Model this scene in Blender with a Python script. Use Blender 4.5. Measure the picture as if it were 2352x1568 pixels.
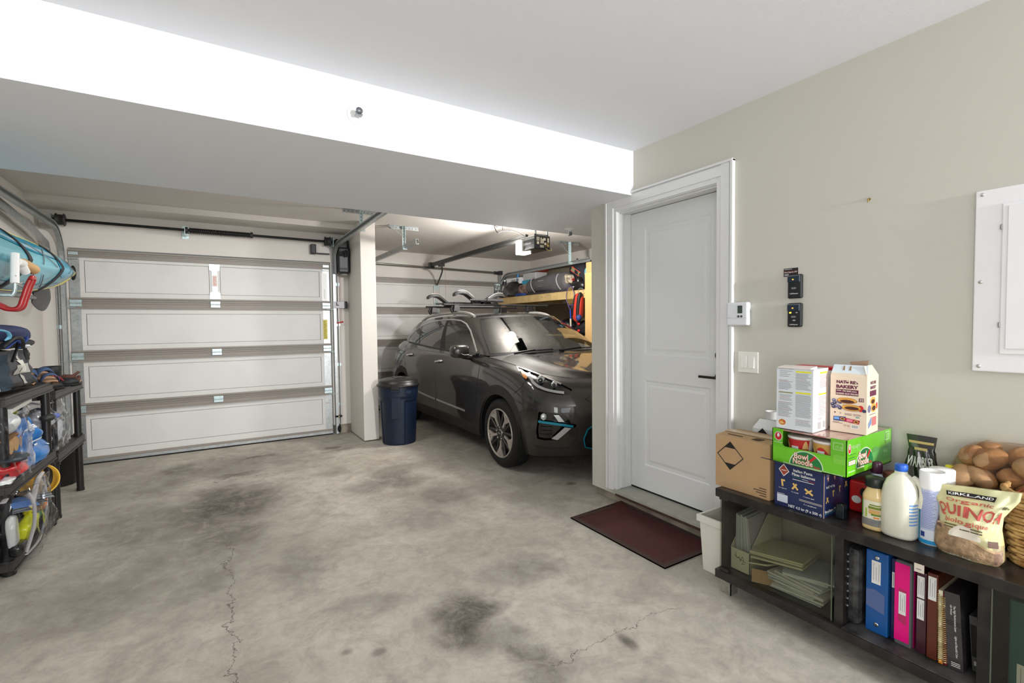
import bpy, bmesh, math, random
from mathutils import Vector, Matrix, Euler, noise
from math import pi, sin, cos
random.seed(7)
S = bpy.context.scene
COL = S.collection
for o in list(bpy.data.objects): bpy.data.objects.remove(o)

# ---------------------------------------------------------------- camera
cam_d = bpy.data.cameras.new('camera'); cam_d.sensor_width = 36; cam_d.lens = 1093.07/2352*36
cam_d.clip_start = .02; cam_d.clip_end = 60
cam = bpy.data.objects.new('camera', cam_d); COL.objects.link(cam)
_y,_p,_r = .5545,-.0355,-.0106
_f = Vector((sin(_y)*cos(_p), cos(_y)*cos(_p), sin(_p)))
_rt = Vector((cos(_y),-sin(_y),0)); _up = Vector((0,0,1))*cos(_p)-Vector((sin(_y),cos(_y),0))*sin(_p)
_R = _rt*cos(_r)+_up*sin(_r); _U = _up*cos(_r)-_rt*sin(_r)
cam.matrix_world = Matrix(((_R.x,_U.x,-_f.x,0),(_R.y,_U.y,-_f.y,0),(_R.z,_U.z,-_f.z,1.3456),(0,0,0,1)))
S.camera = cam

# ---------------------------------------------------------------- world, lights, exposure
w = bpy.data.worlds.new('world'); S.world = w; w.use_nodes = True
w.node_tree.nodes['Background'].inputs[0].default_value = (.80,.90,1,1)
w.node_tree.nodes['Background'].inputs[1].default_value = .5
S.view_settings.view_transform = 'Standard'; S.view_settings.look = 'None'
S.view_settings.gamma = 1; S.view_settings.use_curve_mapping = False
S.view_settings.exposure = 0.04
def area(name, loc, target, sx, sy, power, col=(1,1,1), spread=None):
    l = bpy.data.lights.new(name,'AREA'); l.shape='RECTANGLE'; l.size=sx; l.size_y=sy; l.energy=power; l.color=col
    if spread: l.spread=spread
    o = bpy.data.objects.new(name,l); COL.objects.link(o); o.location=loc
    o.rotation_euler = (Vector(target)-Vector(loc)).to_track_quat('-Z','Y').to_euler(); return o
def pointl(name, loc, power, rad, col=(1,1,1)):
    l = bpy.data.lights.new(name,'POINT'); l.energy=power; l.shadow_soft_size=rad; l.color=col
    o = bpy.data.objects.new(name,l); COL.objects.link(o); o.location=loc; return o
# assumed key light without a fixture, by the door wall behind the camera
area('assumed_key_light',(2.20,-4.0,1.86),(.3,6.0,1.2),.3,.3,122,(1,.99,1),math.radians(120))
# daylight through an assumed window opening of the wall behind the camera
area('assumed_window_light',(.3,-4.05,1.4),(.3,3,1.4),3.2,1.7,42,(.90,.95,1))
# added fill light, unseen, on the left side of the near room
area('side_fill_light',(-1.36,-.6,1.25),(2.5,1.2,1.3),1.9,1.3,58,(.96,.98,1))
# added fill light brightening the left bay, out of view behind the beam
area('bay_fill_light',(.2,4.35,2.5),(.2,4.6,0),1.2,.3,21,(1,.985,.96))
# bulb in the opener above the car
pointl('opener_light',(2.93,4.62,2.20),120,.09,(1,.97,.93))

# ---------------------------------------------------------------- materials
def lin(c):
    c=c/255.; return c/12.92 if c<=.04045 else ((c+.055)/1.055)**2.4
def C(r,g,b): return (lin(r),lin(g),lin(b),1)
_M={}
def mat(name,col,rough=.5,metal=0,coat=0,spec=.5,bump=0,bscale=60,var=0,vscale=8,trans=0,emit=0,alpha=1,ior=1.45,vcol=None,sheen=0):
    if name in _M: return _M[name]
    m=bpy.data.materials.new(name); m.use_nodes=True; nt=m.node_tree; b=nt.nodes['Principled BSDF']
    if isinstance(col,tuple) and len(col)==3: col=C(*col)
    b.inputs['Base Color'].default_value=col; b.inputs['Roughness'].default_value=rough
    b.inputs['Metallic'].default_value=metal; b.inputs['Coat Weight'].default_value=coat
    b.inputs['Coat Roughness'].default_value=.04
    b.inputs['Specular IOR Level'].default_value=spec; b.inputs['IOR'].default_value=ior
    b.inputs['Transmission Weight'].default_value=trans; b.inputs['Alpha'].default_value=alpha
    if sheen: b.inputs['Sheen Weight'].default_value=sheen
    if emit:
        b.inputs['Emission Color'].default_value=col; b.inputs['Emission Strength'].default_value=emit
    if var or bump:
        tc=nt.nodes.new('ShaderNodeTexCoord')
    if var:
        n=nt.nodes.new('ShaderNodeTexNoise'); n.inputs['Scale'].default_value=vscale; n.inputs['Detail'].default_value=5
        nt.links.new(tc.outputs['Object'],n.inputs['Vector'])
        mx=nt.nodes.new('ShaderNodeMix'); mx.data_type='RGBA'
        v=vcol or tuple(x*(1-var) for x in col[:3])+(1,)
        if len(v)==3: v=C(*v)
        mx.inputs[6].default_value=col; mx.inputs[7].default_value=v
        r=nt.nodes.new('ShaderNodeMapRange'); r.inputs['From Min'].default_value=.4; r.inputs['From Max'].default_value=.65
        nt.links.new(n.outputs['Fac'],r.inputs['Value']); nt.links.new(r.outputs['Result'],mx.inputs['Factor'])
        nt.links.new(mx.outputs[2],b.inputs['Base Color'])
    if bump:
        n2=nt.nodes.new('ShaderNodeTexNoise'); n2.inputs['Scale'].default_value=bscale; n2.inputs['Detail'].default_value=4
        nt.links.new(tc.outputs['Object'],n2.inputs['Vector'])
        bp=nt.nodes.new('ShaderNodeBump'); bp.inputs['Strength'].default_value=bump; bp.inputs['Distance'].default_value=.01
        nt.links.new(n2.outputs['Fac'],bp.inputs['Height']); nt.links.new(bp.outputs['Normal'],b.inputs['Normal'])
    _M[name]=m; return m

def thin(name,tint,rough=.0,ior=1.5,refl=1.0):
    """thin see-through sheet (window pane, film): tinted transmission plus fresnel reflection"""
    if name in _M: return _M[name]
    m=bpy.data.materials.new(name); m.use_nodes=True; nt=m.node_tree; nt.nodes.remove(nt.nodes['Principled BSDF']); out=nt.nodes['Material Output']
    t=nt.nodes.new('ShaderNodeBsdfTransparent'); t.inputs[0].default_value=C(*tint); g=nt.nodes.new('ShaderNodeBsdfGlossy'); g.inputs['Roughness'].default_value=rough
    g.inputs[0].default_value=(refl,refl,refl,1)
    f0=((ior-1)/(ior+1))**2
    lw=nt.nodes.new('ShaderNodeLayerWeight'); lw.inputs[0].default_value=.5
    pw=nt.nodes.new('ShaderNodeMath'); pw.operation='POWER'; pw.inputs[1].default_value=5; nt.links.new(lw.outputs['Facing'],pw.inputs[0])
    f=nt.nodes.new('ShaderNodeMath'); f.operation='MULTIPLY_ADD'; f.inputs[1].default_value=1-f0; f.inputs[2].default_value=f0; nt.links.new(pw.outputs[0],f.inputs[0])
    mx=nt.nodes.new('ShaderNodeMixShader')
    nt.links.new(f.outputs[0],mx.inputs[0]); nt.links.new(t.outputs[0],mx.inputs[1]); nt.links.new(g.outputs[0],mx.inputs[2]); nt.links.new(mx.outputs[0],out.inputs[0])
    _M[name]=m; return m

# ---------------------------------------------------------------- mesh builder
_TXT={}
def text_mesh(s,bold=0.0,align='LEFT'):
    k=(s,bold,align)
    if k in _TXT: return _TXT[k]
    cu=bpy.data.curves.new('t','FONT'); cu.body=s; cu.size=1; cu.offset=bold; cu.align_x=align; cu.resolution_u=2
    o=bpy.data.objects.new('t',cu); me=bpy.data.meshes.new_from_object(o)
    r=([tuple(v.co) for v in me.vertices],[tuple(p.vertices) for p in me.polygons])
    bpy.data.meshes.remove(me); bpy.data.objects.remove(o); bpy.data.curves.remove(cu)
    _TXT[k]=r; return r
class MB:
    def __init__(s,m=None): s.v=[];s.f=[];s.fm=[];s.fs=[];s.mats=[];s.M=Matrix();s.cur=0;s.sm=False; s.use(m) if m else None
    def use(s,m):
        if m not in s.mats: s.mats.append(m)
        s.cur=s.mats.index(m); return s
    def add(s,vs,fs,sm=None):
        b=len(s.v); s.v+=[tuple(s.M@Vector(v)) for v in vs]
        for f in fs: s.f.append([b+i for i in f]); s.fm.append(s.cur); s.fs.append(s.sm if sm is None else sm)
        return s
    def box(s,x0,x1,y0,y1,z0,z1):
        v=[(x,y,z) for x in (x0,x1) for y in (y0,y1) for z in (z0,z1)]
        return s.add(v,[(0,1,3,2),(4,6,7,5),(0,4,5,1),(2,3,7,6),(0,2,6,4),(1,5,7,3)],False)
    def obox(s,c,size,rot=(0,0,0)):
        M=s.M; s.M=M@Matrix.Translation(c)@Euler(rot).to_matrix().to_4x4(); a,b,c2=[q/2 for q in size]
        s.box(-a,a,-b,b,-c2,c2); s.M=M; return s
    def hexa(s,bot,top): # 4+4 corner points ccw
        return s.add(list(bot)+list(top),[(3,2,1,0),(4,5,6,7)]+[(i,(i+1)%4,4+(i+1)%4,4+i) for i in range(4)],False)
    def cyl(s,p0,p1,r0,r1=None,n=20,caps=True,sm=True):
        r1=r0 if r1 is None else r1; p0=Vector(p0);p1=Vector(p1); d=(p1-p0).normalized()
        a=d.orthogonal().normalized(); b=d.cross(a); vs=[]
        for p,r in ((p0,r0),(p1,r1)):
            for i in range(n): t=2*pi*i/n; vs.append(p+a*r*cos(t)+b*r*sin(t))
        s.add(vs,[(i,(i+1)%n,n+(i+1)%n,n+i) for i in range(n)],sm)
        if caps: s.add(vs,[tuple(range(n-1,-1,-1)),tuple(range(n,2*n))],False)
        return s
    def tube(s,pts,r,n=10,closed=False,sub=0,caps=True,flat=1):
        pts=[Vector(p) for p in pts]
        if sub:
            q=[]; N=len(pts)
            for i in range(N if closed else N-1):
                P=[pts[(i+k)%N] if closed else pts[min(max(i+k,0),N-1)] for k in (-1,0,1,2)]
                for j in range(sub):
                    f=j/sub; q.append(.5*((2*P[1])+(P[2]-P[0])*f+(2*P[0]-5*P[1]+4*P[2]-P[3])*f*f+(-P[0]+3*P[1]-3*P[2]+P[3])*f**3))
            if not closed: q.append(pts[-1])
            pts=q
        N=len(pts); vs=[]; up=None
        for i,p in enumerate(pts):
            if closed: d=pts[(i+1)%N]-pts[i-1]
            else: d=pts[min(i+1,N-1)]-pts[max(i-1,0)]
            d=d.normalized() if d.length>1e-9 else Vector((0,0,1))
            if up is None: up=d.orthogonal().normalized() if abs(d.z)>.95 else (Vector((0,0,1))-d*d.z).normalized()
            up=(up-d*up.dot(d)).normalized(); b=d.cross(up)
            rr=r[i] if isinstance(r,(list,tuple)) and not sub else (r if not isinstance(r,(list,tuple)) else r[0]+(r[-1]-r[0])*i/(N-1))
            for k in range(n): t=2*pi*(k+.5)/n; vs.append(p+up*rr*flat*sin(t)+b*rr*cos(t))
        R=N if closed else N-1
        s.add(vs,[(i*n+k,i*n+(k+1)%n,((i+1)%N)*n+(k+1)%n,((i+1)%N)*n+k) for i in range(R) for k in range(n)],n>5)
        if caps and not closed: s.add(vs,[tuple(range(n-1,-1,-1)),tuple((N-1)*n+k for k in range(n))],False)
        return s
    def lathe(s,prof,c=(0,0,0),n=32,axis='z',sm=True,sx=1,sy=1,pw=2,caps=True):
        c=Vector(c); vs=[]
        for r,z in prof:
            for i in range(n):
                t=2*pi*i/n; ct,st=cos(t),sin(t)
                if pw!=2: k=(abs(ct)**pw+abs(st)**pw)**(-1/pw); ct*=k; st*=k
                p=(r*ct*sx,r*st*sy,z)
                if axis=='x': p=(z,p[0],p[1])
                if axis=='y': p=(p[0],z,p[1])
                vs.append(c+Vector(p))
        m=len(prof)
        fs=[(i*n+k,i*n+(k+1)%n,(i+1)*n+(k+1)%n,(i+1)*n+k) for i in range(m-1) for k in range(n)]
        if axis=='y': fs=[f[::-1] for f in fs]
        s.add(vs,fs,sm)
        if not caps: return s
        if prof[0][0]>1e-6: s.add(vs,[tuple(range(n-1,-1,-1))],False)
        if prof[-1][0]>1e-6: s.add(vs,[tuple((m-1)*n+k for k in range(n))],False)
        return s
    def prism(s,poly,a0,a1,axis='y'):
        def P(p,a): return {'x':(a,p[0],p[1]),'y':(p[0],a,p[1]),'z':(p[0],p[1],a)}[axis]
        n=len(poly); vs=[P(p,a0) for p in poly]+[P(p,a1) for p in poly]
        return s.add(vs,[tuple(range(n)),tuple(range(2*n-1,n-1,-1))]+[(i,n+i,n+(i+1)%n,(i+1)%n) for i in range(n)],False)
    def ell(s,c,r,nu=20,nv=12,rot=(0,0,0),lump=0,seed=0,sq=0):
        M=s.M; s.M=M@Matrix.Translation(c)@Euler(rot).to_matrix().to_4x4(); vs=[];fs=[]
        for j in range(1,nv):
            ph=pi*j/nv
            for i in range(nu):
                t=2*pi*i/nu; d=Vector((sin(ph)*cos(t),sin(ph)*sin(t),cos(ph)))
                k=1+(lump*noise.noise(d*1.6+Vector((seed*7.3,seed,0)))*2 if lump else 0)
                if sq: q=(abs(d.x)**sq+abs(d.y)**sq+abs(d.z)**sq)**(-1/sq); k*=q
                vs.append((d.x*r[0]*k,d.y*r[1]*k,d.z*r[2]*k))
        vs.append((0,0,r[2])); vs.append((0,0,-r[2])); t0=len(vs)-2
        for j in range(nv-2):
            for i in range(nu): a=j*nu+i;b=j*nu+(i+1)%nu; fs.append((a,a+nu,b+nu,b))
        for i in range(nu): fs.append((t0,i,(i+1)%nu)); fs.append((t0+1,(nv-2)*nu+(i+1)%nu,(nv-2)*nu+i))
        s.add(vs,fs,True); s.M=M; return s
    def grid(s,fn,nu,nv,sm=True,cu=False,cv=False,flip=False):
        vs=[fn(i/nu,j/nv) for i in range(nu+(0 if cu else 1)) for j in range(nv+(0 if cv else 1))]
        w=nv+(0 if cv else 1); h=nu+(0 if cu else 1); fs=[]
        for i in range(nu):
            for j in range(nv):
                f=(i*w+j,((i+1)%h)*w+j,((i+1)%h)*w+(j+1)%w,i*w+(j+1)%w); fs.append(f[::-1] if flip else f)
        return s.add(vs,fs,sm)
    def build(s,name,parent=None,bevel=0,seg=2,local=False,solid=0,sub=0,rec=False):
        me=bpy.data.meshes.new(name); v=s.v
        if parent is not None and not local:
            I=PM(parent).inverted(); v=[tuple(I@Vector(p)) for p in v]
        me.from_pydata(v,[],s.f)
        for m in s.mats: me.materials.append(m)
        me.polygons.foreach_set('material_index',s.fm); me.polygons.foreach_set('use_smooth',s.fs)
        if rec:
            bm=bmesh.new(); bm.from_mesh(me); bmesh.ops.remove_doubles(bm,verts=bm.verts,dist=1e-5)
            bmesh.ops.recalc_face_normals(bm,faces=bm.faces); bm.to_mesh(me); bm.free()
        me.update(); o=bpy.data.objects.new(name,me); COL.objects.link(o)
        if parent is not None: o.parent=parent
        if bevel:
            b=o.modifiers.new('b','BEVEL'); b.width=bevel; b.segments=seg; b.limit_method='ANGLE'; b.angle_limit=math.radians(40)
            b.harden_normals=False
        if solid:
            q=o.modifiers.new('s','SOLIDIFY'); q.thickness=solid; q.offset=0
        if sub:
            q=o.modifiers.new('u','SUBSURF'); q.levels=q.render_levels=sub
        return o
_PM={}
def PM(o):
    m=_PM.get(o.name)
    if m is None:
        m=Matrix.Translation(o.location)@o.rotation_euler.to_matrix().to_4x4()
        if o.parent: m=PM(o.parent)@m
    return m
def thing(name,label,cat,loc=(0,0,0),rotz=0,group=None):
    o=bpy.data.objects.new(name,None); COL.objects.link(o); o.empty_display_size=.05
    o.location=loc; o.rotation_euler=(0,0,rotz); o['label']=label; o['category']=cat
    if group: o['group']=group
    return o
def tag(o,label,cat,group=None,kind=None):
    o['label']=label; o['category']=cat
    if group: o['group']=group
    if kind: o['kind']=kind
    return o
def struct(o): o['kind']='structure'; return o
def dup(root,loc=None,label=None,rotz=None,name=None):
    r=root.copy(); COL.objects.link(r)
    if loc is not None: r.location=loc
    if rotz is not None: r.rotation_euler=(0,0,rotz)
    if label: r['label']=label
    for ch in list(root.children):
        c=ch.copy(); COL.objects.link(c); c.parent=r
        for g in ch.children: d=g.copy(); COL.objects.link(d); d.parent=c
    return r
class Face:
    """flat printed face: origin, u dir (right), v dir (up); things printed lie .5 mm proud"""
    def __init__(s,mb,o,u,v,lift=.0006):
        s.mb=mb; s.o=Vector(o); s.u=Vector(u).normalized(); s.v=Vector(v).normalized(); s.n=s.u.cross(s.v); s.l=lift; s.k=0
    def P(s,a,b,l=0): return s.o+s.u*a+s.v*b+s.n*(s.l+l)
    def poly(s,pts,m,l=0): s.mb.use(m).add([s.P(a,b,l) for a,b in pts],[tuple(range(len(pts)))],False); return s
    def rect(s,a0,b0,a1,b1,m,l=0): return s.poly([(a0,b0),(a1,b0),(a1,b1),(a0,b1)],m,l)
    def ell(s,a,b,ra,rb,m,l=0,n=24,t0=0,t1=360):
        pts=[(a+ra*cos(math.radians(t0+(t1-t0)*i/n)),b+rb*sin(math.radians(t0+(t1-t0)*i/n))) for i in range(n if t1-t0==360 else n+1)]
        return s.poly(pts,m,l)
    def text(s,st,a,b,h,m,l=.0003,bold=0.02,align='LEFT',wid=None,rot=0):
        vs,fs=text_mesh(st,bold,align)
        if not vs: return s
        sx=h*1.35
        if wid:
            W=max(v[0] for v in vs)-min(v[0] for v in vs); sx=wid/W
        sy=h*1.35; c,sn=cos(rot),sin(rot)
        s.mb.use(m).add([s.P(a+v[0]*sx*c-v[1]*sy*sn,b+v[0]*sx*sn+v[1]*sy*c,l) for v in vs],fs,False); return s
    def line(s,a0,b0,a1,b1,w,m,l=0):
        d=Vector((a1-a0,b1-b0)).normalized()*w/2; return s.poly([(a0-d.y,b0+d.x)[::1],(a0+d.y,b0-d.x),(a1+d.y,b1-d.x),(a1-d.y,b1+d.x)],m,l)
# ================================================================= setting
WALL=mat('wall_paint',(214,209,202),.75,bump=.03,bscale=140)
CEIL=mat('ceiling_paint',(232,234,238),.8,bump=.08,bscale=160)
CONC=mat('curb_concrete',(150,142,126),.9,bump=.5,bscale=40,var=.35,vscale=9)
TRIM=mat('trim_paint',(226,227,227),.35)
DOORW=mat('door_paint',(226,228,228),.38,bump=.03,bscale=80)
WALLR=mat('wall_paint_light_tint',(201,199,188),.75,bump=.03,bscale=140)  # same wall paint; the greener tone of its light is put into the colour
BLK=mat('black_plastic',(22,22,24),.42); BLKM=mat('black_metal',(20,20,22),.3,metal=.4)
GALV=mat('galvanized_steel',(178,182,182),.38,metal=.75,var=.18,vscale=30)
ZINC=mat('zinc_plate',(196,214,216),.35,metal=.6,var=.2,vscale=60)
STRUT=mat('taupe_rail_paint',(142,135,126),.45,bump=.05,bscale=200)
PANEL=mat('door_panel_white',(214,213,210),.5,var=.05,vscale=3)
CHROME=mat('chrome',(225,225,225),.08,metal=1)
def floor_mat():
    m=bpy.data.materials.new('stained_concrete'); m.use_nodes=True; nt=m.node_tree; b=nt.nodes['Principled BSDF']; L=nt.links.new
    def N(t,**k):
        n=nt.nodes.new(t)
        for a,v in k.items(): setattr(n,a,v)
        return n
    tc=N('ShaderNodeTexCoord')
    def noise_(scale,det=6,rough=.6,vec=None,dist=0):
        n=N('ShaderNodeTexNoise'); n.inputs['Scale'].default_value=scale; n.inputs['Detail'].default_value=det; n.inputs['Roughness'].default_value=rough
        n.inputs['Distortion'].default_value=dist; L(vec or tc.outputs['Object'],n.inputs['Vector']); return n
    def math_(op,a,b_=None,clamp=False):
        n=N('ShaderNodeMath',operation=op,use_clamp=clamp)
        for i,x in enumerate((a,b_)):
            if x is None: continue
            if isinstance(x,(int,float)): n.inputs[i].default_value=x
            else: L(x,n.inputs[i])
        return n.outputs[0]
    def rng(x,a,b_,c=0,d=1):
        n=N('ShaderNodeMapRange',interpolation_type='SMOOTHSTEP'); L(x,n.inputs['Value'])
        for k,v in zip(('From Min','From Max','To Min','To Max'),(a,b_,c,d)): n.inputs[k].default_value=v
        return n.outputs['Result']
    def mix(f,c1,c2):
        n=N('ShaderNodeMix',data_type='RGBA')
        if isinstance(f,(int,float)): n.inputs['Factor'].default_value=f
        else: L(f,n.inputs['Factor'])
        for i,c in ((6,c1),(7,c2)):
            if isinstance(c,tuple): n.inputs[i].default_value=c
            else: L(c,n.inputs[i])
        return n.outputs[2]
    # warped position
    wn=noise_(1.7,6,.65); sub=N('ShaderNodeVectorMath',operation='SUBTRACT'); L(wn.outputs['Color'],sub.inputs[0]); sub.inputs[1].default_value=(.5,.5,.5)
    sc=N('ShaderNodeVectorMath',operation='SCALE'); L(sub.outputs[0],sc.inputs[0]); sc.inputs['Scale'].default_value=.55
    ad=N('ShaderNodeVectorMath',operation='ADD'); L(tc.outputs['Object'],ad.inputs[0]); L(sc.outputs[0],ad.inputs[1]); wp=ad.outputs[0]
    big=noise_(.9,8,.62); mid=noise_(4,8,.7,dist=.6); fine=noise_(60,4,.6)
    base=mix(rng(big.outputs['Fac'],.35,.65),C(192,186,174),C(166,160,148))
    base=mix(rng(mid.outputs['Fac'],.42,.68,0,.55),base,C(138,130,119))
    dark=None
    blobs=[(.05,4.2,.48,.7,1.0),(-.25,3.7,.75,1.1,.5),(.2,5.3,.9,.6,.45),(.0,3.55,.36,.42,.75),(-.45,4.0,.45,.7,.55),(.33,5.55,.22,.12,.9),(-.3,5.45,.2,.25,.7),(.1,4.95,.35,.10,.8),(-.5,3.1,.3,.4,.5),(-.1,2.95,.25,.35,.5),
           (1.02,4.0,.28,.2,.6),(1.3,4.05,.25,.3,.7),(1.5,3.5,.3,.35,.6),(1.2,3.2,.3,.3,.4),(.97,1.95,.16,.26,1),(1.05,1.6,.12,.25,.8),(1.35,2.2,.25,.2,.55),(.6,2.3,.25,.12,.35),
           (1.0,5.5,.12,.1,.8),(1.05,5.35,.2,.05,.6),(.35,2.85,.15,.35,.4),(1.44,1.42,.035,.07,.9),(.53,1.93,.035,.03,.8),(.42,2.0,.03,.025,.6),(.47,1.7,.09,.1,.5),(1.2,1.2,.25,.12,.45),(2.5,3.12,.06,.05,1),
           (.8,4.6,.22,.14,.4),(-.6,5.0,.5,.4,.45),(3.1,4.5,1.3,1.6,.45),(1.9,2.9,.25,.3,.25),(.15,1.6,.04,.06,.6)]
    for (x,y,rx,ry,st) in blobs:
        mp=N('ShaderNodeMapping',vector_type='POINT'); L(wp if rx>.08 else tc.outputs['Object'],mp.inputs['Vector'])
        mp.inputs['Location'].default_value=(-x/rx,-y/ry,0); mp.inputs['Scale'].default_value=(1/rx,1/ry,0)
        ln=N('ShaderNodeVectorMath',operation='LENGTH'); L(mp.outputs[0],ln.inputs[0])
        d=rng(ln.outputs['Value'],.25,1.25,st,0)
        dark=d if dark is None else math_('MAXIMUM',dark,d)
    det=noise_(7,8,.75,dist=.8)
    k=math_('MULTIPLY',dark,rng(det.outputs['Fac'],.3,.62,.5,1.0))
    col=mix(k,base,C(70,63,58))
    pale=noise_(2.3,7,.7,dist=1.2); col=mix(rng(pale.outputs['Fac'],.6,.78,0,.4),col,C(208,203,192))
    sp=noise_(22,5,.7); col=mix(rng(sp.outputs['Fac'],.62,.72,0,.35),col,C(112,103,92))
    gr_=noise_(13,10,.78,dist=.5); col=mix(rng(gr_.outputs['Fac'],.38,.62,.30,0),col,C(122,115,105)); g2=noise_(48,8,.8); col=mix(rng(g2.outputs['Fac'],.56,.72,0,.28),col,C(214,208,196))
    # hairline cracks that wander
    cn=noise_(5,5,.7); cx=math_('MULTIPLY',math_('SUBTRACT',cn.outputs['Fac'],.5),.28)
    sep=N('ShaderNodeSeparateXYZ'); L(tc.outputs['Object'],sep.inputs[0])
    def crack(axis,pos,lo,hi,w):
        a,b2=(sep.outputs[0],sep.outputs[1]) if axis=='x' else (sep.outputs[1],sep.outputs[0])
        d=math_('ABSOLUTE',math_('SUBTRACT',math_('ADD',a,cx),pos))
        return math_('MULTIPLY',rng(d,0,w,1,0),math_('MULTIPLY',rng(b2,lo,lo+.15),rng(b2,hi-.15,hi,1,0)))
    cr=math_('MAXIMUM',crack('x',.02,1.2,3.5,.0055),math_('MAXIMUM',crack('y',1.48,1.0,1.9,.004),crack('y',4.85,-.4,.9,.006)))
    col=mix(math_('MULTIPLY',cr,.75),col,C(62,54,46))
    L(col,b.inputs['Base Color'])
    L(rng(big.outputs['Fac'],.3,.7,.7,.9),b.inputs['Roughness'])
    h=math_('ADD',math_('MULTIPLY',fine.outputs['Fac'],.25),math_('SUBTRACT',math_('MULTIPLY',mid.outputs['Fac'],.6),cr))
    bp=N('ShaderNodeBump'); bp.inputs['Strength'].default_value=.35; bp.inputs['Distance'].default_value=.01; L(h,bp.inputs['Height']); L(bp.outputs[0],b.inputs['Normal'])
    return m
XL=-1.41; XR=2.516; YB=-4.3; G1Y=6.222; G2Y=7.6; XR2=5.13; HC=2.55; HB=2.242
f=MB(floor_mat()); f.box(XL-.1,XR2+.1,YB-.1,G2Y+.1,-.08,0); struct(f.build('floor'))
w_=MB(CEIL); w_.box(XL-.1,XR+.2,YB-.1,2.42,HC,HC+.1); struct(w_.build('ceiling'))
w_=MB(CEIL); w_.box(XL-.1,XR2+.1,2.42,3.767,HB,HC+.1); struct(w_.build('ceiling_beam'))
w_=MB(WALL); w_.box(XL-.1,XR2+.1,3.767,G2Y+.1,HC,HC+.1); struct(w_.build('ceiling_bay'))
# bulkhead above the left garage door
w_=MB(WALL); w_.box(XL,1.421,5.83,G1Y,2.49,HC); struct(w_.build('ceiling_bulkhead'))
w_=MB(WALL); w_.box(XL-.12,XL,YB,G1Y+.1,.0,HC); struct(w_.build('wall_left'))
# door wall with its opening
w_=MB(WALLR)
w_.box(XR,XR+.2,2.585,2.864,.062,HB); w_.box(XR,XR+.2,YB,1.744,.062,HC); w_.box(XR,XR+.2,1.744,2.42,2.17,HC); w_.box(XR,XR+.2,2.42,2.585,2.17,HB)
struct(w_.build('wall_right'))
w_=MB(WALL); w_.box(XR+.2,XR2,2.664,2.864,0,HB); struct(w_.build('wall_return'))
w_=MB(WALL); w_.box(XR2,XR2+.12,2.664,G2Y+.1,0,HC); struct(w_.build('wall_far_right'))
# wall around the left garage door
w_=MB(WALL)
w_.box(XL,-1.215,G1Y,G1Y+.12,.11,HC); w_.box(-1.215,1.215,G1Y,G1Y+.12,2.14,HC); w_.box(1.215,1.431,G1Y,G1Y+.12,.11,HC)
struct(w_.build('wall_back_left'))
w_=MB(WALL)
w_.box(1.594,1.98,G2Y,G2Y+.12,0,HC); w_.box(1.98,4.42,G2Y,G2Y+.12,2.13,HC); w_.box(4.42,XR2,G2Y,G2Y+.12,0,HC)
struct(w_.build('wall_back_right'))
# pillar / dividing wall between the bays
w_=MB(WALL); w_.box(1.421,1.594,5.575,G2Y,0.012,HC); struct(w_.build('wall_divider',bevel=.004))
# wall behind the camera with an assumed wide window opening
w_=MB(WALL)
w_.box(XL,-1.3,YB-.12,YB,0,HC); w_.box(1.9,XR,YB-.12,YB,0,HC); w_.box(-1.3,1.9,YB-.12,YB,0,.55); w_.box(-1.3,1.9,YB-.12,YB,2.25,HC)
struct(w_.build('wall_rear'))
# concrete curbs showing below the drywall
c_=MB(CONC); c_.box(XR+.012,XR+.19,1.744,2.835,0,.06); c_.box(XR+.012,XR+.19,YB,1.744,0,.06); struct(c_.build('trim_1',bevel=.006))
c_=MB(CONC); c_.box(XL+.001,-1.225,G1Y-.012,G1Y+.1,0,.108); c_.box(1.225,1.42,G1Y-.012,G1Y+.1,0,.108); struct(c_.build('trim_2',bevel=.004))
# ---- door in the right wall
DX=2.646
fr=MB(TRIM)
for (y0,y1) in ((2.575,2.672),(1.657,1.754)):   # casing legs
    fr.box(XR-.014,XR,y0,y1,.095,2.262); 
    a,b=(y0+.03,y1-.012) if y0>2 else (y0+.012,y1-.03)
    fr.box(XR-.021,XR-.013,a,b,.095,2.262 if y0>2 else 2.262)
fr.box(XR-.014,XR,1.754,2.575,2.16,2.262) ; fr.box(XR-.021,XR-.013,1.72,2.61,2.19,2.25)
fr.box(XR-.026,XR,1.645,1.662,.095,2.268)
fr.box(XR-.026,XR,2.668,2.684,.095,HB-.001); fr.box(XR-.03,XR,1.645,2.42,2.256,2.27)
casing=struct(fr.build('trim_3',bevel=.002))
jb=MB(TRIM); 
jb.box(XR-.002,2.69,2.575,2.6,.1,2.19); jb.box(XR-.002,2.69,1.73,1.754,.1,2.19); jb.box(XR-.002,2.69,1.73,2.6,2.155,2.19)
jb.box(XR+.02,XR+.05,2.566,2.576,.115,2.155); jb.box(XR+.075,DX-.002,2.569,2.576,.115,2.155); jb.box(XR+.02,XR+.05,1.753,1.763,.115,2.155); jb.box(XR+.02,XR+.05,1.754,2.575,2.146,2.156)
struct(jb.build('trim_4',bevel=.0015))
th=MB(mat('threshold_paint',(172,173,163),.6,var=.12,vscale=12)); th.box(2.475,DX+.02,1.735,2.592,.088,.11)
th.use(mat('threshold_wood',(92,70,58),.8,var=.4,vscale=14)); th.box(2.492,XR+.12,1.74,2.585,.062,.088)
struct(th.build('trim_5',bevel=.002))
dr=MB(DOORW); y0,y1,z0,z1=1.757,2.571,.124,2.152
dr.box(DX+.006,DX+.04,y0,y1,z0,z1)
pan=[(1.892,2.436,1.115,2.027),(1.892,2.436,.305,.930)]
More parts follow.
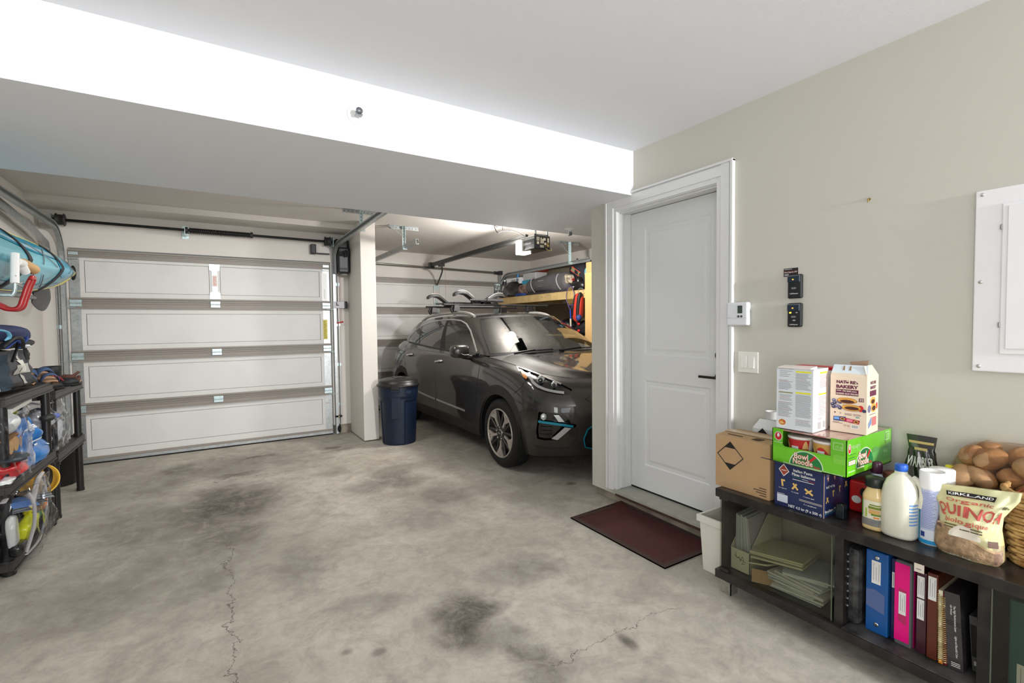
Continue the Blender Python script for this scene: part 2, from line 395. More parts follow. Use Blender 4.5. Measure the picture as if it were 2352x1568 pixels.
# stiles and rails proud of a recessed field, with raised centre panels
dr.box(DX,DX+.01,y0,pan[0][0],z0,z1); dr.box(DX,DX+.01,pan[0][1],y1,z0,z1); [dr.box(DX,DX+.01,pan[0][0],pan[0][1],a,b) for a,b in ((pan[0][3],z1),(pan[1][3],pan[0][2]),(z0,pan[1][2]))]
for a,b,c,d in pan:
    def ring(i,x): return [(x,a+i,c+i),(x,b-i,c+i),(x,b-i,d-i),(x,a+i,d-i)]
    v=ring(0,DX)+ring(.012,DX+.008)+ring(.022,DX+.0085)+ring(.048,DX+.001)
    dr.add(v,[(k*4+j,k*4+(j+1)%4,(k+1)*4+(j+1)%4,(k+1)*4+j) for k in range(3) for j in range(4)]+[(12,13,14,15)],False)
door=struct(dr.build('door_1',bevel=0,rec=False))
door['label']='white two-panel interior door in the right wall'
BRONZE=mat('dark_bronze',(60,52,46),.35,metal=.7)
h=MB(BRONZE); h.cyl((DX,1.825,1.005),(DX-.045,1.825,1.005),.011,n=14); h.box(DX-.058,DX-.044,1.815,1.94,.996,1.012); h.cyl((DX,1.825,1.005),(DX-.008,1.825,1.005),.03)
h.build('door_handle',door,bevel=.003)
h=MB(BRONZE); h.cyl((DX,1.825,1.14),(DX-.012,1.825,1.14),.028); h.box(DX-.022,DX-.01,1.818,1.832,1.12,1.16); h.build('deadbolt',door,bevel=.002)
h=MB(mat('seal_black',(15,15,15),.8)); h.box(DX+.003,DX+.03,2.5712,2.576,.116,2.153); h.box(DX+.003,DX+.03,1.757,2.571,2.1522,2.1555); h.box(DX+.004,DX+.03,1.757,2.571,.1105,.1238)
h.build('weather_seal',door)
# ---- garage doors
def garage_door(nm,cx,y,zt,label,lock=False):
    W=2.41; x0=cx-W/2; x1=cx+W/2; b=MB(PANEL)
    hs=[.07,.545,1.08,1.595,zt]
    n=4; zs=[.03]+[.03+(zt-.03)*k/4 for k in (1,2,3)]+[zt]
    for k in range(4):
        a,c=zs[k],zs[k+1]; b.box(x0,x1,y+.02,y+.045,a,c)
        # recessed long field: stiles and rails proud by 5 mm
        e,g=a+.105,c-.105
        b.box(x0,x1,y,y+.02,a,e); b.box(x0,x1,y,y+.02,g,c)
        b.box(x0,x0+.115,y,y+.02,e,g); b.box(x1-.115,x1,y,y+.02,e,g)
        gv=.0045
        if k==3:
            b.box(cx-.05,cx+.05,y,y+.02,e,g); b.box(x0+.115+gv,cx-.05-gv,y+.003,y+.02,e+gv,g-gv); b.box(cx+.05+gv,x1-.115-gv,y+.003,y+.02,e+gv,g-gv)
        else: b.box(x0+.115+gv,x1-.115-gv,y+.003,y+.02,e+gv,g-gv)
    d=struct(b.build(nm,bevel=.0015)); d['label']=label
    bands=[(zt-.075,zt)]+[(z-.057,z+.057) for z in zs[3:0:-1]]+[(.045,.07)]
    for k,(a,c) in enumerate(bands):
        s=MB(STRUT)
        if k==4: s.box(x0,x1,y-.012,y,a,c)
        else:
            s.box(x0,x1,y-.004,y,a,c); s.box(x0,x1,y-.02,y,c-.016,c); s.box(x0,x1,y-.02,y,a,a+.016)
            if k: m_=(a+c)/2; s.box(x0,x1,y-.013,y,m_-.004,m_+.006); s.box(x0,x1,y-.016,y,m_+.018,m_+.026)
            else: s.box(x0,x1,y-.012,y,c-.036,c-.03)
        s.build('reinforcing_strut',d,bevel=.0015)
    s=MB(GALV); s.box(x0,x1,y-.01,y,.012,.044); s.use(mat('rubber_seal',(18,17,16),.85)); s.box(x0,x1,y-.014,y+.02,.0,.013); s.build('bottom_seal',d)
    for k in range(4):
        for sx in (x0,x1-.085):
            s=MB(GALV); s.box(sx+.004,sx+.081,y-.003,y,zs[k]+(.06 if k else .02),zs[k+1]-.06)
            s.use(BLK)
            for q in range(6): s.box(sx+.018+(q%2)*.03,sx+.028+(q%2)*.03,y-.0036,y-.003,zs[k+1]-.1-.02*q,zs[k+1]-.098-.02*q)
            s.build('end_stile',d)
    for k in (1,2,3):
        for hx in (x0+.045,cx,x1-.045):
            s=MB(ZINC); z=zs[k]
            w=.045
            s.box(hx-w,hx+w,y-.024,y-.018,z+.004,z+.034); s.box(hx-w,hx+w,y-.024,y-.018,z-.034,z-.006); s.cyl((hx-w,y-.027,z-.001),(hx+w,y-.027,z-.001),.005,n=10)
            if abs(hx-cx)>.1:
                sg=-1 if hx<cx else 1; s.cyl((hx,y-.03,z-.045),(hx+sg*.12,y-.03,z-.045),.005,n=8); s.cyl((hx+sg*.075,y-.03,z-.045),(hx+sg*.095,y-.03,z-.045),.021,n=16)
            for q in (-.03,.03): s.cyl((hx+q,y-.03,z+.02),(hx+q,y-.024,z+.02),.006,n=6)
            s.build('hinge',d,bevel=.001)
    s=MB(ZINC); z=zs[3]
    s.prism([(cx-.05,z+.06),(cx+.05,z+.06),(cx+.05,z+.13),(cx+.026,z+.14),(cx+.026,zt-.155),(cx+.05,zt-.145),(cx+.05,zt-.08),(cx-.05,zt-.08),(cx-.05,zt-.145),(cx-.026,zt-.155),(cx-.026,z+.14),(cx-.05,z+.13)],y-.006,y-.001,'y')
    s.use(mat('sticker_pink',(226,205,198),.6)); s.box(cx-.022,cx+.022,y-.0068,y-.006,z+.2,z+.32)
    s.use(mat('sticker_print',(190,120,110),.6))
    for q in range(7): s.box(cx-.016,cx+.014-(q%3)*.006,y-.0072,y-.0068,z+.215+.014*q,z+.219+.014*q)
    s.build('centre_stile',d)
    for sx in (x0+.005,x1-.075):
        s=MB(ZINC); s.box(sx,sx+.07,y-.024,y-.02,zt-.055,zt-.025); s.use(GALV); s.box(sx-.005,sx+.07,y-.04,y-.004,zt-.098,zt-.088); s.build('top_bracket',d,bevel=.001)
    return d
gd=garage_door('door_2',-.006,G1Y,2.125,'white sectional garage door filling the left bay')
s=MB(mat('sticker_yellow',(206,196,84),.5)); s.box(1.115,1.163,G1Y-.0055,G1Y-.0035,1.19,1.43); s.use(mat('sticker_ink',(120,108,40),.6))
for q in range(12): s.box(1.121,1.155-(q%4)*.004,G1Y-.0062,G1Y-.0055,1.205+.018*q,1.211+.018*q)
s.build('warning_sticker',gd)
s=MB(mat('glare_white',(246,246,243),.35)); s.box(1.108,1.168,G1Y-.0055,G1Y-.0035,1.66,2.0); s.use(mat('glare_grey',(200,200,196),.6))  # glare off the end stile, painted on as a bright patch with grey bars
for q in range(9): s.box(1.13,1.15-(q%3)*.003,G1Y-.0062,G1Y-.0055,1.69+.013*q,1.696+.013*q)
s.build('stile_glare',gd)
s=MB(mat('red_mark',(170,70,50),.6)); s.box(1.125,1.16,G1Y-.0065,G1Y-.0055,.395,.399); s.build('red_mark',gd)
gd2=garage_door('door_3',3.2,G2Y,2.118,'white sectional garage door behind the parked car')
# ================================================================= garage door hardware
def track(name,label,x,y,side,zt=2.33,y_end=4.0,R=.30,hang=None,zb=.01,grp='overhead door tracks'):
    """vertical C channel, quarter bend and horizontal run towards the room; side=+1 opens to +x"""
    t=thing(name,label,'door track',(x,y,0),0,grp)
    def run(pts,nm):
        m=MB(GALV); w=.058
        # C section swept: web + two lips
        P=[Vector(p) for p in pts]; N=len(P)
        sec=[(0,-w/2),(0,w/2),(.032,w/2),(.032,w/2-.012),(.026,w/2-.012),(.026,w/2-.004),(.004,w/2-.004),(.004,-w/2+.004),(.026,-w/2+.004),(.026,-w/2+.012),(.032,-w/2+.012),(.032,-w/2)]
        vs=[]
        for i,p in enumerate(P):
            d=(P[min(i+1,N-1)]-P[max(i-1,0)]).normalized(); n_=Vector((0,-d.z,d.y))
            for a,b in sec: vs.append(p+Vector((side*(-a),0,0))+n_*b)
        k=len(sec); fs=[(i*k+j,i*k+(j+1)%k,(i+1)*k+(j+1)%k,(i+1)*k+j) for i in range(N-1) for j in range(k)]
        fs+= [tuple(range(k)),tuple((N-1)*k+j for j in range(k))]
        m.add(vs,fs,False)
        return m
    yc=y-.035
    m=run([(x,yc,zb),(x,yc,zt-R)],'v'); m.build('vertical_track',t,rec=True)
    pts=[(x,yc-R+R*cos(a),zt-R+R*sin(a)) for a in [pi/2*i/10 for i in range(11)]]
    pts+=[(x,y_end,zt)]
    m=run(pts,'h')
    m.use(BLK)
    for k in range(5):
        yy=yc-R-.25-.45*k
        if yy>y_end+.05: m.cyl((x-side*.001-.0005*side,yy,zt),(x+side*.0015,yy,zt),.008,n=10)
    m.build('horizontal_track',t,rec=True)
    # wall angle brackets
    for z in (.35,.85,1.35,1.85):
        if zb>z: continue
        b=MB(ZINC); b.box(x,x+side*.055,y-.006,y-.001,z,z+.04); b.box(x,x+side*.006,y-.05,y-.001,z,z+.04); b.build('jamb_bracket',t,bevel=.001)
    b=MB(GALV); b.box(x+side*.028,x+side*.034,y-.05,y-.002,.12,zt-.28); b.build('wall_angle',t)
    return t
track('garage_door_track','galvanized track at the left edge of the left garage door',-1.262,G1Y,-1,2.31,2.9)
track('garage_door_track','galvanized track at the pillar side of the left garage door, hung under the ceiling',1.262,G1Y,1,2.33,3.9)
track('garage_door_track','galvanized track beside the left edge of the garage door behind the car',1.95,G2Y,-1,2.30,5.2)
track('garage_door_track','galvanized track curving along the stacked lumber shelf right of the car',4.46,G2Y,1,2.24,5.1)
# curved flag braces
def brace(x,y,label,sgn):
    m=MB(GALV); 
    P=[(x,y-.006,1.55),(x,y-.008,1.95),(x-sgn*0.0,y-.06,2.08),(x,y-.25,2.19),(x,y-.62,2.22),(x,y-1.6,2.24)]
    q=MB(GALV); 
    return m
def hanger(name,label,x,y,z0,toward,blen=.35):
    t=thing(name,label,'track hanger',(x,y,HC),0,'perforated steel track hangers')
    m=MB(GALV); m.box(x-.18,x+.2,y-.02,y+.02,HC-.006,HC-.001); m.box(x-.18,x+.2,y+.016,y+.02,HC-.04,HC-.001)
    m.use(BLK)
    for k in range(9): m.cyl((x-.16+.04*k,y+.0155,HC-.022),(x-.16+.04*k,y+.016,HC-.022),.005,n=8)
    m.build('ceiling_angle',t)
    m=MB(ZINC); m.box(x-.016,x+.016,y-.006,y-.002,z0-.03,HC-.005); m.box(x+.012,x+.016,y-.03,y-.002,z0-.03,HC-.005)
    m.use(BLK)
    for k in range(int((HC-z0)/.035)): m.cyl((x,y-.0065,z0+.01+.035*k),(x,y-.006,z0+.01+.035*k),.005,n=8)
    m.use(ZINC); m.box(x-.02,x+.03,y-.04,y+.0,z0-.035,z0+.0); m.build('drop_strap',t)
    if blen:
        m=MB(GALV); m.tube([(x-.17,y,HC-.02),(x,y,z0+.12)],.008,6); m.build('diagonal_strap',t)
    return t
hanger('track_hanger','perforated angle hanger dropping to the track left of the car',1.95,5.62,2.30,1)
hanger('track_hanger','perforated angle hanger over the lumber shelf track, right of the opener',4.42,5.52,2.25,1)
hanger('track_hanger','short perforated hanger at the top of the pillar-side track',1.30,5.05,2.36,1,0)
# torsion shaft of the left door
t=thing('torsion_shaft','black torsion shaft with spring above the left garage door','torsion shaft',(0,6.12,2.38))
m=MB(BLKM); m.cyl((-1.30,6.12,2.385),(1.30,6.12,2.375),.0135,n=14); m.build('shaft',t)
def drum(x,z,t):
    d=MB(mat('cast_drum',(50,50,52),.5)); d.lathe([(.03,-.035),(.055,-.033),(.06,-.025),(.047,-.018),(.05,.0),(.047,.02),(.06,.027),(.055,.035),(.028,.04)],(x,6.12,z),28,'x')
    d.build('cable_drum',t)
drum(-1.235,2.385,t); drum(1.17,2.376,t)
m=MB(mat('spring_black',(24,22,21),.5)); 
pts=[(-.22+.56*i/240,6.12+.027*cos(i*pi/4),2.378+.027*sin(i*pi/4)) for i in range(241)]
m.cyl((-.22,6.12,2.381),(.35,6.12,2.379),.0245,n=18); m.tube(pts,.004,5); m.build('spring',t)
for x in (-.245,.36):
    m=MB(mat('cast_drum',(50,50,52),.5)); m.cyl((x-.012,6.12,2.38),(x+.012,6.12,2.38),.033,n=18); m.build('spring_cone',t)
m=MB(ZINC); m.box(-.262,-.256,6.07,G1Y-.001,2.32,2.42); m.box(-.29,-.23,G1Y-.007,G1Y-.001,2.3,2.44); m.box(-.262,-.22,6.07,6.12,2.318,2.325); m.build('centre_bracket',t,bevel=.001)
for x in (-1.29,1.225):
    m=MB(ZINC); m.box(x-.003,x+.003,6.05,G1Y-.001,2.31,2.43); m.build('end_bracket',t)
# curved flat braces left and right
for sx,lab in ((-1,'left'),(1,'right')):
    x=1.30*sx
    m=MB(GALV)
    def F(u,v,x=x,sx=sx):
        P=[(0,1.62),(0,1.95),(-.10,2.13),(-.42,2.19),(-1.0,2.25),(-1.7,2.31)]
        k=u*5; i=min(int(k),4); g=k-i; a=P[i]; b=P[i+1]; yy=G1Y-.05+a[0]+(b[0]-a[0])*g; zz=a[1]+(b[1]-a[1])*g
        return (x+sx*.012, yy, zz+(v-.5)*.07)
    if sx<0:
        m.grid(F,40,1,False); o=m.build('flat_brace',None,solid=.004); tag(o,'bent flat steel brace between the left wall track and the kayak','brace')
# header brace right of the shaft (angled grey plate seen against the lintel)
t=thing('cable_tension_monitor','black cable monitor block clipped beside the torsion shaft','cable monitor',(1.05,6.15,2.28))
m=MB(BLK); m.box(.98,1.04,6.12,6.2,2.22,2.335); m.build('housing',t,bevel=.008)
m=MB(BLK); m.box(1.04,1.2,6.16,6.18,2.225,2.24); m.build('arm',t,bevel=.003)
# jackshaft opener on the pillar side
t=thing('jackshaft_opener','black wall-mounted opener hanging beside the left door near the pillar','garage door opener',(1.34,6.1,1.98))
m=MB(mat('opener_black',(28,28,30),.35)); m.box(1.25,1.405,6.06,6.2,2.29,2.41); m.build('gear_housing',t,bevel=.02,seg=3)
m=MB(mat('opener_black',(28,28,30),.35)); m.box(1.27,1.41,6.02,6.19,1.99,2.31); m.build('motor_housing',t,bevel=.025,seg=3)
m=MB(mat('opener_grey',(92,92,96),.4)); m.box(1.285,1.38,6.012,6.03,2.05,2.2); m.box(1.285,1.38,6.014,6.03,2.01,2.035); m.build('cover_plate',t,bevel=.006)
m=MB(mat('opener_grey',(92,92,96),.4)); m.box(1.235,1.265,6.1,6.2,1.99,2.29); m.build('mounting_bracket',t,bevel=.003)
m=MB(BLK)
for k in range(5):
    random.seed(k+3); p=[(1.28+.11*q/7+random.uniform(-.012,.012),6.0-random.uniform(0,.015),2.225+.035*sin(q*1.9+k)+random.uniform(-.015,.015)) for q in range(8)]
    m.tube(p,.004,6,sub=4)
m.build('cable_bundle',t)
m=MB(mat('clear_plastic',(200,200,190),.15,trans=.8)); m.ell((1.345,6.07,1.975),(.05,.03,.02),14,8); m.build('indicator_lens',t)
# lock box, emergency pull, wires, sensor on the lintel side of the pillar
t=thing('door_lock_box','grey and black electric bolt box beside the left door track','lock box',(1.31,6.2,1.6))
m=MB(mat('lock_grey',(150,148,150),.4,metal=.3)); m.box(1.235,1.36,6.15,G1Y-.001,1.57,1.655); m.build('housing',t,bevel=.003)
m=MB(BLK); m.box(1.36,1.395,6.15,G1Y-.001,1.568,1.656); m.build('end_cap',t,bevel=.004)
m=MB(BLK); m.box(1.262,1.272,6.142,6.151,1.605,1.645); m.box(1.262,1.29,6.144,6.151,1.6,1.612); m.build('lever',t,bevel=.001)
t=thing('emergency_pull','red emergency release handle on thin cords below the lock box','pull handle',(1.30,6.17,1.4))
m=MB(mat('red_plastic',(170,40,34),.4)); m.cyl((1.262,6.17,1.385),(1.345,6.17,1.402),.008,.010,n=12); m.build('handle',t)
m=MB(mat('red_cord',(180,110,95),.7)); m.tube([(1.30,6.17,1.39),(1.298,6.175,1.57)],.0018,5); m.tube([(1.325,6.17,1.40),(1.322,6.18,1.57)],.0018,5); m.tube([(1.30,6.17,1.655),(1.3,6.18,1.99)],.0018,5); m.tube([(1.322,6.17,1.655),(1.325,6.18,1.99)],.0018,5); m.build('cord',t)
def sensor(label,x,y,z,sg):
    t=thing('safety_sensor',label,'door sensor',(x,y,z))
    m=MB(BLK); m.box(x-.03,x+.025,y-.012,y+.02,z-.014,z+.016); m.cyl((x+sg*.02,y,z),(x+sg*.05,y,z),.013,n=14); m.build('housing',t,bevel=.004)
    m=MB(mat('led_amber',(250,210,120),.3,emit=1.2)); m.cyl((x+.01,y-.0125,z),(x+.01,y-.016,z),.004,n=10); m.build('indicator',t)
    m=MB(mat('bell_wire',(190,170,120),.6)); m.tube([(x,y,z-.012),(x+.03,y+.01,z-.03),(x+.06,y+.03,z-.028)],.002,6,sub=4); m.build('wire',t)
sensor('small black safety sensor low on the wall beside the left door track',1.255,6.17,.225,1)
m=MB(mat('rubber_seal',(18,17,16),.85)); m.ell((1.262,6.18,.07),(.03,.03,.062),18,12); tag(m.build('rubber_wedge'),'black rubber lump at the foot of the pillar-side door track','wedge')
# shaft of the right door
t=thing('torsion_shaft','grey steel torsion shaft above the garage door behind the car','torsion shaft',(3.2,7.5,2.3))
m=MB(mat('shaft_steel',(130,128,122),.3,metal=.7)); m.cyl((1.85,7.5,2.335),(4.45,7.5,2.282),.0165,n=16); m.build('shaft',t)
m=MB(mat('cast_drum',(50,50,52),.5)); m.cyl((4.28,7.5,2.285),(4.4,7.5,2.283),.026,n=16); m.box(4.38,4.44,7.46,7.54,2.25,2.32); m.build('winding_bracket',t,bevel=.004)
m=MB(GALV); m.box(4.40,4.43,7.5,7.58,1.98,2.26); m.build('drop_angle',t)
# ---- ceiling opener over the car
t=thing('ceiling_opener','black ceiling-hung garage door opener with a glowing lens above the car','garage door opener',(3.0,4.4,2.22))
OB=mat('opener_dark',(38,40,43),.35)
m=MB(OB); m.box(2.898,3.105,4.2,4.5,2.15,2.30); m.build('motor_housing',t,bevel=.012,seg=3)
m=MB(mat('opener_strip',(120,124,120),.4)); m.box(2.8965,2.9,4.205,4.49,2.262,2.285); m.box(2.8965,2.9,4.215,4.42,2.162,2.166); m.build('trim_strip',t)
m=MB(OB); F=Face(m,(2.898,4.47,2.15),(0,-1,0),(0,0,1)); wh=mat('print_white',(225,225,222),.5)
F.text('LiftMaster',.05,.062,.026,mat('opener_logo',(170,174,178),.4),wid=.15)
F.rect(.17,.024,.21,.028,mat('opener_logo',(170,174,178),.4)); m.build('side_logo',t)
m=MB(mat('opener_face',(60,56,48),.5)); m.box(2.912,3.092,4.196,4.201,2.163,2.29)
F=Face(m,(2.912,4.196,2.163),(1,0,0),(0,0,1)); cr=mat('print_cream',(228,222,200),.5); ky=mat('print_amber',(205,180,110),.5)
for (a,b,c,d,k) in [(.008,.075,.045,.115,cr),(.012,.04,.04,.066,cr),(.055,.008,.10,.03,cr),(.06,.05,.075,.11,cr),(.082,.05,.10,.1,cr),(.11,.035,.135,.06,cr),(.145,.02,.172,.055,ky),(.15,.065,.17,.11,cr),(.008,.008,.04,.03,mat('print_navy',(25,35,62),.5))]: F.rect(a,b,c,d,k)
for q in range(10): F.rect(.012,.078+.0035*q,.04,.0795+.0035*q,mat('print_dark',(50,48,44),.6),.0003)
for q in range(6): F.rect(.058,.011+.003*q,.097,.0122+.003*q,mat('print_dark',(50,48,44),.6),.0003)
F.ell(.112,.095,.017,.015,cr); F.ell(.165,.05,.01,.013,ky); m.build('control_panel',t)
m=MB(mat('opener_lens',(255,246,230),.4,emit=7)); m.box(2.884,2.897,4.45,4.56,2.135,2.28); m.box(2.884,3.0,4.42,4.56,2.13,2.149); m.build('light_lens',t,bevel=.015,seg=3)
m=MB(GALV); m.box(2.92,3.09,4.22,4.24,2.30,2.315); m.box(2.92,2.935,4.22,4.24,2.30,HC); m.box(3.075,3.09,4.22,4.24,2.30,HC); m.build('hanging_strap',t)
m=MB(mat('antenna_wire',(214,196,110),.5)); m.tube([(3.04,4.196,2.16),(3.06,4.17,2.14),(3.09,4.16,2.135),(3.1,4.18,2.16)],.0025,6,sub=6); m.build('antenna',t)
m=MB(mat('rail_dark',(52,53,52),.35,metal=.5)); m.box(2.975,3.025,4.5,7.3,2.30,2.325)
m.box(2.982,3.018,4.5,7.3,2.326,2.36); m.build('rail',t,bevel=.003)
m=MB(mat('rail_dark',(52,53,52),.35,metal=.5)); m.box(2.96,3.04,7.28,7.36,2.27,2.37); m.tube([(3.0,7.36,2.35),(3.08,G2Y-.003,2.36)],.012,6); m.build('header_bracket',t,bevel=.004)
m=MB(mat('rail_dark',(52,53,52),.35,metal=.5)); m.box(2.97,3.03,6.85,6.97,2.26,2.30); m.tube([(3.02,6.95,2.27),(3.1,7.12,2.2),(3.19,G2Y-.06,2.03)],.012,6,sub=4); m.build('trolley_arm',t)
m=MB(mat('red_cord',(180,110,95),.7)); m.tube([(3.06,6.9,2.26),(3.06,6.9,1.72)],.0018,5); m.build('release_cord',t)
m=MB(mat('red_plastic2',(120,40,34),.4)); m.ell((3.06,6.9,1.71),(.03,.02,.012),14,8); m.build('release_handle',t)
m=MB(mat('bell_wire2',(70,66,58),.6))
m.tube([(2.93,4.45,2.33),(2.75,4.4,2.36),(2.58,4.35,2.33),(2.5,4.3,2.30),(2.46,4.3,2.38),(2.52,4.3,2.44),(2.5,4.32,2.36),(2.38,4.3,2.48),(2.3,4.3,HC-.004)],.004,6,sub=6)
m.tube([(2.58,4.33,2.34),(2.56,4.3,2.46),(2.48,4.3,2.42),(2.36,4.3,HC-.004)],.003,6,sub=6)
m.build('power_wires',t)
# ---- sprinklers
def sprinkler(label,base,nrm):
    t=thing('fire_sprinkler',label,'sprinkler',base)
    n=Vector(nrm); b=Vector(base); M=n.to_track_quat('Z','Y').to_matrix().to_4x4(); W=mat('sprinkler_white',(238,238,238),.35)
    m=MB(W); m.M=Matrix.Translation(b)@M; m.lathe([(.045,0),(.045,.003),(.035,.006),(.022,.006),(.02,.012),(.012,.012)],(0,0,0),32); m.build('escutcheon',t)
    m=MB(W); m.M=Matrix.Translation(b)@M; m.cyl((0,0,.01),(0,0,.035),.011,n=16)
    for s_ in (-1,1): m.tube([(s_*.011,0,.03),(s_*.016,0,.045),(s_*.004,0,.06)],.003,6,sub=3)
    m.build('frame',t)
    m=MB(mat('sprinkler_chrome',(150,155,160),.2,metal=.8)); m.M=Matrix.Translation(b)@M; m.lathe([(.0,.06),(.014,.061),(.016,.063),(.0,.065)],(0,0,0),20); m.box(-.016,.016,-.018,-.014,.03,.062); m.build('deflector',t)
    m=MB(mat('sprinkler_bulb',(60,30,26),.2)); m.M=Matrix.Translation(b)@M; m.cyl((0,0,.036),(0,0,.056),.004,n=8); m.build('bulb',t)
sprinkler('white sidewall sprinkler head on the face of the beam',(.611,2.4195,2.381),(0,-1,0))
sprinkler('grey pendant sprinkler head under the beam above the car',(2.85,3.55,HB-.0005),(0,0,-1))
# ---- right wall fittings
t=thing('electrical_panel','large white electrical panel cover screwed to the right wall','electrical panel',(XR,.43,1.49))
EP=mat('panel_white',(238,238,240),.4)
m=MB(EP); m.box(XR-.012,XR-.0005,.22,.632,1.146,1.838); m.build('cover',t,bevel=.004)
m=MB(EP); m.box(XR-.018,XR-.011,.24,.556,1.215,1.778); m.build('door_frame',t,bevel=.005)
m=MB(EP); m.box(XR-.022,XR-.015,.25,.54,1.235,1.765); m.use(mat('panel_hinge',(150,150,150),.4,metal=.5)); m.box(XR-.0225,XR-.017,.553,.56,1.68,1.70); m.box(XR-.0225,XR-.017,.553,.56,1.315,1.335); m.build('door',t,bevel=.003)
for z in (1.822,1.49,1.166):
    m=MB(CHROME); m.ell((XR-.0125,.612,z),(.004,.0075,.0075),14,8); m.build('screw',t)
t=thing('thermostat','white wall thermostat with grey screen next to the door casing','thermostat',(XR,1.607,1.39))
m=MB(mat('thermo_white',(228,231,236),.4)); 
m.box(XR-.035,XR-.0005,1.545,1.672,1.327,1.457); m.build('body',t,bevel=.009,seg=3)
m=MB(mat('lcd',(70,82,76),.25)); m.box(XR-.0365,XR-.034,1.575,1.603,1.395,1.438); m.build('screen',t)
m=MB(mat('thermo_dark',(80,84,92),.4)); 
for yy in (1.580,1.598): m.cyl((XR-.0375,yy,1.378),(XR-.034,yy,1.378),.0065,n=14)
m.box(XR-.0353,XR-.034,1.66,1.648,1.3715,1.3725); m.box(XR-.0353,XR-.034,1.55,1.668,1.3675,1.3682); m.build('buttons',t)
t=thing('light_switch','white two-rocker light switch plate between casing and boxes','light switch',(XR,1.559,1.122))
m=MB(mat('switch_white',(236,235,228),.35)); m.box(XR-.006,XR-.0005,1.5,1.617,1.064,1.18); m.build('wall_plate',t,bevel=.002)
for yy in (1.583,1.538):
    m=MB(mat('switch_white',(236,235,228),.35)); m.prism([(XR-.005,1.09),(XR-.012,1.09),(XR-.007,1.155),(XR-.005,1.155)],yy-.0165,yy+.0165,'y'); m.build('rocker',t,bevel=.0008)
def control(label,z,leds,two):
    t=thing('door_control',label,'wall control',(XR,1.303,z))
    PB=mat('control_black',(34,35,38),.3)
    m=MB(PB); m.box(XR-.022,XR-.0005,1.268,1.338,z-.061,z+.061); m.build('body',t,bevel=.008,seg=3)
    m=MB(mat('control_navy',(38,50,66),.2)); m.box(XR-.026,XR-.021,1.278,1.336,z+.022,z+.05); m.build('push_bar',t,bevel=.002)
    m=MB(mat('control_grey',(100,104,112),.3)); m.box(XR-.0265,XR-.0215,1.278,1.336,z+.051,z+.056); m.box(XR-.0265,XR-.0215,1.276,1.2785,z+.022,z+.056); m.build('trim_bar',t)
    m=MB(PB); F=Face(m,(XR-.022,1.338,z-.061),(0,-1,0),(0,0,1),.0012)
    F.l=.0052; F.ell(.03,.096,.0045,.003,mat('led_orange',(255,170,60),.4,emit=1.5)); F.l=.0012
    g=mat('print_lightgrey',(165,167,170),.5)
    F.rect(.022,.048,.044,.056,g)
    for q in range(3): F.rect(.024+.007*q,.050,.029+.007*q,.054,mat('print_dark',(50,48,44),.6),.0003)
    F.text('LiftMaster',.013,.022 if not two else .010,.006,mat('print_white',(225,225,222),.5),wid=.042)
    if two:
        F.ell(.017,.073,.006,.0038,mat('led_yellow',(255,225,60),.4,emit=2.0)); F.ell(.048,.073,.006,.003,g); F.ell(.036,.034,.008,.004,g)
    m.build('face_print',t); return t
control('upper black garage door wall control with an orange light, below a small sticker',1.524,1,False)
control('lower black garage door wall control with a lit yellow button',1.379,2,True)
m=MB(mat('sticker_black',(40,32,32),.5)); m.box(XR-.0016,XR-.0004,1.296,1.368,1.578,1.62)
F=Face(m,(XR-.0016,1.368,1.578),(0,-1,0),(0,0,1),.0003); F.rect(.0,.018,.068,.028,mat('sticker_red',(90,34,34),.5)); pw=mat('print_white',(225,225,222),.5)
F.text('Door Experts, 24/7',.004,.019,.007,pw,wid=.064); F.rect(.003,.036,.042,.038,pw); F.rect(.004,.011,.026,.0135,pw); F.rect(.004,.005,.026,.0075,pw)
tag(m.build('contact_sticker'),'small black and red service sticker tucked above the wall controls','sticker')
m=MB(mat('brass',(150,130,70),.35,metal=.8)); m.cyl((XR,.99,1.893),(XR-.012,.99,1.893),.003,n=8); m.cyl((XR-.012,.99,1.893),(XR-.012,.99,1.878),.003,n=8); m.cyl((XR,.99,1.893),(XR-.003,.99,1.893),.006,n=12)
tag(m.build('picture_hook'),'small brass screw hook alone on the right wall','hook')
# ---- mat
m=MB(mat('mat_red',(78,34,31),.85,bump=.6,bscale=220,var=.2,vscale=6))
def rg(x,y):
    edge=min(x-2.045,2.525-x,y-1.74,2.555-y)
    e=max(0,1-((x-2.52)**2+(y-2.55)**2)**.5/.12); return .006+.02*e*e + (.0025 if edge<.035 else .0012*(int(y*160)%2))
nx,ny=30,130
m.grid(lambda u,v:(2.045+.48*u,1.74+.815*v,rg(2.045+.48*u,1.74+.815*v)),nx,ny,False)
m.use(mat('mat_edge',(66,48,42),.9)); B=[(2.045,1.74),(2.525,1.74),(2.525,2.555),(2.045,2.555)]
for i in range(4):
    a,b=B[i],B[(i+1)%4]; m.add([(a[0],a[1],.0005),(b[0],b[1],.0005),(b[0],b[1],rg(*b)),(a[0],a[1],rg(*a))],[(0,1,2,3)],False)
e=.035
for (x0,x1,y0,y1) in ((2.045,2.08,1.74,2.555),(2.49,2.525,1.74,2.5),(2.08,2.49,1.74,1.775),(2.08,2.49,2.52,2.555)): m.box(x0,x1,y0,y1,.001,.0095)
tag(m.build('door_mat'),'dark red rubber-backed mat on the floor before the white door','mat')
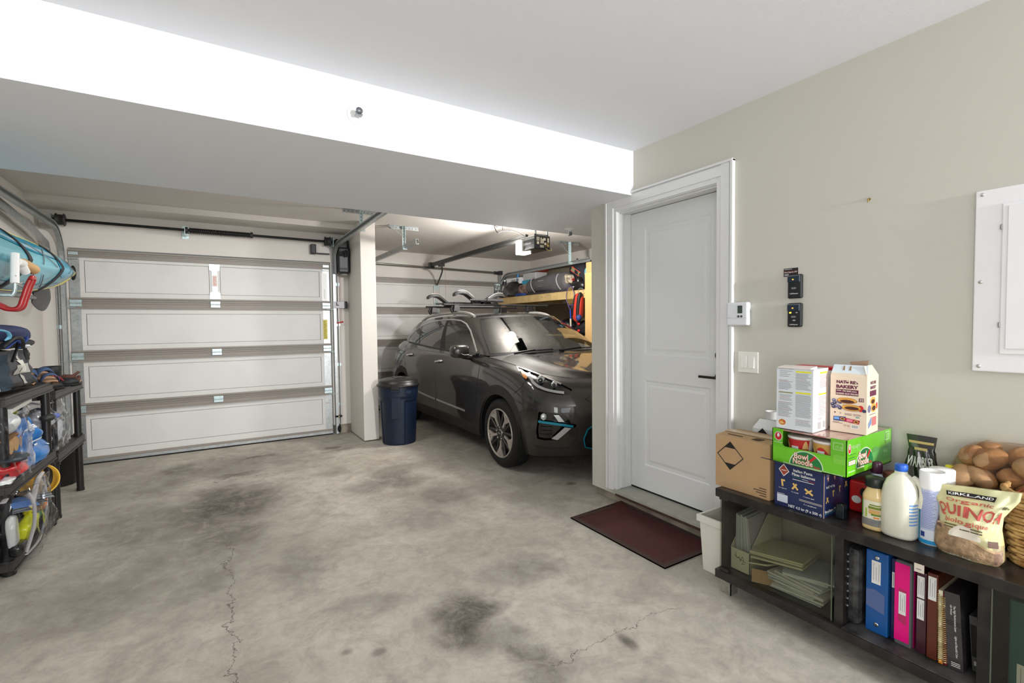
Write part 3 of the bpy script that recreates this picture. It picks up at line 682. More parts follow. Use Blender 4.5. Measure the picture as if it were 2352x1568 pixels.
# --- car surface definition (local: u from nose to tail, w half width, z up)
L_LINES=[
 [(0,.10,.23),(.3,.10,.23),(.55,.15,.225),(.72,.27,.22),(.82,.45,.205),(.84,.87,.20),(.82,1.3,.19),(.82,2.0,.19),(.82,2.7,.19),(.83,3.2,.195),(.85,3.57,.2),(.83,3.95,.25),(.72,4.2,.28),(.45,4.28,.28),(0,4.3,.28)],
 [(0,.05,.34),(.3,.055,.34),(.56,.11,.34),(.76,.24,.34),(.87,.45,.33),(.895,.87,.33),(.875,1.3,.32),(.875,2,.32),(.875,2.7,.32),(.88,3.2,.33),(.9,3.57,.34),(.885,3.97,.38),(.77,4.24,.4),(.45,4.33,.4),(0,4.345,.4)],
 [(0,.0,.55),(.3,.01,.55),(.57,.075,.55),(.78,.2,.55),(.885,.43,.55),(.9,.87,.55),(.884,1.3,.55),(.884,2,.55),(.884,2.7,.55),(.89,3.2,.56),(.9,3.57,.58),(.895,3.98,.6),(.8,4.23,.6),(.45,4.34,.6),(0,4.355,.6)],
 [(0,.01,.70),(.3,.03,.70),(.565,.095,.70),(.775,.225,.71),(.87,.45,.73),(.893,.87,.77),(.894,1.3,.78),(.897,2,.79),(.9,2.7,.80),(.902,3.2,.82),(.9,3.57,.84),(.88,3.98,.84),(.78,4.2,.84),(.45,4.31,.83),(0,4.33,.83)],
 [(0,.07,.80),(.3,.10,.80),(.54,.17,.81),(.725,.30,.84),(.82,.50,.875),(.855,.87,.925),(.868,1.3,.95),(.872,2,.965),(.87,2.7,.98),(.868,3.2,1.0),(.86,3.57,1.02),(.82,3.98,1.03),(.72,4.15,1.02),(.45,4.24,1.0),(0,4.27,1.0)],
 [(0,.17,.855),(.3,.21,.86),(.5,.28,.875),(.645,.40,.90),(.725,.58,.935),(.775,.90,.985),(.80,1.22,1.02),(.805,2,1.045),(.80,2.7,1.07),(.79,3.2,1.095),(.775,3.57,1.115),(.73,3.98,1.12),(.64,4.12,1.10),(.42,4.2,1.08),(0,4.22,1.08)],
]
HOOD_C=[(0,.17,.855),(0,.24,.90),(0,.34,.935),(0,.48,.97),(0,.64,1.0),(0,.84,1.035),(0,1.0,1.055)]
G0=[(0,1.0,1.055),(.35,1.04,1.05),(.6,1.12,1.04),(.745,1.26,1.03),(.79,1.42,1.03),(.795,2.0,1.045),(.79,2.7,1.07),(.78,3.2,1.095),(.76,3.57,1.115),(.70,3.92,1.12),(.6,4.06,1.10),(.4,4.15,1.08),(0,4.18,1.08)]
G1=[(0,1.62,1.455),(.3,1.68,1.45),(.48,1.79,1.438),(.56,1.95,1.432),(.585,2.12,1.44),(.605,2.4,1.452),(.605,2.8,1.452),(.595,3.2,1.435),(.578,3.57,1.408),(.55,3.85,1.375),(.48,3.95,1.375),(.3,4.0,1.38),(0,4.02,1.385)]
ROOF_C=[(0,1.62,1.455),(0,1.70,1.468),(0,1.82,1.48),(0,1.98,1.49),(0,2.15,1.495),(0,2.4,1.50),(0,2.8,1.50),(0,3.2,1.485),(0,3.57,1.46),(0,3.85,1.425),(0,3.95,1.405),(0,4.0,1.392),(0,4.02,1.385)]
def crom(P,t):
    n=len(P)-1;i=min(int(t),n-1);f=t-i
    p1=P[i];p2=P[i+1]
    p0=P[i-1] if i>0 else tuple(2*a-b for a,b in zip(p1,p2))
    p3=P[i+2] if i+2<=n else tuple(2*b-a for a,b in zip(p1,p2))
    return tuple(.5*((2*b)+(-a+c)*f+(2*a-5*b+4*c-d)*f*f+(-a+3*b-3*c+d)*f**3) for a,b,c,d in zip(p0,p1,p2,p3))
def low(t,s): # t 0..14 along, s 0..5 up
    return crom([crom(L,t) for L in L_LINES],s)
def green(t,s): # t 0..12, s 0..1
    a=crom(G0,t);b=crom(G1,t);k=.028*4*s*(1-s)
    p=[a[j]+(b[j]-a[j])*s for j in range(3)]
    # outward bulge
    import math
    W=min(1,max(0,(t-1.5)/2.5)) if t<8 else min(1,max(0,(11-t)/2.0))
    p[0]+=k*W; p[2]+=k*.25
    p[1]+=(-k*(1-W) if t<6 else k*(1-W))
    return tuple(p)
def cap(E,C,n,t,s,b): # between edge curve E and centre curve C, s 0..1 to centre
    a=crom(E[:n+1],t);c=crom(C,t);q=1-(1-s)**2
    return (a[0]*(1-s),a[1]+(c[1]-a[1])*q,a[2]+(c[2]-a[2])*q+b*math.sin(math.pi*s)*a[0])
def hood(t,s): 
    p=cap(L_LINES[5],HOOD_C,6,t,s,0.0)
    r=.016*math.exp(-((s-.32)/.10)**2)*min(1,t/1.5)
    return (p[0],p[1],p[2]+r)
def roof(t,s): return cap(G1,ROOF_C,12,t,s,.0)
CX,CY=3.12,2.983
def world(p,side=1): return (CX-side*p[0],CY+p[1],p[2])
# ================================================================= parked car
def paint_mat():
    m=bpy.data.materials.new('car_paint'); m.use_nodes=True; nt=m.node_tree; b=nt.nodes['Principled BSDF']
    b.inputs['Base Color'].default_value=C(44,40,38); b.inputs['Metallic'].default_value=.5; b.inputs['Roughness'].default_value=.42
    b.inputs['Coat Weight'].default_value=1; b.inputs['Coat Roughness'].default_value=.03
    tc=nt.nodes.new('ShaderNodeTexCoord'); n=nt.nodes.new('ShaderNodeTexVoronoi'); n.inputs['Scale'].default_value=1400
    nt.links.new(tc.outputs['Object'],n.inputs['Vector']); mx=nt.nodes.new('ShaderNodeMix'); mx.data_type='RGBA'
    mx.inputs[6].default_value=C(30,27,25); mx.inputs[7].default_value=C(56,51,48); nt.links.new(n.outputs['Color'],mx.inputs['Factor']); nt.links.new(mx.outputs[2],b.inputs['Base Color'])
    return m
PAINT=paint_mat()
CLAD=mat('cladding_plastic',(36,33,31),.6,bump=.1,bscale=400); GLOSSB=mat('gloss_black',(8,8,9),.08,coat=1)
GLASS=thin('car_glass',(196,202,198),0,2.1); GLASST=thin('tinted_glass',(88,88,88),0,2.2)
SATIN=mat('satin_silver',(186,184,180),.25,metal=.55); TEAL=mat('teal_trim',(30,150,180),.25,metal=.5,coat=.6)
DARKINT=mat('car_interior',(30,30,31),.8); GREYINT=mat('car_seat',(52,50,50),.85)
car=thing('parked_car','dark grey-brown hatchback car with roof rack parked in the right bay','car',(CX,CY,0))
def in_poly(p,P):
    x,y=p; c=False; j=len(P)-1
    for i in range(len(P)):
        if (P[i][1]>y)!=(P[j][1]>y) and x<(P[j][0]-P[i][0])*(y-P[i][1])/(P[j][1]-P[i][1])+P[i][0]: c=not c
        j=i
    return c
def inv_low(u,z,t=5,s=3):
    for _ in range(40):
        p=low(t,s); e=1e-3; a=low(t+e,s); b=low(t,s+e)
        j11=(a[1]-p[1])/e;j12=(b[1]-p[1])/e;j21=(a[2]-p[2])/e;j22=(b[2]-p[2])/e; D=j11*j22-j12*j21
        du,dz=u-p[1],z-p[2]; t+=(j22*du-j12*dz)/D; s+=(-j21*du+j11*dz)/D; t=min(max(t,2),12.5); s=min(max(s,-.6),5)
    return (t,s)
def domain(xs,ys,polys):
    """flat parameter grid cut exactly along polygon outlines -> verts, faces, label per face (index of last polygon holding it, or -1)"""
    bm=bmesh.new(); g=[[bm.verts.new((x,y,0)) for y in ys] for x in xs]
    for i in range(len(xs)-1):
        for j in range(len(ys)-1): bm.faces.new((g[i][j],g[i+1][j],g[i+1][j+1],g[i][j+1]))
    for P in polys:
        x0,x1=min(p[0] for p in P),max(p[0] for p in P); y0,y1=min(p[1] for p in P),max(p[1] for p in P)
        for k in range(len(P)):
            a,b=P[k],P[(k+1)%len(P)]
            ex0,ex1=min(a[0],b[0])-1e-4,max(a[0],b[0])+1e-4; ey0,ey1=min(a[1],b[1])-1e-4,max(a[1],b[1])+1e-4
            fs=[f for f in bm.faces if max(v.co.x for v in f.verts)>=ex0 and min(v.co.x for v in f.verts)<=ex1 and max(v.co.y for v in f.verts)>=ey0 and min(v.co.y for v in f.verts)<=ey1]
            d=Vector((b[0]-a[0],b[1]-a[1],0))
            if d.length<1e-6 or not fs: continue
            ge=set(fs)|{e for f in fs for e in f.edges}|{v for f in fs for v in f.verts}
            bmesh.ops.bisect_plane(bm,geom=list(ge),dist=1e-5,plane_co=(a[0],a[1],0),plane_no=(d.y,-d.x,0))
    bm.verts.ensure_lookup_table(); bm.verts.index_update()
    V=[(v.co.x,v.co.y) for v in bm.verts]; F=[];Lb=[]
    for f in bm.faces:
        c=f.calc_center_median(); k=-1
        for i,P in enumerate(polys):
            if in_poly((c.x,c.y),P): k=i
        F.append([v.index for v in f.verts]); Lb.append(k)
    bm.free(); return V,F,Lb
def put(mb,V,F,sel,fn,side,flip=False,off=0):
    used=sorted({i for k in sel for i in F[k]}); mp={i:n for n,i in enumerate(used)}
    def nrm(t,s):
        e=1e-3; p=Vector(fn(t,s)); a=Vector(fn(t+e,s))-p; b=Vector(fn(t,s+e))-p; n=a.cross(b)
        return n.normalized() if n.length>1e-12 else Vector()
    vs=[]
    for i in used:
        p=Vector(fn(*V[i]))
        if off: p=p+nrm(*V[i])*off
        vs.append(world(p,side))
    fs=[[mp[i] for i in F[k]] for k in sel]
    if (side<0)!=flip: fs=[f[::-1] for f in fs]
    mb.add(vs,fs,True)
def frange(a,b,n): return [a+(b-a)*i/n for i in range(n+1)]
def circ(u,z,r,a0=0,a1=360,n=44): return [inv_low(u+r*cos(math.radians(a)),z+r*sin(math.radians(a)),5 if u<2 else 10,1.5) for a in frange(a0,a1,n)[:(-1 if a1-a0==360 else None)]]
UF,UR,ZW=.87,3.57,.325
arch=[]; clad=[]
for U in (UF,UR):
    arch.append([inv_low(U+.365*cos(math.radians(a)),max(ZW+.365*sin(math.radians(a)),.0),5 if U<2 else 10,1) for a in frange(-30,210,40)])
    P=[inv_low(U+.435*cos(math.radians(a)),ZW+.02+.435*sin(math.radians(a)),5 if U<2 else 10,1) for a in frange(-20,200,40)]; clad.append(P)
arch=[[P[0]]+P+[P[-1]] for P in arch]
arch=[[(P[0][0],-.3)]+P[1:-1]+[(P[-1][0],-.3)] for P in arch]
clad=[[(P[0][0],-.3)]+P+[(P[-1][0],-.3)] for P in clad]
rocker=[(4.2,-.3),(4.5,.9),(5.4,1.0),(6.3,1.02),(8,1.06),(9.2,1.05),(10.6,1.0),(11.3,.8),(12.5,.7),(14.2,.7),(14.2,-.3)]
fdoor=[(5.95,4.99),(5.93,3.5),(6.05,2.2),(6.22,1.08),(7.55,1.08),(7.52,2.5),(7.50,5.01),(5.95,5.01)]
rdoor=[(7.53,5.01),(7.55,2.5),(7.58,1.08),(8.9,1.08),(9.15,1.8),(9.5,2.6),(9.8,3.4),(9.95,4.1),(10.05,5.01)]
headl=[(2.14,3.76),(2.5,4.15),(2.85,4.45),(3.23,4.70),(3.7,4.86),(4.15,4.93),(4.55,4.95),(4.38,4.5),(4.2,4.1),(4.0,3.75),(3.75,3.58),(3.45,3.46),(2.9,3.36),(2.42,3.33),(2.25,3.45)]
fog=[(3.45,2.33),(3.1,2.36),(2.7,2.29),(2.45,2.2),(2.3,1.85),(2.1,1.78),(2.12,1.68),(2.35,1.62),(2.5,1.4),(2.85,1.17),(3.2,1.15),(3.5,1.21),(3.55,1.5)]
grille=[(-.1,.55),(1.45,.55),(1.7,.75),(1.8,1.2),(1.72,1.55),(1.5,1.72),(-.1,1.75)]
lipbar=[(-.1,-.3),(3.6,-.3),(3.7,.35),(3.2,.28),(2.5,.22),(1.5,.2),(-.1,.2)]
tailp=[(11.0,4.4),(11.2,3.5),(12.2,3.4),(13.0,3.6),(13.0,4.4),(12.2,4.6)]
polys=[rocker,lipbar]+clad+arch+[fdoor,rdoor,headl,fog,grille,tailp]
K=dict(rocker=0,lip=1,c1=2,c2=3,a1=4,a2=5,fd=6,rd=7,hl=8,fog=9,gr=10,tail=11)
V,F,Lb=domain(frange(0,14,84),frange(0,5,25),[[(min(max(x,-.05),14.05),min(max(y,-.02),5.02)) for x,y in P] for P in polys])
# doors must not swallow arches/cladding
def lab(k): return [i for i,l in enumerate(Lb) if l==k]
HV,HF,HL=domain(frange(0,6,36),frange(0,1,16),[])
RV,RF,RL=domain(frange(0,12,60),frange(0,1,14),[])
body=MB(PAINT)
for sd in (1,-1):
    put(body,V,F,lab(-1),low,sd,True)
    body.use(CLAD); put(body,V,F,lab(0)+lab(1)+lab(2)+lab(3),low,sd,True); body.use(PAINT)
bs=body.build('body_shell',car)
hb=MB(PAINT)
for sd in (1,-1): put(hb,HV,HF,range(len(HF)),hood,sd,True)
hb.build('hood',car)
rb=MB(PAINT)
for sd in (1,-1): put(rb,RV,RF,range(len(RF)),roof,sd,True)
rb.build('roof_panel',car)
for k,nm in ((6,'door'),(7,'door')):
    for sd in (1,-1):
        d=MB(PAINT); put(d,V,F,lab(k),low,sd,True); dob=d.build(nm,car)
        if sd==1:
            u=2.275 if k==6 else 3.27; z=.918 if k==6 else .948
            xw=CX-.886
            hm=MB(CHROME); hm.tube([(xw+.002,CY+u-.085,z+.012),(xw-.024,CY+u-.07,z+.01),(xw-.030,CY+u,z),(xw-.024,CY+u+.06,z-.006),(xw+.002,CY+u+.075,z-.006)],.0125,10,sub=4); hm.build('door_handle',dob)
            hm=MB(GLOSSB); hm.ell((xw+.004,CY+u,z-.012),(.006,.075,.032),20,10); hm.build('handle_cup',dob)
# gaps around doors and hood
def strip(mb,pts,fn,wd,off=.0015,side=1,rings=None,sub=6):
    """ribbon along a path in parameter space with real width wd (m)"""
    q=[]
    for i in range(len(pts)-1):
        for j in range(sub): f=j/sub; q.append((pts[i][0]+(pts[i+1][0]-pts[i][0])*f,pts[i][1]+(pts[i+1][1]-pts[i][1])*f))
    q.append(pts[-1]); P=[Vector(fn(*a)) for a in q]; N=len(P); vs=[]
    for i,a in enumerate(q):
        e=1e-3; n=(Vector(fn(a[0]+e,a[1]))-P[i]).cross(Vector(fn(a[0],a[1]+e))-P[i]); n=n.normalized() if n.length>0 else Vector((1,0,0))
        if n.x<0 and abs(n.x)>.3: n=-n
        elif n.z<0 and abs(n.z)>.6: n=-n
        elif abs(n.x)<=.3 and n.y>0 and a[0]<4: n=-n
        d=(P[min(i+1,N-1)]-P[max(i-1,0)]).normalized(); b=d.cross(n).normalized()*wd/2
        h=n*off
        vs+= [world(P[i]-b-n*.004,side),world(P[i]-b+h,side),world(P[i]+b+h,side),world(P[i]+b-n*.004,side)]
    fs=[(i*4+k,i*4+k+1,(i+1)*4+k+1,(i+1)*4+k) for i in range(N-1) for k in range(3)]
    mb.add(vs,fs,False)
sm=MB(mat('panel_gap',(10,10,10),.7))
strip(sm,[(5.94,5),(5.93,3.5),(6.05,2.2),(6.22,1.08)],low,.006,.0006); strip(sm,[(7.50,5),(7.52,2.5),(7.555,1.08)],low,.006,.0006)
strip(sm,[(10.05,5),(9.95,4.1),(9.8,3.4),(9.5,2.6),(9.15,1.8),(8.9,1.08)],low,.006,.0006)
strip(sm,[(4.4,2.9),(4.15,3.35),(4.05,3.7)],low,.005,.0006); strip(sm,[(t_,4.98) for t_ in frange(2.0,6,8)],low,.007,.0010)
sm.build('panel_gap',car)
cm=MB(SATIN); strip(cm,[(6.45,1.50),(7.1,1.56),(7.52,1.60)],low,.020,.006,sub=8); strip(cm,[(7.58,1.60),(8.3,1.67),(8.7,1.72)],low,.020,.006,sub=8); cm.build('side_moulding',car)
cm=MB(mat('belt_rubber',(14,14,14),.5)); strip(cm,[(t_,4.93) for t_ in frange(6.15,10.1,12)],low,.018,.004); cm.build('belt_seal',car)
# ---- greenhouse: cut windows out of the pillars
def uz2ts(fn,u,z,t,s):
    for _ in range(40):
        p=fn(t,s); e=1e-3; a=fn(t+e,s); b=fn(t,s+e)
        j11=(a[1]-p[1])/e;j12=(b[1]-p[1])/e;j21=(a[2]-p[2])/e;j22=(b[2]-p[2])/e; D=j11*j22-j12*j21
        if abs(D)<1e-9: break
        t+=(j22*(u-p[1])-j12*(z-p[2]))/D; s+=(-j21*(u-p[1])+j11*(z-p[2]))/D; t=min(max(t,3.1),9.5); s=min(max(s,.0),.99)
    return (t,s)
dlo_top=[(1.47,1.045),(1.62,1.16),(1.80,1.27),(1.98,1.345),(2.16,1.385),(2.45,1.402),(2.8,1.398),(3.1,1.378),(3.35,1.335),(3.55,1.265),(3.70,1.18),(3.76,1.125)]
dlo_top=[uz2ts(green,u,z,5 if u>1.7 else 4.2,.5) for u,z in dlo_top]
dlo=dlo_top+[(8.3,.02),(7,.02),(6,.02),(5,.02),(4.3,.02)]
def cutx(P,t0,t1,slant=0):
    return P
wind=[(-.05,.04),(-.05,.95),(1,.95),(2,.945),(2.62,.93),(2.86,.5),(2.95,.06),(2,.04)]
rearw=[(10.6,.1),(10.4,.9),(12.05,.9),(12.05,.1)]
bp=[(5.42,-.02),(5.36,1.02),(5.52,1.02),(5.64,-.02)]
dp=[(6.90,-.02),(7.55,1.02),(7.63,1.02),(6.98,-.02)]
GV,GF,GL=domain(frange(0,12,72),frange(0,1,16),[wind,rearw,dlo,bp,dp])
def glab(k): return [i for i,l in enumerate(GL) if l==k]
# B pillar only counts inside the window line
def inside_dlo(i):
    c=[sum(GV[j][q] for j in GF[i])/len(GF[i]) for q in (0,1)]; return in_poly(c,dlo)
pil=[i for i in glab(3)+glab(4) if inside_dlo(i)]; out=[i for i in glab(3)+glab(4) if not inside_dlo(i)]
gm=MB(PAINT)
for sd in (1,-1):
    put(gm,GV,GF,glab(-1)+out,green,sd,True); gm.use(mat('pillar_black',(7,7,7),.5)); put(gm,GV,GF,pil,green,sd,True); gm.use(PAINT)
gm.build('pillars',car)
def centre(i): return [sum(GV[j][q] for j in GF[i])/len(GF[i]) for q in (0,1)]
side_sel=glab(2)
for sd in (1,-1):
    gA=[i for i in side_sel if centre(i)[0]<5.5]; gB=[i for i in side_sel if 5.5<=centre(i)[0] and centre(i)[0]<6.94+ .63*centre(i)[1]]; gC=[i for i in side_sel if i not in gA and i not in gB]
    for sel,nm,mt in ((gA,'side_window',GLASS),(gB,'side_window',GLASST),(gC,'quarter_window',GLASST)):
        g_=MB(mt); put(g_,GV,GF,sel,green,sd,True,0); g_.build(nm,car)
g_=MB(thin('windshield_glass',(200,210,204),.0,2.2))
for sd in (1,-1): put(g_,GV,GF,glab(0),green,sd,True)
g_.build('windshield',car)
g_=MB(GLASST)
for sd in (1,-1): put(g_,GV,GF,glab(1),green,sd,True)
g_.build('rear_window',car)
cm=MB(SATIN); strip(cm,[(a,min(b+.035,.985)) for a,b in dlo_top],green,.016,.004,sub=5); cm.build('window_trim',car)
cm=MB(mat('belt_rubber',(14,14,14),.5)); strip(cm,[(0.02,.965),(1,.965),(2,.962),(2.68,.945),(2.92,.5),(3.02,.04)],green,.014,.002,sub=8); cm.build('windshield_seal',car)
# blanks that stop light: floor pan, wheel wells, firewall, boot
ib=MB(DARKINT); ib.box(CX-.80,CX+.80,CY+.42,CY+4.1,.24,.30); ib.box(CX-.45,CX+.45,CY+.2,CY+.45,.22,.8); ib.box(CX-.72,CX+.72,CY+1.0,CY+1.06,.3,.99)
ib.box(CX-.55,CX+.55,CY+.4,CY+1.0,.3,.86); ib.box(CX-.76,CX+.76,CY+3.35,CY+4.1,.3,1.0)
ib.build('underbody',car)
for U in (UF,UR):
    for sd in (1,-1):
        wm=MB(mat('well_black',(9,9,9),.9)); 
        P=[(U+.385*cos(a),ZW+.385*sin(a)) for a in [math.radians(q) for q in frange(-20,200,24)]]
        vs=[]
        for (u,z) in P: vs+=[(CX-sd*.895,CY+u,max(z,.2)),(CX-sd*.55,CY+u,max(z,.2))]
        wm.add(vs,[(2*i,2*i+1,2*i+3,2*i+2) for i in range(len(P)-1)],False)
        wm.add([(CX-sd*.55,CY+u,max(z,.2)) for u,z in P],[tuple(range(len(P)))],False)
        wm.build('wheel_well',car,solid=.006)
# dashboard, seats, steering wheel, mirror inside
im=MB(DARKINT); im.box(CX-.70,CX+.70,CY+1.06,CY+1.62,.80,.985); im.build('dashboard',car,bevel=.04,seg=3)
for x in (-.36,.36):
    im=MB(GREYINT); im.box(CX+x-.25,CX+x+.25,CY+1.95,CY+2.45,.42,.62)
    im.hexa([(CX+x-.25,CY+2.38,.5),(CX+x+.25,CY+2.38,.5),(CX+x+.25,CY+2.54,.5),(CX+x-.25,CY+2.54,.5)],[(CX+x-.2,CY+2.58,1.12),(CX+x+.2,CY+2.58,1.12),(CX+x+.2,CY+2.68,1.12),(CX+x-.2,CY+2.68,1.12)])
    im.box(CX+x-.12,CX+x+.12,CY+2.6,CY+2.69,1.13,1.28); im.build('seat',car,bevel=.04,seg=3)
im=MB(GREYINT); im.box(CX-.62,CX+.62,CY+3.1,CY+3.3,.4,1.08); im.box(CX-.62,CX+.62,CY+2.75,CY+3.2,.38,.55); im.build('rear_bench',car,bevel=.04)
im=MB(DARKINT); c=Vector((CX+.36,CY+1.72,1.0)); 
pts=[c+Vector((.185*cos(a),-.06*sin(a)*-1,.175*sin(a))) for a in [2*pi*i/28 for i in range(28)]]
im.tube(pts,.016,10,closed=True); im.ell(c+Vector((0,-.02,-.01)),(.06,.03,.05),16,10); im.tube([c+Vector((-.17,0,0)),c,c+Vector((.17,0,0))],.014,8); im.tube([c,c+Vector((0,-.06,-.17))],.016,8); im.tube([c,(CX+.36,CY+1.5,.93)],.03,8)
im.build('steering_wheel',car)
im=MB(BLK); im.ell((CX,CY+1.86,1.345),(.11,.02,.035),18,10); im.tube([(CX,CY+1.84,1.37),(CX,CY+1.80,1.44)],.012,8); im.build('rearview_mirror',car)
for x in (-.36,.36):
    pass
# wipers and cowl
cwl=MB(mat('cowl_black',(16,16,17),.6)); strip(cwl,[(t_,.012) for t_ in frange(.02,3.0,10)],green,.05,.006,sub=3); cwl.build('cowl',car)
def wiper(x0,x1,y0,y1):
    m=MB(BLK)
    def gp(x,s,off):
        # point on windshield at lateral x
        best=min((abs(green(t,s)[0]-abs(x-CX)),t) for t in frange(0,3,120))[1]; p=green(best,s); return Vector((x,CY+p[1]-off,p[2]+off*.6))
    m.tube([gp(x0+(x1-x0)*k/10,y0+(y1-y0)*k/10,.018) for k in range(11)],.0065,8); m.tube([gp(x0,y0,.02)+Vector((0,-.01,-.01)),gp((x0+x1)/2,(y0+y1)/2,.032)],.010,8)
    m.build('wiper',car)
wiper(2.55,2.98,.03,.05); wiper(3.05,3.66,.03,.07)
# ---- lights on the visible front corner and its mirror twin
AMB=mat('amber_lens',(205,130,50),.25,coat=1); REFL=mat('lamp_reflector',(215,220,225),.12,metal=1)
DRL=mat('drl_bar',(158,158,156),.25,coat=1)
for sd in (1,-1):
    h=MB(mat('lamp_black',(12,12,13),.15,coat=1)); put(h,V,F,lab(8),low,sd,True,-.012); hl=h.build('headlight',car)
    a=MB(AMB)
    Pam=[(4.30,4.72),(4.42,4.72),(4.12,4.0),(3.98,3.92),(3.96,4.05),(4.12,4.5)]
    vv,ff,ll=domain(frange(3.9,4.5,12),frange(3.7,4.9,20),[Pam]); put(a,vv,ff,[i for i,l in enumerate(ll) if l==0],low,sd,True,.002 if sd==1 else -.002); a.build('marker_lens',hl)
    a=MB(DRL); strip(a,[(3.98,4.62),(3.86,4.2),(3.70,3.86),(3.45,3.66),(3.1,3.56),(2.75,3.52),(2.45,3.5)],low,.022,.003,side=sd,sub=5); a.build('light_bar',hl)
    a=MB(REFL)
    for (t_,s_,r_) in ((3.35,4.12,.042),(2.78,3.95,.032)):
        p=Vector(low(t_,s_)); c=Vector(world(p,sd))+Vector((sd*.012,.014,0)); a.ell(c,(r_,r_*.8,r_),20,12)
    a.build('reflector',hl)
    a=MB(GLOSSB)
    for (t_,s_,r_) in ((3.35,4.12,.024),(2.78,3.95,.017)):
        p=Vector(low(t_,s_)); c=Vector(world(p,sd))+Vector((-sd*.014,-.018,.002)); a.ell(c,(r_,r_*.7,r_),18,10)
    a.build('projector_lens',hl)
    a=MB(SATIN); strip(a,[(2.5,4.13),(2.85,4.42),(3.23,4.66),(3.7,4.82),(4.15,4.89),(4.5,4.91)],low,.012,.004,side=sd,sub=5); strip(a,[(4.55,4.95),(4.40,4.55),(4.32,4.38)],low,.01,.004,side=sd); a.build('chrome_edge',hl)
    fg=MB(GLOSSB); put(fg,V,F,lab(9),low,sd,True,-.02); fo=fg.build('fog_light_recess',car)
    a=MB(TEAL); strip(a,[(3.46,1.90),(3.0,1.86),(2.6,1.80),(2.22,1.72)],low,.018,.008,side=sd,sub=6); a.build('teal_bar',fo)
    a=MB(mat('fog_lens',(220,225,228),.1,metal=.6)); 
    for P4 in ([(2.88,2.24),(2.70,2.24),(2.52,1.92),(2.72,1.92)],):
        vv,ff,ll=domain(frange(2.4,3.0,10),frange(1.8,2.3,8),[P4]); put(a,vv,ff,[i for i,l in enumerate(ll) if l==0],low,sd,True,.004 if sd==1 else -.004)
    p=world(Vector(low(3.25,2.12)),sd); a.ell(p,(.028,.02,.03),16,10); a.build('fog_lamp',fo)
    a=MB(mat('led_strip',(170,170,168),.2,coat=1))
    P4=[(2.50,1.70),(2.28,1.66),(2.72,1.20),(2.94,1.24)]
    vv,ff,ll=domain(frange(2.2,3.0,12),frange(1.1,1.8,10),[P4]); put(a,vv,ff,[i for i,l in enumerate(ll) if l==0],low,sd,True,.006 if sd==1 else -.006); a.build('led_lamp',fo)
    a=MB(BLK)
    for s_ in (1.35,1.5,1.65): strip(a,[(3.45,s_),(2.95,s_)],low,.006,-.004,side=sd)
    a.build('louvre',fo)
    gr=MB(mat('grille_black',(10,10,11),.5)); put(gr,V,F,lab(10),low,sd,True,-.015); go=gr.build('lower_grille',car)
    a=MB(TEAL); strip(a,[(1.0,1.78),(1.5,1.74),(1.72,1.56),(1.82,1.2),(1.72,.72),(1.45,.53),(.8,.52)],low,.010,.006,side=sd); a.build('teal_outline',go)
    a=MB(CLAD); strip(a,[(2.05,1.75),(1.98,1.3),(2.2,.75),(2.45,.62),(3.0,.66),(3.6,.8)],low,.022,.002,side=sd); a.build('bumper_accent',car)
    gp_=MB(mat('panel_gap',(10,10,10),.7)); strip(gp_,[(0,3.55),(1.0,3.5),(1.5,3.4),(1.75,3.1),(1.5,2.75),(1.0,2.55),(0,2.5)],low,.005,.0006,side=sd); gp_.build('closed_grille_outline',car)
    tl=MB(mat('tail_red',(120,14,14),.15,coat=1)); put(tl,V,F,lab(11),low,sd,True); tl.build('tail_light',car)
sn=MB(PAINT); p=world(Vector(low(2.3,2.05)),1); sn.ell(p,(.009,.009,.009),12,8); sn.build('parking_sensor',car)
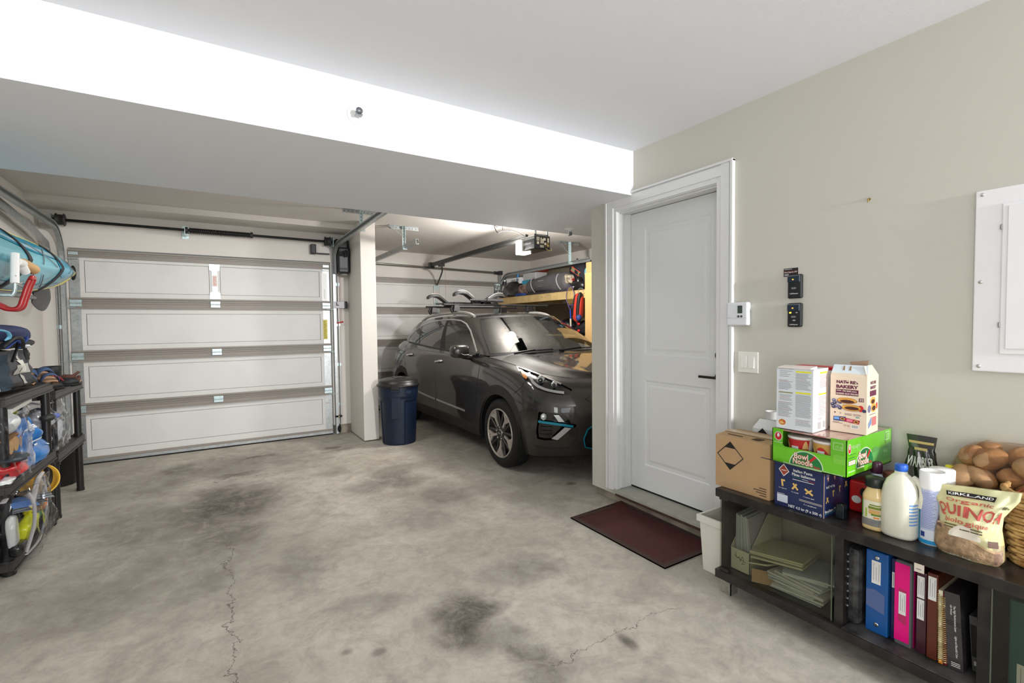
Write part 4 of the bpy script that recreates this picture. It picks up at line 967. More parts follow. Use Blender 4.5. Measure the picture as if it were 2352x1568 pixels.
# ---- wheels
TYRE=mat('tyre_rubber',(16,15,15),.75,bump=.2,bscale=90); RIMS=mat('machined_alloy',(176,169,161),.3,metal=.45); RIMD=mat('alloy_grey',(66,63,61),.4,metal=.6)
def wheel(sd,U):
    M=Matrix.Translation((CX-sd*.885,CY+U,ZW))
    if sd<0: M=M@Matrix.Rotation(pi,4,'Z')
    m=MB(TYRE); m.M=M
    prof=[(.225,.18),(.255,.185),(.30,.19),(.318,.175),(.325,.15),(.3255,.1),(.325,.05),(.318,.022),(.30,.004),(.27,-.004),(.24,.0),(.224,.012),(.222,.03)]
    m.lathe([(r,z) for r,z in prof],(0,0,0),56,'x',caps=False)
    m.use(mat('tyre_groove',(6,6,6),.9))
    for xg in (.06,.1,.14): m.lathe([(.3262,xg-.005),(.3262,xg+.005)],(0,0,0),56,'x',caps=False)
    wo=m.build('wheel',car)
    r=MB(RIMD); r.M=M; r.lathe([(.224,.012),(.222,.03),(.205,.05),(.20,.14),(.0,.145)],(0,0,0),48,'x',caps=False); r.build('rim_barrel',wo)
    r=MB(RIMS); r.M=M; r.lathe([(.232,.006),(.230,-.003),(.220,-.003),(.216,.008)],(0,0,0),64,'x',caps=False)
    for k in range(5):
        a0=2*pi*k/5+pi/2*-1
        def P(rad,ang,x,a0=a0): return (x,rad*cos(a0+ang),rad*sin(a0+ang))
        # centre blade
        def blade(r0,a_0,w0,r1,a_1,w1,xi,xo,dx=.02):
            c0=Vector((0,r0*cos(a0+a_0),r0*sin(a0+a_0))); c1=Vector((0,r1*cos(a0+a_1),r1*sin(a0+a_1))); d=(c1-c0).normalized(); n=Vector((0,-d.z,d.y))
            b=[c0+n*w0,c0-n*w0,c1-n*w1,c1+n*w1]
            top=[v+Vector((x_,0,0)) for v,x_ in zip(b,(xi,xi,xo,xo))]; bot=[v+Vector((x_+dx,0,0)) for v,x_ in zip(b,(xi,xi,xo,xo))]
            r.hexa(bot,top)
        blade(.045,0,.013,.218,0,.010,.014,.002)
        blade(.13,.0,.012,.219,.21,.020,.008,.002); blade(.16,.0,.010,.219,-.20,.016,.008,.002)
    r.build('spokes',wo,bevel=.002)
    r=MB(RIMD); r.M=M
    for k in range(5):
        a0=2*pi*k/5-pi/2+pi/5
        for dd in (-.26,.26):
            c0=Vector((.02,.05*cos(a0),.05*sin(a0))); c1=Vector((.02,.215*cos(a0+dd),.215*sin(a0+dd))); r.tube([c0,c1],.014,6)
    r.lathe([(.075,.02),(.07,.012),(.0,.01)],(0,0,0),28,'x',caps=False); r.build('rear_spokes',wo)
    r=MB(GLOSSB); r.M=M; r.lathe([(.036,.012),(.034,.003),(.0,.001)],(0,0,0),28,'x',caps=False); r.use(RIMS); r.lathe([(.037,.01),(.037,.002),(.034,.002)],(0,0,0),28,'x',caps=False)
    r.use(DRL); F_=Face(r,(0.0004,.0,.0),(0,-1,0),(0,0,1)); F_.text('KIA',-.021,-.008,.014,DRL,wid=.042)
    r.build('centre_cap',wo)
    r=MB(CHROME); r.M=M
    for k in range(5):
        a=2*pi*k/5-pi/2+pi/5; r.cyl((.012,.056*cos(a),.056*sin(a)),(.0,.056*cos(a),.056*sin(a)),.009,n=8)
    r.build('lug_nuts',wo)
    r=MB(mat('brake_disc',(120,118,115),.35,metal=.9)); r.M=M; r.lathe([(.15,.07),(.15,.08),(.0,.08)],(0,0,0),32,'x',caps=False); r.build('brake_disc',wo)
for sd in (1,-1):
    for U in (UF,UR): wheel(sd,U)
# ---- mirrors
for sd in (1,-1):
    m=MB(PAINT); c=Vector((CX-sd*.985,CY+1.50,1.075)); m.ell(c,(.105,.075,.070),24,16,rot=(0,0,sd*.25),sq=3)
    mo=m.build('side_mirror',car)
    m=MB(GLOSSB); m.tube([(CX-sd*.82,CY+1.50,1.0),(CX-sd*.90,CY+1.5,1.01),c+Vector((0,0,-.04))],.028,10,sub=4); m.box(*sorted((CX-sd*.80,CX-sd*.835)),CY+1.40,CY+1.60,.985,1.05); m.build('mirror_arm',mo)
    m=MB(SATIN); m.tube([c+Vector((-sd*.085,-.055,.045)),c+Vector((sd*.0,-.078,-.030)),c+Vector((sd*.075,-.06,-.035))],.004,8,sub=5); m.build('mirror_trim',mo)
    m=MB(mat('mirror_glass',(120,125,128),.02,metal=1)); m.ell(c+Vector((0,.068,0)),(.085,.008,.055),20,10,rot=(0,0,sd*.25),sq=3); m.build('mirror_glass',mo)
# ---- roof rails, bars, cradles
for sd in (1,-1):
    m=MB(SATIN); P=[(.545,2.0,1.443),(.548,2.12,1.478),(.55,2.35,1.50),(.55,2.8,1.50),(.54,3.2,1.487),(.53,3.5,1.462),(.515,3.74,1.41)]
    m.tube([world(p,sd) for p in P],.0165,10,sub=6,flat=1.15); m.build('roof_rail',car)
def bar(u,z,lab_,x0=2.40,x1=3.98):
    m=MB(mat('bar_alloy',(96,97,99),.3,metal=.8)); m.M=Matrix.Translation((0,CY+u,z))
    m.prism([(-.034,0),(-.022,.010),(.0,.013),(.024,.009),(.036,0),(.024,-.009),(0,-.012),(-.022,-.009)],x0,x1,'x'); m.use(BLK); m.box(x0-.008,x0+.002,-.034,.036,-.012,.013); m.box(x1-.002,x1+.008,-.034,.036,-.012,.013)
    o=m.build('crossbar',car,bevel=.002)
    for sd in (1,-1):
        m=MB(BLK); x=CX-sd*.55; m.hexa([(x-.05,CY+u-.04,z-.085),(x+.05,CY+u-.04,z-.085),(x+.05,CY+u+.04,z-.085),(x-.05,CY+u+.04,z-.085)],[(x-.035,CY+u-.03,z-.005),(x+.035,CY+u-.03,z-.005),(x+.035,CY+u+.03,z-.005),(x-.035,CY+u+.03,z-.005)])
        m.tube([(x-sd*.05,CY+u,z-.02),(x-sd*.07,CY+u,z-.06),(x-sd*.045,CY+u,z-.10)],.018,8); m.build('foot_clamp',o,bevel=.008)
    return o
b1=bar(2.50,1.605,'front'); b2=bar(3.22,1.60,'rear',2.47,3.90)
def cradle(u,z,xc,sgn,yaw=0):
    """black horseshoe kayak cradle: base clamp with one swept arm"""
    M=Matrix.Translation((xc,CY+u,z)); t_=MB(BLK); t_.M=M
    t_.box(-.06,.10,-.035,.035,-.03,.035); t_.box(-.03,.22,-.012,.012,.0,.022)
    ob=t_.build('kayak_cradle',car,bevel=.008)
    m=MB(mat('cradle_pad',(58,58,58),.45)); m.M=M
    pts=[(.0,.03),(-.05,.055),(-.10,.095),(-.15,.128),(-.21,.14),(-.27,.132),(-.31,.105)] if sgn<0 else [(.0,.03),(.05,.05),(.10,.08),(.15,.105),(.21,.118),(.27,.115),(.31,.10)]
    n=len(pts); wd=[.055,.055,.06,.065,.065,.055,.04]; vs=[]
    for (x,zz),w_ in zip(pts,wd): vs+=[(x,-w_,zz),(x,w_,zz),(x,w_,zz-.038),(x,-w_,zz-.038)]
    fs=[(i*4+k,(i+1)*4+k,(i+1)*4+(k+1)%4,i*4+(k+1)%4) for i in range(n-1) for k in range(4)]+[(0,1,2,3),((n-1)*4+3,(n-1)*4+2,(n-1)*4+1,(n-1)*4)]
    m.add(vs,fs,True); m.build('cradle_arm',ob,bevel=.006)
    m=MB(SATIN); m.M=M
    m.tube([(x,-.05,zz+.006) for (x,zz) in pts[1:6]],.006,6,sub=3); m.cyl((.06,-.04,.015),(.22,-.04,.015),.010,n=12); m.build('cradle_tube',ob)
cradle(3.20,1.635,2.78,-1); cradle(2.52,1.64,2.86,-1); cradle(2.52,1.64,2.97,1)
m=MB(mat('pad_grip',(50,50,52),.6)); m.cyl((2.98,CY+2.44,1.665),(3.22,CY+2.44,1.66),.022,n=16); m.cyl((2.74,CY+2.45,1.665),(2.98,CY+2.45,1.665),.013,n=12); m.build('roller_grip',car)
m=MB(BLK); m.tube([(2.6,CY+2.62,1.63),(3.3,CY+2.7,1.625)],.014,8); m.tube([(2.55,CY+3.1,1.64),(2.85,CY+3.1,1.645)],.012,8); m.build('cradle_bar',car)
m=MB(GLOSSB); m.ell((3.12,CY+3.72,1.47),(.03,.09,.04),14,8); m.build('antenna_fin',car)
# ================================================================= black media cabinet along the right wall
CABM=mat('cabinet_black',(27,25,24),.28,bump=.03,bscale=120,var=.5,vscale=18,vcol=(46,43,41)); CABI=mat('cabinet_dusty',(34,33,32),.6,var=.7,vscale=10,vcol=(92,90,88))
SMOKE=thin('smoked_glass',(228,229,221),.02,1.4)
cab=thing('media_cabinet','long low black cabinet with smoked glass doors standing along the right wall','cabinet',(2.28,.72,0))
CY0,CY1=-.02,1.45
m=MB(CABM); m.box(2.07,2.5,CY0-.02,CY1,.49,.53); m.build('top_board',cab,bevel=.002)
m=MB(CABM); m.box(2.07,2.5,CY0-.02,CY1,.086,.126); m.use(CABI); m.box(2.075,2.495,.51,.89,.126,.1275); m.build('bottom_board',cab,bevel=.002)
for (a,b) in ((1.42,1.436),(.893,.925),(.468,.50),(-.02,.0)):
    m=MB(CABM); m.box(2.10 if a>1 or a<.1 else 2.095,2.49,a,b,.126,.49)
    if .8<a<.95:
        m.use(ZINC)
        for q in range(8): m.cyl((2.13,a-.0005,.2+.03*q),(2.13,a-.003,.2+.03*q),.004,n=8)
    m.build('upright_panel',cab)
m=MB(mat('back_black',(14,13,13),.8)); m.box(2.478,2.486,.50,.893,.126,.49); m.build('back_panel',cab)
for (a,b) in ((.93,1.434),(.0,.466)):
    m=MB(SMOKE); m.box(2.086,2.091,a,b,.131,.486); d=m.build('glass_door',cab)
    m=MB(CABM); e=b-.05 if a>.5 else a; m.box(2.078,2.096,e,e+.05,.125,.14); m.box(2.078,2.096,e,e+.05,.477,.492); m.build('hinge',d,bevel=.001)
    m=MB(mat('glass_edge',(92,98,84),.2)); g=a if a>.5 else b-.003; m.box(2.0855,2.0915,g,g+.003,.131,.486); m.build('glass_edge',d)
for y in (1.39,.0):
    for x in (2.11,2.40):
        m=MB(mat('leg_chrome',(186,184,176),.3,metal=.8,var=.25,vscale=60)); m.box(x,x+.004,y,y+.06,0,.086); m.box(x,x+.055,y,y+.004,0,.086); m.build('leg',cab)
# ---- cardboard box
def wbox(name,label,cat,x0,x1,y0,y1,z0,z1,m_,group=None):
    t=thing(name,label,cat,((x0+x1)/2,(y0+y1)/2,z0),0,group); m=MB(m_); m.box(x0,x1,y0,y1,z0,z1); return t,m
KRAFT=mat('kraft_cardboard',(181,148,108),.8,bump=.08,bscale=300,var=.08,vscale=5); INK=mat('print_black',(26,24,22),.7); KINK=mat('print_brownblack',(70,52,36),.8)
t,m=wbox('cardboard_box','brown cardboard box with a black diamond mark on the cabinet end by the door','box',2.115,2.315,1.204,1.481,.5305,.783,KRAFT)
F=Face(m,(2.115,1.481,.53),(0,-1,0),(0,0,1))
cx,cy,r=.080,.164,.0705
F.poly([(cx,cy+r),(cx-r,cy),(cx-r+.006,cy),(cx,cy+r-.007)],INK); F.poly([(cx,cy+r),(cx,cy+r-.007),(cx+r-.006,cy),(cx+r,cy)],INK)
F.poly([(cx-r,cy),(cx,cy-r),(cx,cy-r+.007),(cx-r+.006,cy)],INK); F.poly([(cx+r,cy),(cx+r-.006,cy),(cx,cy-r+.007),(cx,cy-r)],INK)
F.poly([(cx,cy+r-.004),(cx-.032,cy+.038),(cx+.032,cy+.038)],INK,.0002); F.poly([(cx,cy-r+.004),(cx+.032,cy-.038),(cx-.032,cy-.038)],INK,.0002)
for q,(s_,w_) in enumerate((('Made in the',.035),('Keep dry and upright',.062),('Store flat side down',.05),('Corrugated',.032))): F.rect(.262-w_,.046-.011*q,.262,.050-.011*q,KINK)
m.build('carton',t,bevel=.0015)
m=MB(KRAFT); m.hexa([(2.115,1.206,.783),(2.205,1.206,.783),(2.205,1.479,.783),(2.115,1.479,.783)],[(2.117,1.207,.786),(2.204,1.207,.793),(2.204,1.478,.793),(2.117,1.478,.786)]); m.build('front_flap',t)
m=MB(KRAFT); m.hexa([(2.225,1.206,.783),(2.315,1.206,.783),(2.315,1.479,.783),(2.225,1.479,.783)],[(2.222,1.206,.797),(2.314,1.207,.787),(2.314,1.478,.787),(2.222,1.479,.797)]); m.build('back_flap',t)
m=MB(mat('packing_tape',(196,172,138),.25)); m.add([(2.19,1.2,.7945),(2.235,1.2,.7985),(2.235,1.483,.7985),(2.19,1.483,.7945)],[(0,3,2,1)]); m.use(KINK)
m.add([(2.14,1.27,.7902),(2.175,1.26,.7922),(2.175,1.30,.7922),(2.14,1.31,.7902)],[(0,3,2,1)]); m.add([(2.15,1.36,.7908),(2.158,1.36,.7915),(2.158,1.44,.7915),(2.15,1.44,.7908)],[(0,3,2,1)]); m.build('tape',t)
# ---- pasta carton
NAVY=mat('carton_navy',(33,44,86),.35,var=.1,vscale=3); WH=mat('print_white',(225,225,222),.5); PAST=mat('pasta_yellow',(222,184,104),.5); RED=mat('print_red',(176,38,38),.45); GRN=mat('print_green',(30,120,80),.45)
t,m=wbox('pasta_carton','navy blue pasta carton with open flap under the green noodle tray','box',2.108,2.34,.975,1.178,.5305,.722,NAVY)
F=Face(m,(2.108,1.178,.5305),(0,-1,0),(0,0,1))
def pasta(F,a,b,k,sc=1,l=0):
    if k==0:
        F.line(a-.006*sc,b+.009*sc,a+.008*sc,b+.009*sc,.006*sc,PAST,l); F.line(a-.003*sc,b+.012*sc,a+.0*sc,b-.012*sc,.006*sc,PAST,l+.0001)
    elif k==1:
        F.line(a-.009*sc,b-.010*sc,a+.006*sc,b+.011*sc,.006*sc,PAST,l); F.line(a-.006*sc,b+.011*sc,a+.010*sc,b-.009*sc,.006*sc,PAST,l+.0001)
    else:
        F.line(a-.013*sc,b+.008*sc,a+.013*sc,b-.008*sc,.007*sc,PAST,l); F.line(a-.010*sc,b-.008*sc,a+.010*sc,b+.009*sc,.005*sc,PAST,l+.0001)
F.poly([(.040,.190),(.018,.163),(.040,.134),(.064,.160)],WH); F.poly([(.040,.185),(.022,.163),(.040,.139),(.060,.160)],mat('print_rust',(158,62,48),.5),.0002)
F.rect(.030,.160,.052,.163,WH,.0004)
F.text('Italian Pasta',.080,.166,.0125,WH,wid=.078); F.text('Pâtes Italiennes',.075,.149,.0125,WH,wid=.094)
F.line(.076,.144,.118,.1415,.0018,GRN); F.line(.118,.1415,.142,.140,.0018,WH); F.line(.142,.140,.168,.138,.0018,RED)
F.rect(.078,.131,.165,.1335,WH)
for k,(a,b,wd,nm) in enumerate(((.036,.105,.034,'3 x rigatoni'),(.088,.100,.030,'3 x fusilli'),(.145,.093,.044,'3 x penne rigate'))):
    pasta(F,a,b,k,1.25); F.text(nm,a-wd/2,b-.026,.0045,WH,wid=wd)
F.rect(.106,.052,.197,.0535,mat('print_cream',(228,222,200),.5)); F.rect(.106,.047,.197,.0485,mat('print_cream',(228,222,200),.5)); F.text('3 x spaghetti',.125,.034,.0045,WH,wid=.05)
F.rect(.012,.018,.058,.052,mat('print_paleblue',(200,206,220),.5)); F.rect(.012,.055,.045,.0565,WH)
F.text('NET 4.5 kg (9 x 500 g)',.061,.006,.0115,WH,bold=.03,wid=.135)
F=Face(m,(2.108,.975,.5305),(1,0,0),(0,0,1))
for k,a in enumerate((.035,.09,.15,.2)): F.poly([(a-.022,.19),(a+.022,.19),(a,.155)],mat('carton_grey',(92,90,104),.4)); F.poly([(a-.008,.165),(a+.008,.165),(a,.145)],mat('print_peach',(222,170,140),.5),.0002)
F.text('NET 4.5 kg',.02,.12,.010,WH,wid=.07)
pasta(F,.03,.07,1,1.1); pasta(F,.08,.09,0,1.1); pasta(F,.135,.1,0,1.1); pasta(F,.19,.11,1,1.1)
F.text('Italian Pasta',.012,.018,.012,WH,wid=.13); F.line(.012,.013,.15,.012,.0018,mat('print_teal',(60,170,160),.5)); F.rect(0,0,.004,.19,KRAFT)
m.build('carton',t,bevel=.001)
m=MB(mat('carton_dark',(40,40,50),.5)); m.hexa([(2.09,.96,.722),(2.11,.96,.722),(2.11,1.178,.722),(2.06,1.215,.737)],[(2.09,.96,.725),(2.11,.96,.725),(2.11,1.178,.726),(2.06,1.215,.740)]); m.build('front_flap',t)
# ---- noodle tray
LIME=mat('tray_lime',(112,200,40),.18,coat=.6,var=.06,vscale=4); LIME2=mat('print_darkgreen',(36,122,66),.3); CREAM=mat('print_cream',(228,222,200),.5); PRED=mat('print_redbright',(200,40,44),.35)
t=thing('noodle_tray','shrink-wrapped bright green noodle bowl tray on top of the navy carton','tray',(2.29,1.03,.7255))
x0,x1,y0,y1,z0,z1=2.09,2.498,.885,1.18,.7265,.876; LF=[]
m=MB(LIME); D=.003
m.box(x0,x0+D,y0,y1,z0,z0+.076)
m.add([(x0,y1,z0+.149),(x0,y1-.045,z0+.149),(x0,y1-.045,z0+.085),(x0,y1-.055,z0+.076),(x0,y1,z0+.076)],[(0,4,3,2,1)]); m.box(x0+.0001,x0+D,y1-.045,y1,z0+.076,z1)
m.box(x0,x0+D,y0,y0+.058,z0+.076,z1); m.box(x0,x1,y0,y0+D,z0,z1); m.box(x0,x1,y1-D,y1,z0,z1); m.box(x1-D,x1,y0,y1,z0,z1); m.box(x0,x1,y0,y1,z0,z0+D)
def logo(F,a,b,w_,st=True):
    F.ell(a,b,w_,w_*.95,mat('print_offwhite',(226,232,214),.4),0,40,0,180); F.ell(a,b,w_*.95,w_*.9,LIME2,.0002,40,0,180)
    F.text('Bowl',a-w_*.72,b+w_*.42,w_*.36,PRED,.0006,.06,wid=w_*.85); F.text('Noodle',a-w_*.80,b+w_*.08,w_*.36,PRED,.0006,.06,wid=w_*1.2)
    F.text('Bowl',a-w_*.72,b+w_*.42,w_*.36,mat('print_offwhite',(226,232,214),.4),.0009,.012,wid=w_*.83); F.text('Noodle',a-w_*.80,b+w_*.08,w_*.36,mat('print_offwhite',(226,232,214),.4),.0009,.012,wid=w_*1.18)
    F.text('Soup',a+w_*.45,b+w_*.03,w_*.16,PRED,.0004,.02,wid=w_*.35); F.poly([(a+w_*.18,b+w_*.42),(a+w_*.30,b+w_*.35),(a+w_*.62,b+w_*.68),(a+w_*.50,b+w_*.78)],PRED,.001)
F=Face(m,(x0,y1,z0),(0,-1,0),(0,0,1))
F.ell(.027,.117,.017,.020,WH); F.ell(.027,.117,.0145,.017,PRED,.0002); F.ell(.027,.122,.0055,.009,WH,.0004); F.text('NONGSHIM',.008,.088,.0045,WH,wid=.036)
logo(F,.143,.008,.068)
F.rect(.246,.105,.282,.135,mat('print_palegreen',(176,214,150),.4)); F.rect(.249,.108,.279,.132,LIME,.0002); F.text('12 ct',.253,.113,.010,mat('print_palegreen',(176,214,150),.4),.0004,wid=.024)
F.rect(.248,.05,.29,.085,mat('print_lime2',(130,206,70),.2)); F.rect(.05,.001,.205,.009,mat('print_palegreen',(176,214,150),.4)); F.text('NET WT 12 x 86 g (1.03 kg)',.212,.004,.004,WH,wid=.07)
F=Face(m,(x0,y0,z0),(1,0,0),(0,0,1))
F.ell(.022,.112,.013,.020,WH); F.ell(.022,.112,.011,.017,PRED,.0002); F.ell(.022,.117,.004,.009,WH,.0004); F.text('NONGSHIM',.040,.112,.012,mat('print_palegreen',(176,214,150),.4),wid=.07)
logo(F,.155,.028,.078)
F.rect(.013,.045,.072,.066,INK); F.rect(.015,.047,.070,.064,CREAM,.0002)
for q in range(9): F.rect(.018+.0055*q,.049,.0195+.0055*q,.062,mat('print_mauve',(120,90,110),.5),.0004)
F.rect(.088,.022,.15,.034,CREAM); F.rect(.014,.018,.07,.023,mat('print_palegreen',(176,214,150),.4)); F.rect(.016,.074,.07,.0765,LIME2); F.rect(.02,.088,.078,.0898,LIME2); F.rect(.012,.098,.026,.1005,LIME2)
F.poly([(.19,.02),(.40,.02),(.40,.088),(.30,.080),(.24,.092),(.205,.07)],mat('print_midgreen',(96,164,84),.3),.0001)
F.rect(.34,.105,.385,.142,mat('print_palegreen',(176,214,150),.4)); F.rect(.344,.109,.381,.138,LIME,.0002); F.text('12',.352,.114,.02,mat('print_palegreen',(176,214,150),.4),.0004,wid=.022); F.text('86 g',.33,.055,.012,mat('print_palegreen',(176,214,150),.4),.0003,wid=.03)
F=Face(m,(x0,y1,z1),(0,-1,0),(1,0,0)); 
m.build('tray',t)
m=MB(mat('lid_pattern',(214,196,184),.3,var=.8,vscale=24,vcol=(188,120,110))); m.box(x0+.006,x1-.006,y0+.005,y1-.005,z0+.143,z0+.147); m.build('lid_sheet',t)
m=MB(thin('shrink_film',(250,250,250),.05,1.35)); m.box(x0-.001,x1,y0-.0012,y1+.001,z0+.07,z1+.001); m.build('shrink_film',t)
BW=mat('bowl_white',(225,215,200),.4)
bowls=[]
for q,yy in enumerate((1.088,.985)):
    b=thing('noodle_bowl','noodle bowl with '+('red print, left' if q==0 else 'tan and red print, right')+' one in the tray opening','noodle bowl',(2.152,yy,.7305),0,'noodle bowls in the green tray')
    m=MB(BW); m.lathe([(.036,0),(.040,.03),(.048,.09),(.050,.110),(.052,.112),(.052,.118),(.05,.12)],(2.152,yy,.7305),40,caps=False)
    m.build('bowl',b)
    m=MB(mat('bowl_print_red' if q==0 else 'bowl_print_tan',(190,40,40) if q==0 else (214,166,84),.35))
    def on(a,h,e=.0008,yy=yy): r=(.040+(h-.03)*.133 if h>.03 else .036+h*.133)+e; return (2.152-r*cos(a),yy-r*sin(a),.7305+h)
    def patch(m,a0,a1,f0,f1,e,n=14): m.grid(lambda u,v:on(a0+(a1-a0)*u,f0(u)+(f1(u)-f0(u))*v,e),n,3,True,flip=True)
    patch(m,-1.1,1.1,lambda u:.03,lambda u:.108,.0008)
    m.use(mat('bowl_green',(60,120,60),.4)); patch(m,-.5,.8,lambda u:.04,lambda u:.04+.035*sin(pi*u),.0014)
    m.use(PRED); patch(m,-.7,.7,lambda u:.055,lambda u:.055+.04*sin(pi*u),.0018)
    m.use(WH); patch(m,-.35,.25,lambda u:.068,lambda u:.080,.0024,6); patch(m,-.4,.35,lambda u:.052,lambda u:.064,.0024,6)
    m.use(mat('bowl_food',(222,178,110),.5)); patch(m,-1.1,-.5,lambda u:.07,lambda u:.07+.03*sin(pi*u),.002,6); patch(m,.55,1.05,lambda u:.07,lambda u:.075+.03*sin(pi*u),.002,6)
    m.build('bowl_print',b)
    m=MB(mat('bowl_lid',(240,236,230),.3)); m.lathe([(.0525,.112),(.0525,.118),(.05,.119),(0,.119)],(2.152,yy,.7305),40,caps=False); m.build('lid',b)
# ---- white text-covered box (rotated a little)
t=thing('cereal_box','tall white box covered in small print with yellow headings, standing on the noodle tray','box',(2.098,1.168,.8785),math.radians(3))
W_,D_,H_=.148,.142,.266
m=MB(mat('box_bluewhite',(212,218,222),.4)); m.box(0,D_,-W_,0,0,H_)
TX=mat('print_textgrey',(120,124,128),.6); YL=mat('print_yellow',(226,222,52),.5); KH=mat('print_khaki',(142,140,96),.5); TR=mat('print_textred',(168,110,104),.6)
def block(F,a0,a1,b0,b1,n,rnd,mt,h=.0016,short=.35):
    random.seed(rnd)
    for q in range(n):
        b=b1-(b1-b0)*q/n; e=a1-(a1-a0)*(random.random()**2)*short; F.rect(a0,b,e,b+h,TR if random.random()<.12 else mt)
F=Face(m,(0,0,0),(0,-1,0),(0,0,1))
block(F,.014,.066,.222,.252,4,1,TX,short=.6); block(F,.010,.068,.168,.212,9,2,TX); F.rect(.010,.157,.068,.162,KH); block(F,.014,.066,.120,.148,5,3,TX,short=.5); block(F,.008,.067,.050,.116,14,4,TX)
F.rect(.080,.249,.141,.256,YL); block(F,.080,.142,.172,.243,14,5,TX); F.rect(.080,.159,.141,.166,YL); block(F,.080,.142,.055,.152,20,6,TX,short=.1); block(F,.080,.142,.018,.046,5,7,TX)
F.ell(.026,.026,.020,.018,WH,.0001); F.ell(.026,.028,.015,.013,mat('food_orange',(190,120,56),.5),.0003); F.ell(.024,.026,.009,.006,mat('food_tan',(224,176,110),.5),.0005); F.ell(.034,.032,.004,.003,PRED,.0006)
F.rect(.000,.262,.152,.266,mat('print_offwhite2',(200,200,196),.5)); F.rect(.006,.2615,.07,.2632,TX)
m.use(mat('box_pinkwhite',(238,226,220),.4)); 
F=Face(m,(0,-W_,0),(1,0,0),(0,0,1)); F.rect(.0,.0,D_,H_,mat('box_pinkwhite',(238,226,220),.4)); F.l=.001
F.rect(.06,.244,.13,.252,YL); F.rect(.05,.154,.125,.161,YL); block(F,.06,.125,.18,.236,9,8,TR); block(F,.05,.12,.06,.146,14,9,TX)
F.rect(.045,.010,.075,.04,mat('print_barcode',(170,168,170),.6)); F.rect(.095,.012,.115,.04,mat('print_barcode',(170,168,170),.6)); block(F,.045,.09,.045,.056,3,10,TX)
m.M=Matrix(); m.build('carton',t,local=True,bevel=.0012)
m=MB(mat('box_pinkwhite',(238,226,220),.4)); m.hexa([(0,-W_+.01,H_),(.06,-W_+.01,H_),(.06,-.005,H_),(0,-.005,H_)],[(0,-W_+.01,H_+.003),(.06,-W_+.01,H_+.01),(.06,-.005,H_+.008),(0,-.005,H_+.003)]); m.build('top_flap',t,local=True)
# ---- red box behind
t,m=wbox('red_box','flat red box edge showing behind the white small-print box','box',2.30,2.37,1.035,1.195,.8785,1.141,mat('box_pinkwhite',(238,226,220),.4))
m.use(mat('box_red',(198,38,40),.4)); m.box(2.299,2.371,1.034,1.196,1.128,1.142); m.build('carton',t,bevel=.0015)
# ---- fig bar box
BE=mat('box_beige',(222,206,184),.45); MAR=mat('print_plum',(96,30,62),.5); BLU=mat('print_blueberry',(110,108,140),.5); BLU2=mat('print_blueberry_dark',(58,56,84),.5); BR1=mat('print_crust',(214,160,70),.5); BR2=mat('print_crust_dark',(140,84,34),.5); BR3=mat('print_filling',(70,30,24),.5)
t=thing('snack_box','tall beige fig bar box with open top flaps on the noodle tray','box',(2.226,1.008,.8785),math.radians(6))
W_,D_,H_=.130,.146,.236
m=MB(BE); m.box(0,D_,-W_,0,0,H_)
F=Face(m,(0,0,0),(0,-1,0),(0,0,1))
F.text('NAT   RE',.022,.206,.0125,MAR,bold=.05,wid=.068); F.text("'s",.091,.206,.010,MAR,bold=.04,wid=.008); F.ell(.0610,.2135,.0062,.0070,MAR,0,16,180,360); F.ell(.0580,.2185,.0014,.0018,MAR,0,10); F.ell(.0640,.2185,.0014,.0018,MAR,0,10)
F.text('BAKERY',.021,.186,.0135,MAR,bold=.05,wid=.079); F.rect(.020,.156,.101,.181,MAR); F.text('FIG BAR',.045,.1715,.0065,CREAM,.0005,wid=.030); F.text('BARRES AUX FIGUES',.022,.160,.0065,CREAM,.0005,wid=.077)
for q in range(4): F.ell(.025+.0045*q,.1755,.0016,.0024,CREAM,.0004,8); F.ell(.079+.0045*q,.1735,.0016,.0024,CREAM,.0004,8)
random.seed(4)
for q in range(13): a=.006+random.random()*.034; b=.102+random.random()*.034-.1*a; F.ell(a,b,.0075,.0072,BLU if q%2 else BLU2,.0001*q,14); F.ell(a-.001,b+.002,.003,.0022,mat('print_berry_light',(170,168,196),.5),.0001*q+.00005,8)
F.ell(.061,.134,.036,.0125,BR2,.0014); F.ell(.061,.1355,.034,.0115,BR1,.0015); F.ell(.062,.131,.026,.0065,BR3,.0016)
F.ell(.110,.106,.010,.013,PRED,.0015); F.ell(.078,.106,.035,.0135,BR2,.0018); F.ell(.077,.107,.033,.0125,BR1,.0019); F.ell(.079,.1045,.026,.007,BR3,.002)
for q in range(16): F.ell(.032+.0038*q,.141+.0035*sin(q*2.3),.0016,.0013,BR2,.0017,6); F.ell(.048+.0038*q,.115+.0028*sin(q*2.9),.0016,.0013,BR2,.0021,6)
F.ell(.122,.098,.0075,.007,BLU2,.0018,12); F.rect(.103,.134,.120,.149,MAR); F.text('32',.105,.1375,.0095,CREAM,.0005,wid=.013)
F.ell(.018,.081,.0032,.0032,MAR,0,10); F.ell(.038,.080,.0032,.0032,MAR,0,10); F.ell(.038,.080,.002,.002,BE,.0003,10)
for (a,b,w_) in ((.053,.079,.026),(.053,.074,.026),(.082,.079,.028),(.084,.074,.026),(.010,.040,.024),(.010,.036,.036)): F.rect(a,b,a+w_,b+.0016,MAR)
F.poly([(.013,.064),(.058,.066),(.056,.046),(.012,.046)],mat('print_wrapblue',(44,58,120),.4)); F.rect(.015,.051,.034,.062,mat('print_skyblue',(110,160,214),.4),.0002); F.ell(.046,.056,.009,.006,BR1,.0002); F.ell(.046,.056,.006,.003,BR3,.0004)
